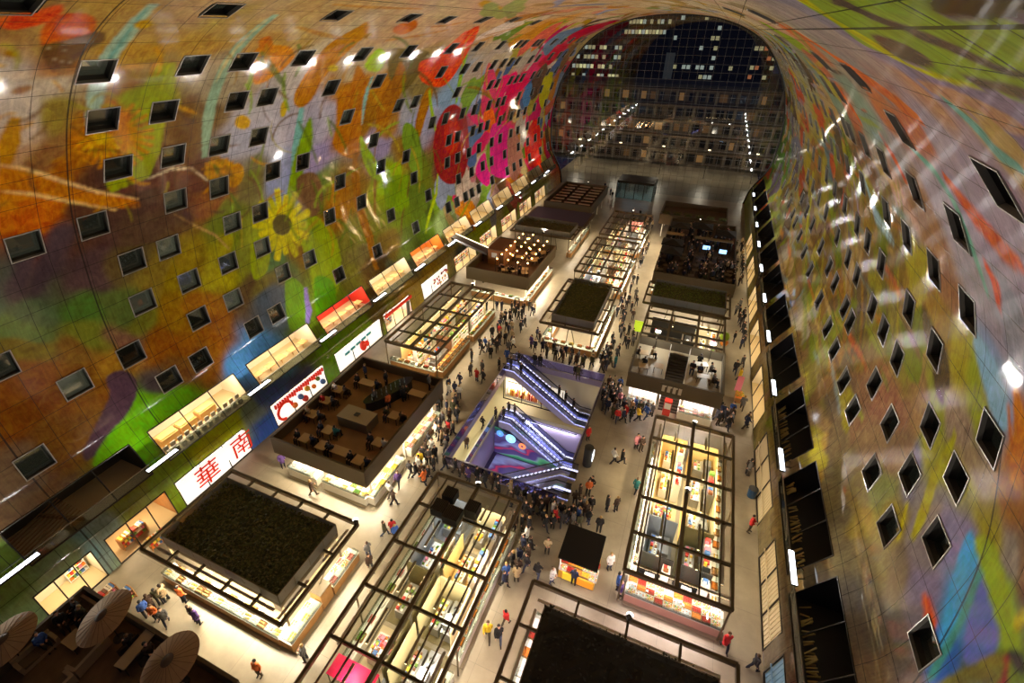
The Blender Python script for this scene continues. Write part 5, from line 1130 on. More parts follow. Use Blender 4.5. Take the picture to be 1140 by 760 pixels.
# counters under B
counter('white seafood counter along the front of the stall below the cafe terrace, left part', (-27.2, 19.9), (-24.2, 19.9), .9, ['fish', 'white'], 'the front left counter below the cafe terrace', -1, front=CASE, seed=50, power=270, strip_z=2.85, rows=2)
counter('white counter along the front of the stall below the cafe terrace, right part', (-23.6, 19.9), (-19.3, 19.9), .9, ['cheese', 'white', 'green'], 'the front right counter below the cafe terrace', -1, front=CASE, seed=51, power=270, strip_z=2.85, rows=2)
counter('long bright counter under the right edge of the cafe terrace, near half', (-18.7, 20.2), (-18.7, 24.8), .9, ['white', 'cheese', 'yellow'], 'the near right counter below the cafe terrace', -1, front=CASE, seed=52, power=290, strip_z=2.85, rows=2)
counter('long bright counter under the right edge of the cafe terrace, far half', (-18.7, 25.8), (-18.7, 31.2), .9, ['meat', 'bread', 'white'], 'the far right counter below the cafe terrace', -1, front=CASE, seed=53, power=290, strip_z=2.85, rows=2)
# --- T: lounge terrace at the bottom-left corner
terrace('dim lounge terrace with parasols in the bottom-left corner', -28.5, -16.3, -2, 5.9, 4.6, mat('lounge_floor', (118,94,64), .6, noise_s=1.2, noise_a=.25), fasc=mat('lounge_parapet', (120,104,78), .6))
def parasol(x, y, label, tilt):
    t = thing('parasol', label, 'parasol', (x, y, BZ), 0); m = MB()
    MB().tube((0, 0, 0), (0, 0, 2.3), .03).build('pole', DARKM, t); MB().lathe([(.01, 0), (.3, 0), (.3, .06), (.05, .1), (.01, .1)], 14).build('parasol_base', DKG, t)
    n = 24; R = 1.45; vs = [(0, 0, .32)]+[(R*f*math.cos(2*PI*i/n), R*f*math.sin(2*PI*i/n), .32*(1-f)*(1-.0)) for f in (.5, 1) for i in range(n)]
    fs = [(0, 1+i, 1+(i+1) % n) for i in range(n)]+[(1+i, 1+n+i, 1+n+(i+1) % n, 1+(i+1) % n) for i in range(n)]
    m.add(vs, fs); m.add([(a, b, c-.02) for a, b, c in vs], [f[::-1] for f in fs]); c = m.build('canopy_paper', mat('paper_canopy', (186,158,120), .8, noise_s=2, noise_a=.06), t); c.location = (0, 0, 2.15)
    m = MB(); [m.bar((0.1*math.cos(2*PI*i/n), .1*math.sin(2*PI*i/n), .31), (R*math.cos(2*PI*i/n), R*math.sin(2*PI*i/n), .01), .012) for i in range(n)]; k = m.build('rib_lines', mat('rib_brown', (120,95,68), .7), c)
    MB().lathe([(.001, .37), (.1, .35), (.33, .26), (.33, .25), (.001, .3)], 14).build('crown_patch', mat('crown_grey', (96,84,72), .8), c)
    c.rotation_euler = tilt; return t
parasol(-24.6, 5.0, 'round paper parasol over the far parapet, middle one of the three on the lounge terrace', (math.radians(12), math.radians(-14), 0)); parasol(-19.4, 4.9, 'round paper parasol at the right end of the lounge terrace', (math.radians(10), math.radians(-12), 0)); parasol(-28.0, 2.2, 'round paper parasol cut by the left picture edge on the lounge terrace', (math.radians(10), math.radians(-10), 0))
def sofa_proto():
    t = thing('lounge_sofa', 'x', 'sofa'); MB().box(-.9, .9, -.4, .4, .05, .3).build('base', SOFA, t); MB().box(-.9, .9, .25, .42, .3, .75).build('backrest', SOFA, t)
    for a, b in ((-.92, -.74), (.74, .92)): MB().box(a, b, -.42, .25, .3, .6).build('armrest', SOFA, t)
    for a, b in ((-.72, -.01), (.01, .72)): MB().box(a, b, -.4, .22, .3, .44).build('seat_cushion', CUSH, t)
    return t
for x, y, rz, lb in ((-27.7, 2.7, PI/2, 'lounge sofa in the near left corner of the lounge terrace'), (-24.8, 1.9, -PI/2, 'lounge sofa facing left in the middle of the lounge terrace'), (-25.0, 3.75, -PI/2+.1, 'lounge sofa nearer the far parapet in the middle of the lounge terrace'), (-27.6, 5.2, 0, 'lounge sofa in the far left corner of the lounge terrace'), (-21.0, 2.0, 0, 'lounge sofa at the lower right of the lounge terrace')):
    place('sofa', sofa_proto, x, y, BZ, rz, lb)
place('cof', lambda: table_proto('coffee_table', 1.1, .8, .5, GREYT), -26.4, 3.9, BZ, 0, 'square pale coffee table between the sofas of the lounge terrace')
place('lng', lambda: table_proto('bench_table', .7, 2.0, .75, GREYT), -22.7, 4.9, BZ, .1, 'long narrow table by the far parapet of the lounge terrace'); place('cof', None, -20.6, 4.5, BZ, 0, 'low table left of the right-hand parasol on the lounge terrace'); place('lng', None, -17.8, 4.0, BZ, 0, 'long table at the right end of the lounge terrace')
for x, y, rz in ((-23.5, 4.6, PI/2), (-23.5, 5.2, PI/2), (-21.9, 4.7, -PI/2), (-18.7, 4.2, PI/2), (-17.1, 3.6, -PI/2)):
    place('ch', None, x, y, BZ, -rz, f"dark chair at the {'long narrow table by the far parapet' if x < -21 else 'long table at the right end'} of the lounge terrace", 'chairs of the lounge terrace '+('narrow table' if x < -21 else 'right table'))
for x, y, a in ((-27.9, 5.0, 0), (-27.2, 4.9, .4), (-27.8, 3.1, 1.6), (-28.0, 4.2, 1.2), (-22.0, 5.1, 1.5), (-23.4, 5.0, -1.5), (-18.6, 4.6, -1.2), (-17.2, 4.4, 1.5), (-21.4, 4.2, 1.0)): SEATS.append((x, y, BZ, a, 'the lounge terrace'))
# --- I1: terrace with a stair, pergola kitchen behind
terrace('beige terrace with a stair through it, right of the middle aisle', -2.8, 5.8, 40.1, 47.2, 4.5, mat('terrace_beige', (176,160,128), .5), hole=(.5, 2.5, 41.2, 46.6), under=2.9)
t = thing('staircase', 'dark staircase with white side rails descending through the beige terrace', 'stairs', (1.5, 43.9, 0)); m = MB()
for i in range(20): m.box(-.9, .9, -2.6+i*.26, -2.6+(i+1)*.26+.02, i*.18-.05 if i else 0, .18+i*.18)
m.build('step_flight', mat('stair_dark', (62,54,44), .5), t)
for x in (-.96, .96): MB().bar((x, -2.55, .9), (x, 2.6, 4.5), .06, .9).build('side_rail', CASE, t)
sg = thing('fascia_sign', 'pale cut-out letters on the fascia of the beige terrace', 'sign', (1.4, 40.02, 3.7)); r = random.Random(2)
m = MB(); [m.box(-.9+i*.5, -.62+i*.5, -.05, 0, -.35, .35) for i in range(4)]; [m.box(-.62+i*.5, -.5+i*.5, -.05, 0, .2, .35) for i in range(3)]; m.build('letter_blocks', CASE, sg); MB().box(-1.1, 1.1, 0, .03, -.45, .45).build('sign_board', FASC, sg)
counter('crowded pink-white counter under the left half of the beige terrace', (-2.5, 40.6), (.2, 40.6), 1.0, ['sweet', 'white', 'meat'], 'the left counter under the beige terrace', -1, front=CASE, seed=60, power=260, strip_z=2.75, colr=(1, .88, .85), rows=2)
counter('pink-white counter under the right half of the beige terrace', (2.4, 40.6), (5.5, 40.6), 1.0, ['meat', 'sweet', 'white'], 'the right counter under the beige terrace', -1, front=CASE, seed=61, power=260, strip_z=2.75, colr=(1, .86, .86), rows=2)
booth('white-walled service booth behind the left pink-white counter', -2.6, .3, 41.8, 44.5, FB, mat('white_board'), 60, NEU, 170, 'S', 'kitchen', z=2.7)
booth('white-walled service booth behind the right pink-white counter', 2.7, 5.6, 41.8, 44.5, FB, mat('white_board'), 60, NEU, 171, 'S', 'kitchen', z=2.7)
t = thing('vending_cabinet', 'red cabinet between the two counters under the beige terrace', 'cabinet', (1.4, 40.9, 0)); MB().box(-.35, .35, -.3, .3, .05, 1.8).build('body', REDW, t); MB().box(-.3, .3, -.33, -.3, .9, 1.6).build('door', WHITE, t)
place('lngt', lambda: table_proto('serving_table', 1.3, .7, .75, CASE), 3.6, 44.6, 3.6, .3, 'white table with plates on the right half of the beige terrace'); place('lngt', None, 4.0, 42.6, 3.6, .1, 'white table near the front corner of the beige terrace, right half'); place('tbA', None, -1.6, 42.0, 3.6, .2, 'small pale table at the front of the beige terrace, left half'); place('tbA', None, -1.9, 44.4, 3.6, .2, 'small table farther back on the left half of the beige terrace'); place('tbA', None, -.2, 42.6, 3.6, 0, 'small table beside the stair on the left half of the beige terrace')
for x, y, a in ((-2.4, 44.4, -1.5), (-1.1, 44.9, 1.5), (3.5, 45.4, 3.1), (2.9, 43.8, 0), (4.6, 44.2, 1.4), (3.6, 43.6, .2), (4.9, 42.4, 1.4), (-1.6, 42.8, 3.0)):
    place('ch', None, x, y, 3.6, a+PI, 'dark chair on the beige terrace '+('left' if x < 1 else 'right')+' of the stair', 'chairs on the beige terrace '+('left' if x < 1 else 'right')); SEATS.append((x, y, 3.6, a, 'the beige terrace '+('left' if x < 1 else 'right')+' of the stair'))
t = thing('spot_lamp', 'bright spotlight on a stand lighting the left half of the beige terrace', 'lamp', (-1.0, 46.6, 3.6)); MB().tube((0, 0, 0), (0, 0, 2.2), .03).build('stand', DARKM, t); MB().box(-.25, .25, -.06, .06, 2.1, 2.35).build('lamp_head', LAMP, t)
l = bpy.data.lights.new('spot', 'POINT'); l.energy = 260; l.shadow_soft_size = .15; o = bpy.data.objects.new('spot', l); COL.objects.link(o); o.parent = t; o.location = (0, -.3, 2.1)
t = thing('spot_lamp', 'bright spotlight on a stand lighting the right half of the beige terrace', 'lamp', (4.4, 46.5, 3.6)); MB().tube((0, 0, 0), (0, 0, 2.2), .03).build('stand', DARKM, t); MB().box(-.25, .25, -.06, .06, 2.1, 2.35).build('lamp_head', LAMP, t)
l = bpy.data.lights.new('spot', 'POINT'); l.energy = 260; l.shadow_soft_size = .15; o = bpy.data.objects.new('spot', l); COL.objects.link(o); o.parent = t; o.location = (0, -.3, 2.1)
pergola('open bronze frame over dark kitchens between the beige terrace and the bushy roof', -2.8, 5.8, 47.6, 56.4, [49.4, 51.2, 53.0, 54.8], [], [.0, 3.0], glass=False)
for i, (a, b, c, d, fl, wl, pw, cl, wa, st, lb) in enumerate([(-2.2, .2, 48, 52, FD, WD, 20, WARM, 'NW', 'kitchen', 'dark kitchen at the near left under the open bronze frame'), (.3, 3.0, 48, 52, FD, WD, 12, WARM, 'N', 'kitchen', 'dark kitchen at the near middle under the open bronze frame'), (3.1, 5.4, 48, 52, FBR, WR, 40, WARM, 'E', 'shelf', 'brown booth with pale screens at the near right under the open bronze frame'), (-2.2, 3.0, 52.2, 56, FD, WD, 60, WARM, 'N', 'kitchen', 'wide kitchen with an amber board at the far side under the open bronze frame'), (3.1, 5.4, 52.2, 56, FB, WC, 130, NEU, 'N', 'shelf', 'bright cream booth at the far right under the open bronze frame')]):
    booth(lb, a, b, c, d, fl, wl, pw, cl, 150+i, wa, st)
counter('bright counter below the near railing of the bushy planted roof', (-2.2, 56.9), (5.2, 56.9), .9, ['white', 'sweet', 'cheese'], 'the bright counter below the bushy planted roof', -1, front=CASE, seed=62, power=260, strip_z=3.0)
# --- I3: crowded dark terrace
terrace('large dark crowded terrace at the right, beyond the bushy planted roof', -3.6, 6.8, 64.5, 88.5, 4.5, mat('dark_terrace_floor', (76,60,44), .6), under=2.8)
for lb, x, y, w, d, c in (('cream awning panel across the middle of the dark crowded terrace, left piece', -2.2, 77.0, 2.6, 1.2, (150,135,105)), ('cream awning panel across the middle of the dark crowded terrace, right piece', 3.4, 76.8, 5.4, 1.0, (120,110,90))):
    t = thing('awning', lb, 'awning', (x, y, 3.6)); MB().box(-w/2, w/2, -d/2, d/2, 2.2, 2.25).build('canopy_cloth', mat('awning_%d' % c[0], c, .8), t); m = MB(); [m.tube((a, b, 0), (a, b, 2.2), .03) for a in (-w/2+.1, w/2-.1) for b in (-d/2+.1, d/2-.1)]; m.build('frame', DARKM, t)
def parasol_dark():
    t = thing('dark_parasol', 'x', 'parasol'); MB().tube((0, 0, 0), (0, 0, 2.3), .03).build('pole', DARKM, t); R = 1.5
    m = MB(); P = [(-R, -R), (R, -R), (R, R), (-R, R)]; m.add([(0, 0, 2.7)]+[(x, y, 2.2) for x, y in P]+[(x, y, 2.08) for x, y in P], [(0, 1, 2), (0, 2, 3), (0, 3, 4), (0, 4, 1), (1, 5, 6, 2), (2, 6, 7, 3), (3, 7, 8, 4), (4, 8, 5, 1)]); m.build('canopy_cloth', mat('black_cloth', (22,19,17), .85), t); return t
for i, (x, y) in enumerate(((-2.0, 70.0), (-2.2, 73.4), (-1.8, 81.5), (1.6, 82.5), (5.0, 80.5))): place('dp', parasol_dark, x, y, 3.6, 0, 'square black parasol on the dark crowded terrace, '+['nearest on its left side', 'second on its left side', 'third on its left side', 'behind the awnings in the middle', 'behind the awnings at the right'][i])
for x, y, lb in ((2.6, 75.6, 'glowing bluish screen below the awnings, left one of two'), (4.9, 74.9, 'glowing bluish screen below the awnings, right one of two')):
    t = thing('screen', lb, 'screen', (x, y, 3.6)); MB().box(-.5, .5, -.03, .03, .95, 1.55).build('panel', mat('screen_blue', (150,200,255), em=2.2), t); MB().box(-.05, .05, -.02, .05, 0, .95).build('stand', DARKM, t)
r = random.Random(21)
for i in range(5):
    for j in range(6):
        x = -2.6+i*2.1; y = 66.0+j*1.75+(9 if j > 4 else 0)
        if y > 86: continue
        place('tbD', lambda: table_proto('terrace_table', .8, .8, .75, mat('dark_table_top', (96,78,56), .5)), x+r.uniform(-.4, .4), y+r.uniform(-.3, .3), 3.6, r.uniform(-.6, .6), 'small table on the dark crowded terrace', 'tables of the dark crowded terrace')
        for dx in (-.75, .75):
            if r.random() < .8: SEATS.append((x+dx, y, 3.6, (PI/2 if dx < 0 else -PI/2)-PI/2, 'the dark crowded terrace at the right'))
for x, y in ((-3.2, 65.0), (2.0, 65.2), (6.2, 70.5), (6.3, 78)): pass
counter('warm counter below the near edge of the dark crowded terrace', (-3.2, 64.9), (6.2, 64.9), .9, ['bread', 'orange', 'white'], 'the counter below the dark crowded terrace', -1, seed=63, power=150, strip_z=2.7, step=1.1)
counter('left side counter below the dark crowded terrace', (-3.5, 87), (-3.5, 66), .8, ['white', 'cheese'], 'the left side counter below the dark crowded terrace', -1, seed=64, power=110, strip_z=2.7, step=2.0)
# --- I4, J, K2, L
terrace('small far terrace edged with dark planters at the right', -5.8, 5.4, 90.0, 98.5, 4.5, mat('dark_terrace_floor'), under=2.8); 
for i, x in enumerate(np.arange(-4.9, 5, 1.9)):
    t = thing('planter', 'dark planter box with clipped shrubs on the small far terrace, '+['leftmost', 'second from its left', 'third from its left', 'third from its right', 'second from its right', 'rightmost'][i], 'planter', (float(x), 90.9, 3.6)); MB().box(-.8, .8, -.3, .3, 0, .6).build('planter_box', DKG, t); hedge(t, -.78, .78, -.28, .28, .6, 30+i, .6, 120)
terrace('restaurant terrace with bulbs and a plywood cabin beside the left wall', -27.6, -18.4, 55.3, 67.6, 4.6, mat('red_brown_floor', (92,62,40), .6), under=2.9, fasc=mat('olive_fascia', (112,100,74), .6))
t = thing('plywood_cabin', 'orange plywood cabin standing on the bulb-lit restaurant terrace', 'cabin', (-24.9, 61.8, 3.6)); MB().box(-1.3, 1.3, -2.2, 2.2, 0, 2.2).build('cabin_wall', mat('plywood', (176,118,68), .6), t); MB().box(-1.35, 1.35, -2.25, 2.25, 2.2, 2.3).build('cabin_roof', mat('cabin_roof', (120,84,54), .7), t); MB().box(-.7, .1, -2.24, -2.2, 1.1, 1.8).build('notice', WHITE, t); MB().box(.5, 1.1, -2.23, -2.2, 0, 1.9).build('door', WR, t)
r = random.Random(4); BULB = mat('bulb_glow', (255,190,110), em=14)
def bulb_proto():
    t = thing('hanging_bulb', 'x', 'lamp'); MB().ball((0, 0, 0), .11, 8, 5).build('bulb', BULB, t); MB().tube((0, 0, .1), (0, 0, .55), .012, n=5).build('flex', DARKM, t); return t
m = MB(); [m.tube((x, 56, 6.55), (x, 67.4, 6.55), .015, n=5) for x in (-23.5, -22, -20.5, -19.2)]; [m.tube((x, y, 3.6), (x, y, 6.6), .04) for x in (-23.5, -22, -20.5, -19.2) for y in (56, 67.4)]; o = m.build('bulb_frame', DARKM); tag(o, 'thin dark wire frame carrying bulbs over the restaurant terrace', 'frame')
for i in range(26): place('bulb', bulb_proto, [-23.5, -22, -20.5, -19.2][i % 4], 56.6+(i//4)*1.7+(i % 2)*.3, 6.0, 0, 'warm glowing bulb hanging over the bulb-lit restaurant terrace', 'bulbs over the restaurant terrace')
l = bpy.data.lights.new('bulbs', 'AREA')
for i in range(14):
    x = r.uniform(-23.2, -19.3); y = r.uniform(56.5, 67); place('tbA', None, x, y, 3.6, r.uniform(0, 1), 'small table on the bulb-lit restaurant terrace', 'tables of the bulb-lit restaurant terrace')
    for dx in (-.75, .75): SEATS.append((x+dx, y, 3.6, (PI/2 if dx < 0 else -PI/2)-PI/2, 'the bulb-lit restaurant terrace'))
for k, (x, y) in enumerate(((-22.5, 59), (-20.8, 62), (-22.2, 65.2))):
    l = bpy.data.lights.new('bulb_light', 'POINT'); l.energy = 45; l.color = (1, .7, .38); l.shadow_soft_size = .1; t = place('bulb', None, x, y, 6.0, 0, 'warm glowing bulb hanging over the bulb-lit restaurant terrace', 'bulbs over the restaurant terrace'); o = bpy.data.objects.new('bulb_light', l); COL.objects.link(o); o.parent = t; o.location = (0, 0, -.16)
counter('bright corner counter below the bulb-lit restaurant terrace, right side', (-18.5, 56), (-18.5, 67), .9, ['cheese', 'orange', 'white'], 'the right side counter below the bulb-lit restaurant terrace', -1, seed=65, power=230, strip_z=2.75, step=1.1)
counter('bright counter below the near edge of the bulb-lit restaurant terrace', (-27, 55.6), (-19.2, 55.6), .9, ['white', 'meat', 'green'], 'the near counter below the bulb-lit restaurant terrace', -1, seed=66, power=200, strip_z=2.75, step=1.1)
t = thing('bridge_canopy', 'long dark slab canopy jutting from the left wall over the restaurant terrace', 'canopy', (-30.2, 61.6, 4.9), 0); m = MB().prism([(-3.6, 1.2), (3.9, -2.2), (3.9, -.6), (-3.6, 2.8)], 0, .35); m.build('slab', mat('slab_dark', (56,50,42), .5), t); m = MB(); m.bar((-3.6, 2.8, .4), (3.9, -.6, .4), .08, .1); m.build('edge_light', mat('edge_glow', (255,235,190), em=2.5), t); MB().box(2.9, 3.1, -1.5, -1.3, -4.9, 0).build('post', DARKM, t)
hedge_roof('far stall roof on the left with a planted near half', -28.2, -17.4, 73.6, 79.4, 7, 1600, ins=(.6, .6, .5, .3))
t = thing('covered_roof', 'flat far stall roof under a blue-grey cover at the left', 'stall roof', (-22.5, 83.6, 0)); MB().box(-5.6, 5.6, -3.9, 3.9, 3.3, 3.75).build('roof_slab', FASC, t); MB().box(-5.2, 5.2, -3.6, 3.6, 3.75, 3.82).build('cover_sheet', mat('blue_cover', (66,68,92), .5), t); [MB().tube((x, y, 0), (x, y, 3.3), .09).build('post', BEAM, t) for x in (-5, 5) for y in (-3.4, 3.4)]
counter('warm counter on the right side of the blue-covered far stall', (-17.6, 74.5), (-17.6, 87), .8, ['bread', 'white'], 'the right side counter of the blue-covered far stall', -1, seed=67, power=90, strip_z=3.0, step=2.0)
terrace('far left terrace with rows of dark benches', -27.2, -18.0, 88.6, 104.0, 4.5, mat('dark_terrace_floor'), under=2.9)
def bench_proto():
    t = thing('bench_table', 'x', 'table'); MB().box(-1.1, 1.1, -.3, .3, .7, .75).build('table_top', GREYT, t); MB().box(-1.1, 1.1, -.7, -.45, .4, .44).build('bench_seat', CHD, t); MB().box(-1.1, 1.1, .45, .7, .4, .44).build('bench_seat', CHD, t); MB().box(-.9, -.8, -.6, .6, 0, .7).build('leg', CHD, t); MB().box(.8, .9, -.6, .6, 0, .7).build('leg', CHD, t); return t
for i in range(3):
    for j in range(7): place('bench', bench_proto, -25.3+i*2.8, 90.2+j*2.0, 3.6, 0, 'dark bench table in the rows of the far left terrace', 'bench tables of the far left terrace')
# --- K: kiosk with flat black roof
t = thing('candy_kiosk', 'free-standing kiosk with a flat black roof and colourful front counter', 'kiosk', (-2.35, 21.5, 0)); MB().box(-1.32, 1.32, -1.5, 1.3, 2.7, 2.82).build('roof', BLACK, t); MB().box(-1.25, 1.25, -1.1, 1.2, .05, .85).build('counter_body', mat('kiosk_yellow', (235,180,60), .5), t)
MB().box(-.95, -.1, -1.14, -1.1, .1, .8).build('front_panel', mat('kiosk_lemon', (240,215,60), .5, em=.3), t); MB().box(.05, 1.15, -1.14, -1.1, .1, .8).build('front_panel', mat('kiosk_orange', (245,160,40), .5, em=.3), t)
for x in (-1.2, 1.2):
    for y in (-1.05, 1.15): MB().box(x-.04, x+.04, y-.04, y+.04, .8, 2.7).build('post', WHITE, t)
lit_strip(t, (-1.1, -1.2, 2.66), (1.1, -1.2, 2.66), .1, 60, NEU, LAMP)
for i in range(5):
    for j in range(3): crate(['sweet', 'red', 'orange', 'yellow', 'sweet'][(i+j) % 5], -3.35+i*.52, 20.65+j*.5, .86, 0, 'the counter of the black-roofed kiosk', None)
# book and fruit stands in front of the left wall
def rack_proto():
    t = thing('book_rack', 'x', 'rack'); m = MB(); r = random.Random(9)
    for x in (-.9, .9): MB().box(x-.03, x+.03, -.3, .3, 0, 1.0).build('side_panel', TAN, t)
    for z in (.2, .55, .9): MB().box(-.87, .87, -.3, .3, z, z+.03).build('shelf', TAN, t)
    g = MB()
    for z in (.23, .58, .93):
        x = -.85
        while x < .75: w = r.uniform(.06, .2); g.box(x, x+w, -.25, .2, z, z+r.uniform(.08, .22), r.randrange(9)); x += w+.02
    tag(g.build('books', PAL, t), kind='stuff'); return t
for x, y, rz, lb in ((-30.6, 6.6, PI/2, 'low book rack in front of the blue-grey panels by the lounge terrace'), (-29.4, 6.9, PI/2, 'pale low rack between the book rack and the middle parasol'), (-33.4, 10.6, PI/2, 'wooden rack beside the left edge of the lower-left hedge-roofed stall'), (-31.3, 11.4, PI/2-.2, 'orange-lit display rack nearest the white shop with red characters')):
    place('rack', rack_proto, x, y, .02 if x < -33 else 0, rz, lb)
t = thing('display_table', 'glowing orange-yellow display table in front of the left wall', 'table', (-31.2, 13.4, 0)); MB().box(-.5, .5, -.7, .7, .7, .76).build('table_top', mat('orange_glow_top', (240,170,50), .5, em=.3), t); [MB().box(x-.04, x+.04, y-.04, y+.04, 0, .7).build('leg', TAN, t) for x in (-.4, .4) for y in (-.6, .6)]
t = thing('banner', 'pink upright banner beside the right-hand walkway', 'banner', (7.9, 47.3, 0)); MB().box(-.3, .3, -.02, .02, .3, 2.2).build('banner_cloth', mat('pink_cloth', (225,130,150), .7), t); MB().tube((0, .04, 0), (0, .04, 2.25), .02).build('pole', DARKM, t)
t = thing('flower_stand', 'orange flower stand beside the pink banner', 'stand', (8.0, 46.0, 0)); MB().box(-.35, .35, -.4, .4, 0, .6).build('stand_box', TAN, t); hedge(t, -.35, .35, -.4, .4, .6, 77, .35, 160, mats=[PAL[2], PAL[6], PAL[3]])
t = thing('waste_bin', 'dark blue bin at the foot of the right wall beside the shutters', 'bin', (9.0, 33.4, 0)); MB().lathe([(.01, 0), (.32, 0), (.36, .9), (.01, .9)], 14).build('bin_body', mat('bin_blue', (30,60,90), .5), t); MB().lathe([(.01, .98), (.2, .96), (.37, .9), (.01, .9)], 14).build('lid', DKG, t)
t = thing('balloon_bunch', 'green and orange balloons tied at the right end of the bright counter', 'balloons', (6.0, 53.6, 0)); MB().ball((0, 0, 2.9), .55, 12, 8).build('balloon', mat('balloon_green', (170,210,60), .3), t, smooth=True); MB().ball((0.1, -.1, 2.15), .45, 12, 8).build('balloon', mat('balloon_orange', (240,150,50), .3), t, smooth=True); MB().tube((0, 0, 0), (0, 0, 2.6), .01, n=5).build('string', WHITE, t); MB().box(-.15, .15, -.15, .15, 0, .1).build('weight', DKG, t)
t = thing('lime_sign', 'lime green box sign at the corner of the aisle beside the bright kitchens', 'sign', (-3.5, 53.6, 0)); MB().box(-.5, .5, -.1, .1, 1.2, 2.6).build('sign_board', mat('lime', (190,220,50), em=.7), t); MB().box(-.05, .05, -.05, .05, 0, 1.2).build('post', DARKM, t)

# ------------------------------------------------------------------ escalator well
PUR = mat('purple_panel', (150,138,165), .3); SKIRT = mat('escalator_skirt', (186,180,215), .3, .1); STEPM = mat('escalator_steps', (185,188,205), .4, .3); LEDM = mat('led_blue_white'); VIO = mat('underside_violet', (84,50,120), .3, em=.1)
B1, B2 = -5.0, -9.5
HX0, HX1, HY0, HY1 = -15.9, -5.8, 30.5, 40.6
PALEF = mat('basement_floor', (200,190,150), .4)
m = MB(); m.box(-18.6, HX0, 23, 44, B1-.5, B1); m.box(HX1, -4.4, 23, 44, B1-.5, B1); m.box(HX0, HX1, 23, HY0, B1-.5, B1); m.box(HX0, HX1, HY1, 44, B1-.5, B1); struct(m.build('floor_basement', PALEF))
struct(MB().box(HX0-1, HX1+1, HY0-1, HY1+1, B2-.3, B2).build('floor_lower', mat('lower_floor', (60,52,80), .25)))
m = MB(); m.box(-18.7, -18.6, 23, 44, B1, -.6); m.box(-4.4, -4.3, 23, 44, B1, -.6); m.box(-18.7, -4.3, 22.9, 23, B1, -.6); m.box(-18.7, -4.3, 44, 44.1, B1, -.6); struct(m.build('wall_basement', mat('basement_wall', (205,198,175), .6)))
m = MB(); m.box(HX0-.1, HX0, HY0, HY1, B2, B1-.5); m.box(HX1, HX1+.1, HY0, HY1, B2, B1-.5); m.box(HX0, HX1, HY0-.1, HY0, B2, B1-.5); m.box(HX0, HX1, HY1, HY1+.1, B2, B1-.5); struct(m.build('wall_lower', PUR))
# abstract coloured panel wall beside the lower escalator
AM = bpy.data.materials.new('coloured_wall'); AM.use_nodes = True; nt = AM.node_tree; B = nt.nodes['Principled BSDF']; N = nt.nodes.new; LK = nt.links.new
tc = N('ShaderNodeTexCoord'); mp = N('ShaderNodeMapping'); mp.inputs['Scale'].default_value = (.2, .6, .5); LK(tc.outputs['Object'], mp.inputs[0]); n1 = N('ShaderNodeTexNoise'); n1.inputs['Scale'].default_value = 1.0; n1.inputs['Detail'].default_value = 2; n1.inputs['Distortion'].default_value = .3; LK(mp.outputs[0], n1.inputs['Vector'])
sx = N('ShaderNodeSeparateXYZ'); LK(tc.outputs['Object'], sx.inputs[0]); vv = mth('FRACT', mth('ADD', mth('ADD', mth('MULTIPLY', sx.outputs[2], .21), mth('MULTIPLY', sx.outputs[1], .15)), mth('ADD', mth('MULTIPLY', sx.outputs[0], -.055), mth('MULTIPLY', n1.outputs['Fac'], .7))))
cr = N('ShaderNodeValToRGB'); LK(vv, cr.inputs[0]); e = cr.color_ramp.elements; e[0].position = .0; e[0].color = (*L3((84,66,110)), 1); e[1].position = 1.0; e[1].color = (*L3((90,80,150)), 1)
for p, c in ((.18, (96,86,150)), (.24, (150,140,190)), (.28, (60,50,96)), (.40, (50,120,90)), (.46, (80,165,105)), (.5, (110,150,150)), (.55, (80,66,120)), (.70, (70,56,110)), (.76, (190,60,90)), (.79, (96,52,110)), (.88, (140,150,200))): x = e.new(p); x.color = (*L3(c), 1)
LK(cr.outputs[0], B.inputs['Base Color']); LK(cr.outputs[0], B.inputs['Emission Color']); B.inputs['Emission Strength'].default_value = .35; B.inputs['Roughness'].default_value = .25
t = thing('coloured_light_wall', 'glowing purple, green and red streaked wall panel below the lower escalator', 'wall panel', (-10.8, 37.9, 0)); MB().add([(-5.0, 0, B2), (4.9, 0, B2), (4.9, 0, B2+.3), (3.0, 0, B2+.6), (-4.4, 0, B1-.6), (-5.0, 0, B1-.5)], [(0, 1, 2, 3, 4, 5)]).build('light_panel', AM, t); MB().box(-5.0, 4.9, .02, .08, B2, B2+.3).build('panel_plinth', DARKM, t)
for x, z, rr, c, lb in ((-4.3, -6.3, .42, (90,150,215), 'small blue glowing disc at the left end of the coloured wall'), (-3.0, -6.6, .6, (150,215,245), 'large pale blue glowing disc on the coloured wall'), (-1.6, -7.2, .42, (230,130,80), 'orange ring light on the coloured wall')):
    q = thing('disc_light', lb, 'light', (-10.8+x, 37.85, z)); MB().tube((0, 0, 0), (0, -.06, 0), rr, n=20).build('disc', mat('disc_%d' % c[0], c, em=1.3), q); MB().tube((0, -.06, 0), (0, -.07, 0), rr*.35, n=16).build('disc_centre', mat('disc_in_%d' % c[0], tuple(min(255, v+40) for v in c) if c[0] < 200 else (80,50,90), em=.9), q)
t = thing('painted_reflection_floor', 'green and blue streaked panel painted as a reflection on the lower well floor', 'floor panel', (-11.0, 34.6, B2+.02)); MB().box(-4.4, 4.2, -3.4, 3.1, 0, .06).build('reflection_panel', AM, t); MB().box(-4.5, 4.3, -3.5, -3.4, 0, .1).build('edge_trim', LEDM, t)  # the coloured wall's reflection, put into a glowing floor panel
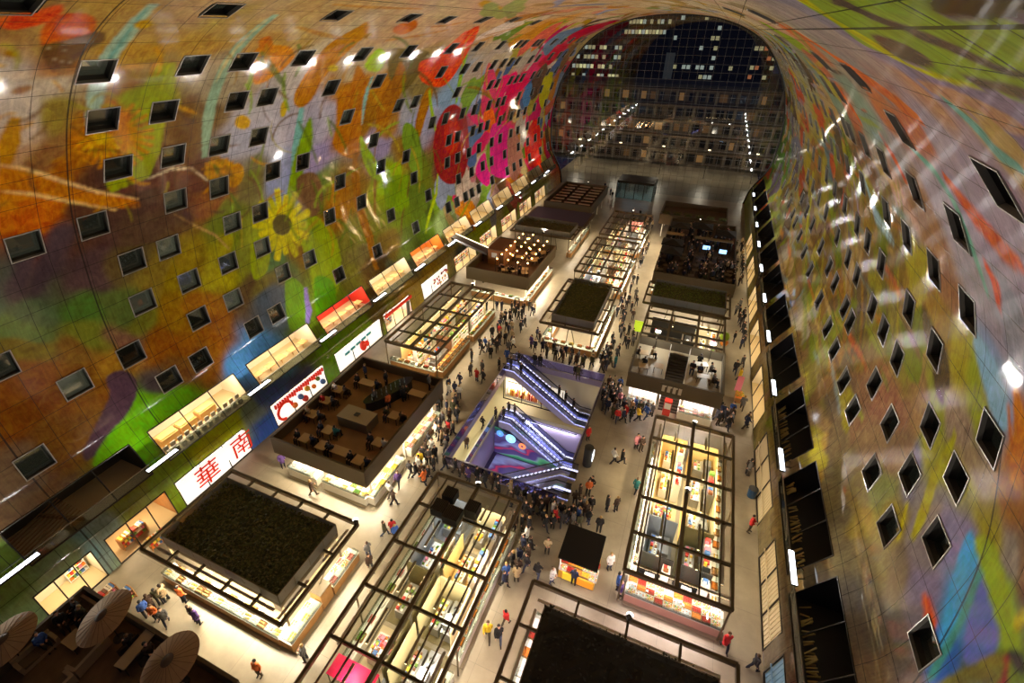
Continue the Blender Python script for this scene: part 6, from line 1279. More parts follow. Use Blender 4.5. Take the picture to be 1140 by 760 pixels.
def escalator(label, xt, zt, xb, zb, y0, y1):
    """top end (xt, zt), bottom end (xb, zb), between y0 and y1"""
    t = thing('escalator', label, 'escalator', (xt, (y0+y1)/2, zt)); w = (y1-y0)/2; dx = xb-xt; dz = zb-zt; sg = 1 if dx > 0 else -1; fl = 1.3
    pts = [(0, 0), (sg*fl, 0), (dx-sg*fl, dz), (dx, dz)]
    m = MB()
    for s in (-1, 1):
        for (xa, za), (xc, zc) in zip(pts, pts[1:]):
            for q in (0,): m.add([(xa, s*w, za-.75), (xc, s*w, zc-.75), (xc, s*w, zc+.12), (xa, s*w, za+.12), (xa, s*(w-.1), za-.75), (xc, s*(w-.1), zc-.75), (xc, s*(w-.1), zc+.12), (xa, s*(w-.1), za+.12)], [(0, 1, 2, 3), (4, 7, 6, 5), (3, 2, 6, 7), (0, 4, 5, 1)])
    m.build('skirt', SKIRT, t)
    m = MB(); [m.add([(xa, -w, za-.76), (xc, -w, zc-.76), (xc, w, zc-.76), (xa, w, za-.76)], [(0, 1, 2, 3)]) for (xa, za), (xc, zc) in zip(pts, pts[1:])]; m.build('underside', VIO, t)
    m = MB(); n = int(abs(dx-sg*2*fl)/.38)
    for i in range(n):
        xa = pts[1][0]+(pts[2][0]-pts[1][0])*i/n; xc = pts[1][0]+(pts[2][0]-pts[1][0])*(i+1)/n; z = dz*i/n; m.box(min(xa, xc), max(xa, xc), -w+.1, w-.1, z-.25, z-.0)
    m.box(min(0, sg*fl), max(0, sg*fl), -w+.1, w-.1, -.1, 0); m.box(min(dx-sg*fl, dx), max(dx-sg*fl, dx), -w+.1, w-.1, dz-.1, dz); m.build('steps', STEPM, t)
    for s in (-1, 1):
        m = MB(); m2 = MB(); m3 = MB()
        for (xa, za), (xc, zc) in zip(pts, pts[1:]):
            m.add([(xa, s*(w-.05), za+.12), (xc, s*(w-.05), zc+.12), (xc, s*(w-.05), zc+.92), (xa, s*(w-.05), za+.92)], [(0, 1, 2, 3)])
            m2.bar((xa, s*(w-.05), za+.95), (xc, s*(w-.05), zc+.95), .09, .07); m3.bar((xa, s*(w-.12), za+.14), (xc, s*(w-.12), zc+.14), .045, .04)
        m.build('balustrade_glass', glass_mat('esc_glass', (205,210,245), .16, .05), t); m2.build('handrail', mat('handrail_black', (22,22,26), .4), t); m3.build('led_strip', LEDM, t)
    return t
E1a = escalator('upper escalator on the far side of the well, near lane', -16.2, 0, -6.2, B1, 41.0, 42.15); E1b = escalator('upper escalator on the far side of the well, far lane', -16.2, 0, -6.2, B1, 42.2, 43.35)
escalator('lower escalator down to the coloured wall, near lane', -15.4, B1, -6.6, B2, 38.1, 39.25); escalator('lower escalator down to the coloured wall, far lane', -15.4, B1, -6.6, B2, 39.35, 40.5)
escalator('escalator at the near side of the well descending left, inner lane', -4.7, 0, -13.8, B1, 29.0, 30.15); escalator('escalator at the near side of the well descending left, lane closest to the camera', -4.7, 0, -13.8, B1, 26.7, 27.85)
# glass balustrade round the well with a violet lit kick band
def rail(label, p, q, z=0, band=True):
    p = Vector((*p, z)); q = Vector((*q, z)); t = thing('glass_balustrade', label, 'balustrade', (p+q)/2); a = p-(p+q)/2; b = -a
    MB().bar(a+Vector((0, 0, .6)), b+Vector((0, 0, .6)), .03, 1.0).build('glass_panel', glass_mat('well_glass', (185,180,215), .16, .04), t); MB().bar(a+Vector((0, 0, 1.12)), b+Vector((0, 0, 1.12)), .06, .05).build('handrail', mat('rail_steel', (150,150,165), .3, .7), t)
    if band: MB().bar(a+Vector((0, 0, -.35)), b+Vector((0, 0, -.35)), .08, .7).build('slab_edge', PUR, t)
    return t
rail('glass balustrade along the left edge of the escalator well', (VX0, VY0), (VX0, 40.7)); rail('glass balustrade along the far edge of the escalator well', (-15.6, VY1), (VX1, VY1)); rail('glass balustrade along the near edge of the escalator well', (VX0, VY0), (-5.5, VY0)); rail('glass balustrade along the right edge of the escalator well', (VX1, 30.4), (VX1, VY1))
rail('glass balustrade of the basement gap, left side', (HX0, HY0), (HX0, 37.9), B1, False); rail('glass balustrade of the basement gap, near side', (HX0, HY0), (HX1, HY0), B1, False)
# basement shop
t = thing('basement_shop', 'bright basement shop window with red and orange goods under the upper escalator', 'shop', (-12.6, 42.25, B1)); MB().box(-4.0, 3.4, .9, 1.0, 0, 2.6).build('back_wall', mat('backlit_cream', (255,240,215), em=.8), t)
m = MB(); [m.box(x-.04, x+.04, -.04, .04, 0, 3.2-max(0, (x+3.6)*.0)) for x in (-3.9, -1.6, .8, 3.2)]; m.box(-3.9, 3.2, -.04, .04, 0, .1); m.build('shopfront_frame', DARKM, t)
g = MB(); r = random.Random(12); [g.box(x, x+r.uniform(.08, .2), .4, .7, .3, .3+r.uniform(.2, 1.2), r.choice([1, 2, 0, 6, 2])) for x in np.arange(-3.7, 3.1, .22)]; g.box(-3.8, 3.2, .35, .8, 0, .3, 4); tag(g.build('window_goods', PAL, t), kind='stuff'); lit_strip(t, (-3.6, .5, 2.2), (-.4, .5, 2.2), .12, 120, NEU)
for lb, x, y, p in (('ceiling strip in the basement along the left side of the well', -17.0, 33, 260), ('ceiling strip in the basement along the right side of the well', -5.0, 36, 60)):
    t = thing('ceiling_strip', lb, 'lamp', (x, y, -.7)); lit_strip(t, (0, -7, 0), (0, 7, 0), .15, p, (1, .93, .7)); MB().box(-.1, .1, -7.1, 7.1, .03, .09).build('housing', WHITE, t)
for lb, x, y, z, L, p in (('violet-blue strip lamp over the lower escalators', -11, 40.3, B1-.6, 8, 320), ('violet-blue strip lamp under the near edge of the basement gap', -11, 30.8, B1-.6, 8, 420), ('blue strip lamp under the near edge of the ground floor', -10.5, 26.8, -.75, 8, 420)):
    t = thing('blue_strip', lb, 'lamp', (x, y, z)); lit_strip(t, (-L/2, 0, 0), (L/2, 0, 0), .1, p, (.9, .88, 1), LEDM); MB().box(-L/2, L/2, -.06, .06, .03, .08).build('housing', DARKM, t)
t = thing('info_pillar', 'dark rounded information pillar with a bright screen at the right corner of the well', 'pillar', (-4.2, 31.3, 0)); MB().lathe([(.01, 0), (.4, 0), (.4, 2.1), (.01, 2.15)], 16).build('pillar_body', DKG, t); MB().box(.38, .44, -.3, .3, .8, 1.7).build('screen', mat('screen_white', (235,245,255), em=2), t)
# ------------------------------------------------------------------ people
SKIN = mat('skin', (205,155,125), .55); SHOE = mat('shoe_leather', (34,28,25), .5)
COATM = mat('coat_cloth', objcol=True, c=(50,50,55), rough=.85); TROUM = mat('trouser_cloth', objcol=True, c=(50,50,60), rough=.85); HAIRM = mat('hair', objcol=True, c=(50,35,25), rough=.6)
def capsule(m, p, q, r0, r1, n=10):
    p = Vector(p); q = Vector(q); m.tube(p, q, r0, r1, n); m.ball(p, r0, n, 6); m.ball(q, r1, n, 6)
def limb_chain(m, pts, rs, n=10):
    for i in range(len(pts)-1): capsule(m, pts[i], pts[i+1], rs[i], rs[i+1], n)
def remesh(mb, vox, name):
    me = bpy.data.meshes.new(name); me.from_pydata(mb.v, [], mb.f); o = bpy.data.objects.new(name, me); COL.objects.link(o)
    md = o.modifiers.new('r', 'REMESH'); md.mode = 'VOXEL'; md.voxel_size = vox; md.use_smooth_shade = True
    s = o.modifiers.new('s', 'SMOOTH'); s.iterations = 3; s.factor = .5
    bpy.context.view_layer.update()
    r = bpy.data.meshes.new_from_object(o.evaluated_get(bpy.context.evaluated_depsgraph_get())); bpy.data.objects.remove(o); return r
def hand(m, w, d, side, curl):
    """palm and five fingers; w wrist, d the direction the forearm points"""
    d = Vector(d).normalized(); s = Vector((0, 1, 0)).cross(d)
    s = (Vector((0, 1, 0))-d*d.y).normalized() if abs(d.y) < .9 else Vector((1, 0, 0))
    nrm = d.cross(s)*side
    c = Vector(w)
    for k in (-1, 0, 1): capsule(m, c+d*.01+s*k*.018, c+d*.075+s*k*.025, .014, .014, 6)
    for k, L in enumerate((.062, .074, .07, .054)):
        b = c+d*.08+s*(-.036+k*.024); e = b+d*L*.55+nrm*curl*L*.3; f = e+d*L*.35+nrm*curl*L*.6; limb_chain(m, [b, e, f], [.0095, .009, .008], 6)
    b = c+d*.025-s*.035; e = b+d*.03-s*.028+nrm*.01; f = e+d*.028-s*.004+nrm*.012; limb_chain(m, [b, e, f], [.011, .0105, .009], 6)
def person_proto(pose, coatlen):
    """faces -Y; returns an Empty with body, coat, trousers, shoes, hair"""
    hip = .93; sh = 1.42
    if pose == 'stand': legs = [((.1, 0, .9), (.11, -.02, .5), (.11, .02, .09)), ((-.1, 0, .9), (-.12, -.02, .5), (-.13, .02, .09))]; arms = [((.19, 0, sh), (.25, .02, 1.13), (.25, -.07, .89)), ((-.19, 0, sh), (-.25, .02, 1.13), (-.24, -.07, .89))]
    elif pose == 'hold': legs = [((.1, 0, .9), (.11, -.03, .5), (.12, .0, .09)), ((-.1, 0, .9), (-.12, .0, .5), (-.14, .04, .09))]; arms = [((.19, 0, sh), (.26, .0, 1.14), (.12, -.22, 1.12)), ((-.19, 0, sh), (-.26, .0, 1.14), (-.12, -.23, 1.1))]
    elif pose == 'walk': legs = [((.09, 0, .9), (.1, -.2, .52), (.1, -.27, .1)), ((-.09, 0, .9), (-.1, .05, .5), (-.1, .33, .16))]; arms = [((.19, 0, sh), (.25, .13, 1.15), (.24, .1, .91)), ((-.19, 0, sh), (-.25, -.1, 1.15), (-.22, -.28, .98))]
    elif pose == 'stride': legs = [((.09, 0, .9), (.1, .03, .5), (.1, .28, .15)), ((-.09, 0, .9), (-.1, -.17, .52), (-.1, -.25, .1))]; arms = [((.19, 0, sh), (.25, -.12, 1.15), (.2, -.28, .98)), ((-.19, 0, sh), (-.26, .1, 1.15), (-.26, .04, .9))]
    else:  # sit: seat plane at .46
        hip = .52; legs = [((.1, 0, .55), (.12, -.42, .53), (.12, -.42, .09)), ((-.1, 0, .55), (-.12, -.42, .53), (-.14, -.4, .09))]; sh = 1.04; arms = [((.19, 0, sh), (.25, -.06, .78), (.13, -.3, .78)), ((-.19, 0, sh), (-.25, -.06, .78), (-.13, -.3, .8))]
    t = thing('person', 'x', 'person'); T = sh+.06
    b = MB()
    for s, lg in zip((1, -1), legs):
        limb_chain(b, lg, [.088, .062, .042]); an = Vector(lg[2]); capsule(b, an+Vector((0, .03, -.045)), an+Vector((0, -.15, -.055)), .04, .034, 8)
    for s, am in zip((1, -1), arms):
        limb_chain(b, am, [.056, .044, .03]); d = Vector(am[2])-Vector(am[1]); hand(b, am[2], d, s, .6)
    capsule(b, (.07, 0, hip), (-.07, 0, hip), .13, .13); capsule(b, (0, .0, hip+.08), (0, .0, sh-.18), .135, .15); capsule(b, (.1, 0, sh-.06), (-.1, 0, sh-.06), .11, .11); capsule(b, (.17, 0, sh-.01), (-.17, 0, sh-.01), .06, .06)
    capsule(b, (0, .01, sh), (0, -.01, sh+.13), .055, .05)
    hz = sh+.235; b.ball((0, -.01, hz), .092, 14, 10, sz=1.28); b.ball((0, .02, hz+.02), .095, 14, 8, sz=1.1); b.ball((0, -.045, hz-.075), .052, 10, 6)     # skull, cranium, jaw
    capsule(b, (0, -.1, hz+.012), (0, -.118, hz-.022), .009, .014, 6)                                                  # nose
    for s in (1, -1): b.ball((s*.094, .01, hz-.005), .02, 6, 5, sz=1.5); b.ball((s*.034, -.085, hz+.012), .014, 6, 5)   # ears, brows
    capsule(b, (.02, -.098, hz-.052), (-.02, -.098, hz-.052), .0085, .0085, 6)                                         # mouth
    me = remesh(b, .0125, 'body'); me.materials.append(SKIN); o = bpy.data.objects.new('body', me); COL.objects.link(o); o.parent = t
    c = MB()      # coat over trunk and arms
    for am in arms:
        e = Vector(am[1]); w = Vector(am[2]); limb_chain(c, [am[0], e, e+(w-e)*.88], [.075, .062, .05])
    capsule(c, (.1, 0, sh-.06), (-.1, 0, sh-.06), .13, .13); capsule(c, (.17, 0, sh-.01), (-.17, 0, sh-.01), .076, .076); capsule(c, (0, 0, hip+.02), (0, 0, sh-.16), .165, .17); capsule(c, (.08, 0, hip+.01), (-.08, 0, hip+.01), .15, .15); capsule(c, (0, 0, sh+.02), (0, 0, sh+.07), .085, .07)
    if coatlen and pose != 'sit': capsule(c, (.07, 0, hip-.26), (-.07, 0, hip-.26), .15, .15); capsule(c, (0, 0, hip-.26), (0, 0, hip), .16, .165)
    me = remesh(c, .02, 'coat'); me.materials.append(COATM); o = bpy.data.objects.new('coat', me); COL.objects.link(o); o.parent = t
    c = MB()
    for lg in legs: a = Vector(lg[2]); limb_chain(c, [lg[0], lg[1], a+Vector((0, 0, .0))], [.102, .078, .062])
    capsule(c, (.07, 0, hip), (-.07, 0, hip), .14, .14); me = remesh(c, .02, 'trousers'); me.materials.append(TROUM); o = bpy.data.objects.new('trousers', me); COL.objects.link(o); o.parent = t
    c = MB()
    for lg in legs: an = Vector(lg[2]); capsule(c, an+Vector((0, .035, -.04)), an+Vector((0, -.16, -.05)), .05, .042, 8); capsule(c, an, an+Vector((0, .02, -.04)), .05, .05, 8)
    me = remesh(c, .016, 'shoes'); me.materials.append(SHOE); o = bpy.data.objects.new('shoes', me); COL.objects.link(o); o.parent = t
    c = MB(); c.ball((0, .022, hz+.03), .106, 12, 8, sz=1.1); 
    if coatlen: c.ball((0, .07, hz-.06), .075, 10, 6, sz=1.5)
    me = bpy.data.meshes.new('hair'); me.from_pydata(c.v, [], c.f); me.polygons.foreach_set('use_smooth', [True]*len(me.polygons)); me.materials.append(HAIRM); o = bpy.data.objects.new('hair', me); COL.objects.link(o); o.parent = t; o.location = (0, .012, .012)
    return t
PP = {}
for ps in ('stand', 'hold', 'walk', 'stride', 'sit'):
    for cl in (0, 1):
        if ps == 'sit' and cl: continue
        PP[(ps, cl)] = person_proto(ps, cl)
PU = set()
COATS = [('black', (24,23,25), 9), ('charcoal', (44,42,46), 7), ('navy', (30,36,62), 4), ('dark brown', (62,44,32), 4), ('grey', (96,94,92), 3), ('olive', (66,64,40), 2), ('red', (180,34,34), 1.0), ('beige', (170,148,112), 1.6), ('white', (215,212,205), 1.2), ('blue', (50,84,150), 1.2), ('purple', (78,52,110), .6), ('yellow', (225,190,40), .4), ('orange', (210,105,45), .5), ('pink', (215,140,150), .7), ('teal', (40,110,110), .5)]
TRS = [(28,30,42), (22,22,24), (58,66,90), (70,60,48), (40,40,44)]; HRS = [(38,26,18), (20,16,14), (92,66,38), (60,40,24), (150,120,70)]
PDONE = []; pr = random.Random(77)
QUEUE = []
def person(x, y, z, rz, pose, label=None, coat=None, group=None, where=None, scale=None):
    QUEUE.append((x, y, z, rz, pose, label, coat, group, where)); PDONE.append((x, y, z))
def make_person(x, y, z, rz, pose, label=None, coat=None, group=None, where=None, scale=None):
    cl = pr.random() < .45 and pose != 'sit'; P = PP[(pose, 1 if cl else 0)]; key = P.name; x = min(x, 8.75)
    if coat is None: coat = pr.choices(COATS, [c[2] for c in COATS])[0]
    else: coat = [c for c in COATS if c[0] == coat][0]
    if key not in PU:
        PU.add(key); ch = {c.name.split('.')[0]: c for c in kids(P)}; KIDS[key] = [(c, []) for c in kids(P)]; r = P
    else: r, ch = copy_tree(P, (0, 0, 0))
    r.location = (x, y, z); r.rotation_euler = (0, 0, rz); s = scale or pr.uniform(.95, 1.06); r.scale = (s, s, s)
    j = pr.uniform(.85, 1.15)
    ch['coat'].color = (*[min(1, v*j) for v in L3(coat[1])], 1); ch['trousers'].color = (*L3(pr.choice(TRS)), 1); ch['hair'].color = (*L3(pr.choice(HRS)), 1)
    pw = {'stand': 'standing', 'hold': 'gesturing', 'walk': 'walking', 'stride': 'striding', 'sit': 'sitting'}[pose]
    if not label: label = f'person in a {coat[0]} coat {pw} {where}'; group = group or f'people {where}'
    r['label'] = label
    if group: r['group'] = group
    return r
# things people must not stand in
OBST = [(-28.9, -16.2, 8.6, 16.5), (-28, -18.3, 19.2, 32.1), (-28.4, -20.3, 36, 52.2), (-14.2, -7.0, 1, 22.6), (.3, 7.0, 20, 36), (-4.7, 7.2, 2, 17.5), (-14.2, -6.8, 46.8, 59.5), (-14.2, -6.8, 62, 91.2), (-3.0, 6.0, 40.2, 63.5), (-3.9, 7.1, 64.2, 98.8), (VX0-.4, VX1+.4, VY0-.4, VY1+.4), (-3.9, -.8, 20, 23), (-28.5, -16.1, -2, 6.1), (-28, -17.1, 55, 104.3)]
def clear(x, y, gap=.5):
    return not any(a < x < b and c < y < d for a, b, c, d in OBST) and all(abs(x-p[0]) > gap or abs(y-p[1]) > gap for p in PDONE if p[2] == 0)
# individually seen people (feet at the given spot of the floor)
for fx, fy, pose, coat, rz, lab in [
 (682.4,515.5,'walk','white',2.2,'person in a white coat walking on the open floor left of the right glass roof'), (691.5,516,'walk','black',1.6,'person in a black coat just right of the white-coated one on the open floor'),
 (708,499,'stand','pink',.5,'person in a pale pink coat near the far left corner of the right glass-roofed stall'), (713,502,'hold','dark brown',.8,'person in a dark brown coat beside the pale pink coat near the right stall'),
 (707,548,'walk','teal',2.8,'person in a teal coat at the left edge of the right glass-roofed stall'), (835,592,'hold','red',1.2,'person in a red coat at the right-hand walkway beside the shutters'), (805,722,'walk','red',.3,'person in a bright red coat below the candy counter of the right stall'),
 (838,529,'stand','black',.4,'person in a black coat in the huddle beside the bin on the right walkway'), (842,531,'hold','grey',1.8,'person in a grey coat in the huddle beside the bin on the right walkway'), (834,527,'stand','dark brown',3,'person in a dark brown coat in the huddle beside the bin on the right walkway'),
 (809,478,'stride','black',.7,'person in a black coat striding past the right glass roof corner'), (829,477,'walk','navy',2,'person in a navy coat walking right of the far corner of the right glass roof'), (837,476,'walk','beige',2.2,'person in a beige coat walking right of the navy coat'),
 (825,456,'walk','grey',3,'person in a grey coat walking in the middle of the right-hand walkway'), (817,416,'walk','charcoal',0,'person in a charcoal coat walking ahead of the pink banner'), (825,409,'walk','grey',.4,'person in a grey coat beside the pink banner'), (822,424,'stride','yellow',2,'person in a yellow coat walking just left of the pink banner'),
 (657,569,'stand','black',.2,'person in a black coat, left of the pair near the info pillar'), (675,568,'stand','charcoal',2.0,'person in a charcoal coat, left of a pair on the open floor nearer the kiosk'), (685,569,'stand','dark brown',4.0,'person in a dark brown coat, right of a pair on the floor nearer the kiosk'),
 (666,592,'stand','black',3.3,'person in a black coat at the far right corner of the black-roofed kiosk'), (609,615,'hold','beige',.3,'person in a beige coat left of the black-roofed kiosk'), (598,644,'walk','black',3.1,'person in a black coat between the near-black planted roof and the kiosk'), (614,649,'hold','white',1.2,'person in a white coat at the front left corner of the black-roofed kiosk'),
 (678,633,'stand','white',.6,'person in a white coat right of the black-roofed kiosk'), (689,664,'stand','purple',1.3,'person in a purple coat at the left end of the candy counter'), (687,655,'stand','blue',1.6,'person in a blue coat behind the purple one left of the candy counter'), (638,650,'hold','navy',3.1,'person in a navy coat at the front counter of the kiosk'),
 (411,620,'hold','grey',4.4,'person in a grey coat between the lower-left hedge roof and the front glass roof'), (413,634,'walk','dark brown',1,'person in a dark brown coat following the grey one by the lower-left hedge roof'), (429,596,'walk','olive',2.1,'person in an olive coat near the left edge of the front glass roof'), (438,594,'hold','red',3.9,'person in a red coat near the left edge of the front glass roof'), (441,600,'stand','blue',4.1,'person in a blue coat near the left edge of the front glass roof'),
 (439,562,'stride','dark brown',2.5,'person in a dark brown coat in the aisle below the cafe terrace corner'), (435,553,'walk','white',2.8,'person in a white coat in the aisle below the cafe terrace corner'), (444,541,'walk','purple',.3,'person in a purple coat by the long counter right of the cafe terrace'),
 (543,710,'walk','yellow',.4,'person in a yellow jacket at the lower end of the middle aisle'), (555,714,'walk','black',.5,'person in a black coat next to the yellow jacket in the middle aisle'), (563,695,'stride','red',2.8,'person in a red coat just above the yellow jacket in the middle aisle'),
 (171,678,'hold','dark brown',4.5,'person in a dark brown coat in the group in front of the lower-left bright counter'), (180,672,'stand','olive',3.9,'person in an olive coat in the group in front of the lower-left bright counter'), (165,686,'stand','blue',4.6,'person in a blue coat in the group between two parasols'), (176,690,'hold','orange',.5,'person in an orange coat in the group between two parasols'), (186,668,'hold','beige',5.0,'person in a beige coat in the group in front of the lower-left bright counter'),
 (187,694,'stride','grey',1.0,'person in a grey coat walking between the group and the right-hand parasol'), (206,670,'stand','orange',3.3,'small person in an orange coat close to the lower-left bright counter'), (222,694,'stand','purple',3.2,'person in a purple coat at the lower-left bright counter'), (217,690,'stand','dark brown',2.9,'person in a dark brown coat beside the purple one at the lower-left bright counter'),
 (341,735,'hold','grey',5.2,'person in a grey coat at the lower left corner of the front glass roof'), (290,752,'stand','orange',.2,'person in an orange coat on the pale floor at the bottom edge'), (253,551,'walk','black',2.0,'person in a black coat behind the hedge roof near the red Chinese characters'), (349,551,'stride','dark brown',2.6,'person in a dark brown coat at the left of the stall below the cafe terrace'), (316,520,'stand','purple',1,'person in a purple coat left of the seafood counter below the cafe terrace'),
 (541,470,'stand','black',1,None), (530,485,'stand','black',2,None), (595,407,'stand','black',PI,'person in a black coat, left of a pair watching the upper escalator from behind'), (601,408,'stand','black',PI,'person in a black coat, right of a pair watching the upper escalator from behind'), (640,420,'walk','black',.4,'person in a black coat right behind the far balustrade of the well'), (643,421,'walk','olive',.6,'person in an olive coat right behind the far balustrade of the well'),
 (848,750,'stride','charcoal',2.0,'person in a charcoal coat at the blue shutter by the bottom right'), (690,630,'stand','beige',1.5,None)]:
    if lab is None: continue
    x, y = at(fx, fy, 0); person(x, y, 0, rz, pose, lab, coat)
# on the escalators and in the basement
def frac(xt, zt, xb, zb, u): return xt+(xb-xt)*u, zt+(zb-zt)*u
for i, u in enumerate((.08, .12, .2, .62, .7, .8)): 
    x, z = (-16.2+10*u, B1*min(1, max(0, (10*u-1.3)/7.4))); person(x, [41.5, 42.9][i % 2 if i < 3 else 1], z, PI/2, 'stand', f'person in a dark coat riding the upper escalator, '+['first from the top', 'second from the top', 'third from the top', 'third from the bottom', 'second from the bottom', 'lowest'][i], pr.choice(['black', 'charcoal', 'navy']))
for i, (x, y) in enumerate(((-15.9, 38.4), (-15.1, 38.8), (-14.9, 39.9), (-14.2, 39.9))): person(x, y, B1, PI/2, 'stand', 'person in a dark coat boarding the lower escalator, '+['leftmost', 'second from the left', 'third from the left', 'rightmost'][i], ['black', 'charcoal', 'black', 'grey'][i])
person(-16.7, 36.6, B1, 2.9, 'walk', 'person in a black coat alone on the basement floor strip, farther one', 'black'); person(-17.0, 33.2, B1, .2, 'stand', 'person in a dark brown coat alone on the basement floor strip, nearer one', 'dark brown')
# crowds
def crowd(n, poly, where, gap=.5, face=None, px_=True, tries=40):
    P = [at(*p, 0) for p in poly] if px_ else poly; xs = [p[0] for p in P]; ys = [p[1] for p in P]; k = 0; t = 0
    while k < n and t < n*tries:
        t += 1; x = pr.uniform(min(xs), max(xs)); y = pr.uniform(min(ys), max(ys)); ins = False
        for i in range(len(P)):
            (xa, ya), (xb, yb) = P[i], P[(i+1) % len(P)]
            if (ya > y) != (yb > y) and x < (xb-xa)*(y-ya)/(yb-ya)+xa: ins = not ins
        if ins and clear(x, y, gap): person(x, y, 0, pr.uniform(0, 2*PI) if face is None else face+pr.uniform(-.5, .5), pr.choice(['stand', 'hold', 'walk', 'stride', 'walk', 'stand']), where=where); k += 1
crowd(50, [(532,345),(572,345),(572,395),(548,425),(520,430),(505,470),(480,470),(495,430),(520,400),(528,370)], 'in the crowd left of the upper escalator', .45)
crowd(26, [(462,495),(500,455),(512,470),(500,500),(486,525),(470,545),(455,540)], 'in the aisle left of the escalator well', .5)
crowd(34, [(598,372),(650,380),(690,388),(690,412),(668,415),(655,412),(610,402),(590,388)], 'in front of the middle hedge-roofed stall', .45)
crowd(34, [(666,424),(735,448),(740,462),(712,470),(684,470),(664,450)], 'in front of the left pink-white counter', .45)
crowd(12, [(745,450),(815,462),(812,476),(765,468)], 'in front of the right pink-white counter', .5)
crowd(34, [(490,518),(520,530),(560,545),(590,560),(640,575),(650,590),(600,590),(575,570),(560,555),(500,528)], 'along the near edge of the escalator well', .42)
crowd(16, [(575,575),(592,590),(590,630),(572,650),(560,660),(555,640)], 'in the aisle right of the front glass roof', .5)
crowd(30, [(690,300),(708,300),(712,340),(706,380),(700,405),(676,400),(680,370),(690,340)], 'right of the middle hedge-roofed stall', .45)
crowd(20, [(705,240),(728,245),(722,280),(712,300),(692,300),(696,270)], 'in the aisle right of the far glass roofs', .5)
crowd(20, [(616,262),(655,240),(650,262),(625,300),(612,320),(600,330)], 'left of the small-paned glass roof', .5)
crowd(14, [(588,318),(612,318),(600,345),(580,372),(568,350)], 'in the aisle right of the bulb-lit terrace', .6)
crowd(16, [(815,275),(838,275),(845,300),(838,330),(820,335)], 'on the far right-hand walkway', .5)
crowd(14, [(818,340),(836,345),(832,385),(815,400)], 'on the walkway beside the bushy planted roof', .55)
crowd(6, [(648,455),(662,455),(655,490),(646,500)], 'by the right balustrade of the escalator well', .4)
crowd(8, [(636,560),(660,540),(652,600),(640,600)], 'by the near right corner of the escalator well', .45)
crowd(6, [(650,205),(700,215),(700,232),(665,232)], 'in the far aisle near the end glass', .6)
# seated guests
n = 0; NEAR = False
for (x, y, z, a, w) in SEATS:
    if pr.random() < .8: person(x, y, z, a, 'sit', where=f'on {w}')
for (x, y, w) in ((-21.6, 27.2, 'by the bar of the cafe terrace'), (-20.9, 28.6, 'by the bar of the cafe terrace'), (-23.6, 29.8, 'by the bar of the cafe terrace'), (-23.1, 27.2, 'by the bar of the cafe terrace'), (-26.0, 29.9, 'in the far left corner of the cafe terrace'), (-19.6, 31.0, 'in the far right corner of the cafe terrace')): person(x, y, 3.6, pr.uniform(0, 6), 'stand', where=w)
for i in range(80): person(pr.uniform(-3, 6.2), pr.uniform(66, 86), 3.6, pr.uniform(0, 6), pr.choice(['stand', 'hold']), where='among the tables of the dark crowded terrace')

# the 298 that show largest are individuals, the rest of the far crowd is one body of tiny figures
QUEUE.sort(key=lambda q: (q[1]+(8 if 'dark crowded' in (q[8] or '') else 0)) - (500 if q[5] else 0))
for q in QUEUE[:298]: make_person(*q)
m = MB(); CCOL = [c for c in COATS if c[2] >= 1.5]; cm = [mat('crowd_'+c[0].replace(' ', '_'), c[1], .85) for c in CCOL]+[SKIN, mat('crowd_hair', (38,26,18), .6), mat('crowd_trousers', (34,35,44), .85)]; K = len(CCOL)
for q in QUEUE[298:]:
    x, y, z, rz, pose = q[:5]; x = min(x, 8.6); k = pr.choices(range(K), [c[2] for c in CCOL])[0]; c, s = math.cos(rz), math.sin(rz); R = lambda a, b, h: (x+a*c-b*s, y+a*s+b*c, z+h)
    h0 = .5 if pose == 'sit' else .88
    for sd in (-1, 1):
        if pose == 'sit': m.tube(R(sd*.1, 0, .5), R(sd*.1, -.42, .5), .08, .06, 6, K+2); m.tube(R(sd*.1, -.42, .5), R(sd*.1, -.42, .05), .06, .045, 6, K+2)
        else: m.tube(R(sd*.1, 0, h0), R(sd*.1, sd*.2 if pose in ('walk', 'stride') else 0, .03), .085, .05, 6, K+2)
        m.tube(R(sd*.18, 0, h0+.52), R(sd*.24, -.05, h0+.1), .06, .045, 6, k)
    m.tube(R(0, 0, h0-.05), R(0, 0, h0+.3), .16, .17, 8, k); m.tube(R(0, 0, h0+.3), R(0, 0, h0+.58), .18, .09, 8, k); m.tube(R(0, 0, h0+.55), R(0, 0, h0+.64), .05, .05, 6, K)
    m.ball(R(0, 0, h0+.74), .1, 8, 6, K, sz=1.2); m.ball(R(0, .025, h0+.78), .105, 8, 5, K+1)
if QUEUE[298:]:
    o = m.build('far_crowd', cm, smooth=True); tag(o, 'tiny dark figures filling the far aisles and the dark crowded terrace', 'crowd', kind='stuff')
UPW = 950
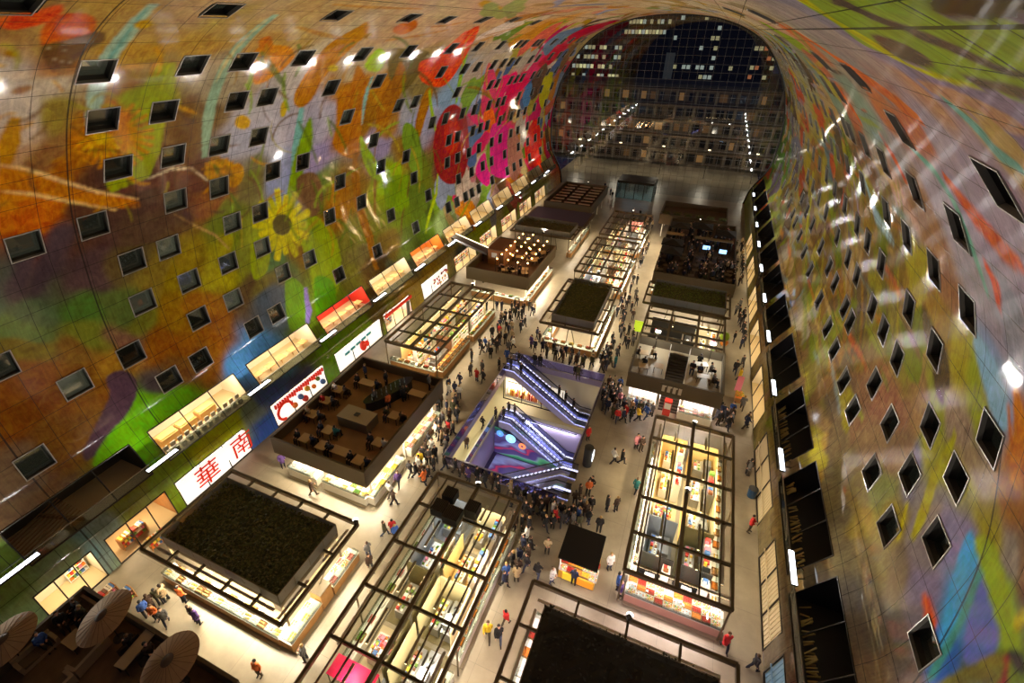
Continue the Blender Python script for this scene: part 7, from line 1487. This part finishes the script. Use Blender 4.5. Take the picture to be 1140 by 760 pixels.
SPOTS = [(-10.6, 8.2, 3.9, 1700, 'upward floodlight on the centre beam of the front glass roof'), (3.65, 28, 3.9, 1700, 'upward floodlight on the centre beam of the right glass roof'), (-16.95, 16.2, 3.86, 1300, 'upward floodlight at the far corner of the lower-left hedge roof'),
 (-10.6, 62.3, 3.86, 1700, 'upward floodlight at the near edge of the small-paned glass roof'), (-25, 51.9, 3.86, 1500, 'upward floodlight at the far edge of the left glass roof'), (-10.6, 91, 3.86, 1700, 'upward floodlight at the far edge of the far glass roof'), (1, 88.43, 4.67, 1500, 'upward floodlight on the far parapet of the dark crowded terrace'),
 (-22.4, 73.6, 3.86, 1500, 'upward floodlight at the near edge of the far left planted roof'), (-10.6, 22.4, 3.86, 1300, 'upward floodlight at the far end of the front glass roof'), (3.65, 35.75, 3.9, 1500, 'upward floodlight at the far end of the right glass roof'), (1.3, 17.3, 3.86, 1300, 'upward floodlight on the far edge of the near-black planted roof'), (-22.3, 103.9, 4.67, 1300, 'upward floodlight on the far parapet of the far left terrace')]
# ------------------------------------------------------------------ lamps that light the vault
for t, sg in UPL:
    l = bpy.data.lights.new('uplight_lamp', 'AREA'); l.shape = 'RECTANGLE'; l.size = 2.3; l.size_y = .28; l.energy = UPW; l.color = (1, .93, .85)
    o = bpy.data.objects.new('uplight_lamp', l); COL.objects.link(o); o.parent = t
    # emits up and towards the hall
    zz = Vector((-sg*.45, 0, -1)).normalized(); xx = Vector((0, 1, 0)); yy = zz.cross(xx)
    o.matrix_local = Matrix(((xx.x, yy.x, zz.x, 0), (xx.y, yy.y, zz.y, 0), (xx.z, yy.z, zz.z, .045), (0, 0, 0, 1)))
k = 0
for (x, y, z, pw, lab) in SPOTS:
    t = thing('floodlight', lab, 'lamp', (x, y, z))
    MB().lathe([(.02, 0), (.17, .0), (.2, .3), (.18, .3), (.15, .05), (.02, .05)], 10).build('lamp_housing', DARKM, t); MB().box(-.04, .04, -.04, .04, -.12, .02).build('lamp_stand', DARKM, t)
    l = bpy.data.lights.new('flood_lamp', 'SPOT'); l.energy = pw; l.spot_size = math.radians(150); l.spot_blend = .6; l.shadow_soft_size = .17; l.color = (1, .93, .84)
    o = bpy.data.objects.new('flood_lamp', l); COL.objects.link(o); o.parent = t; o.location = (0, 0, .2); o.rotation_euler = (PI, 0, 0)
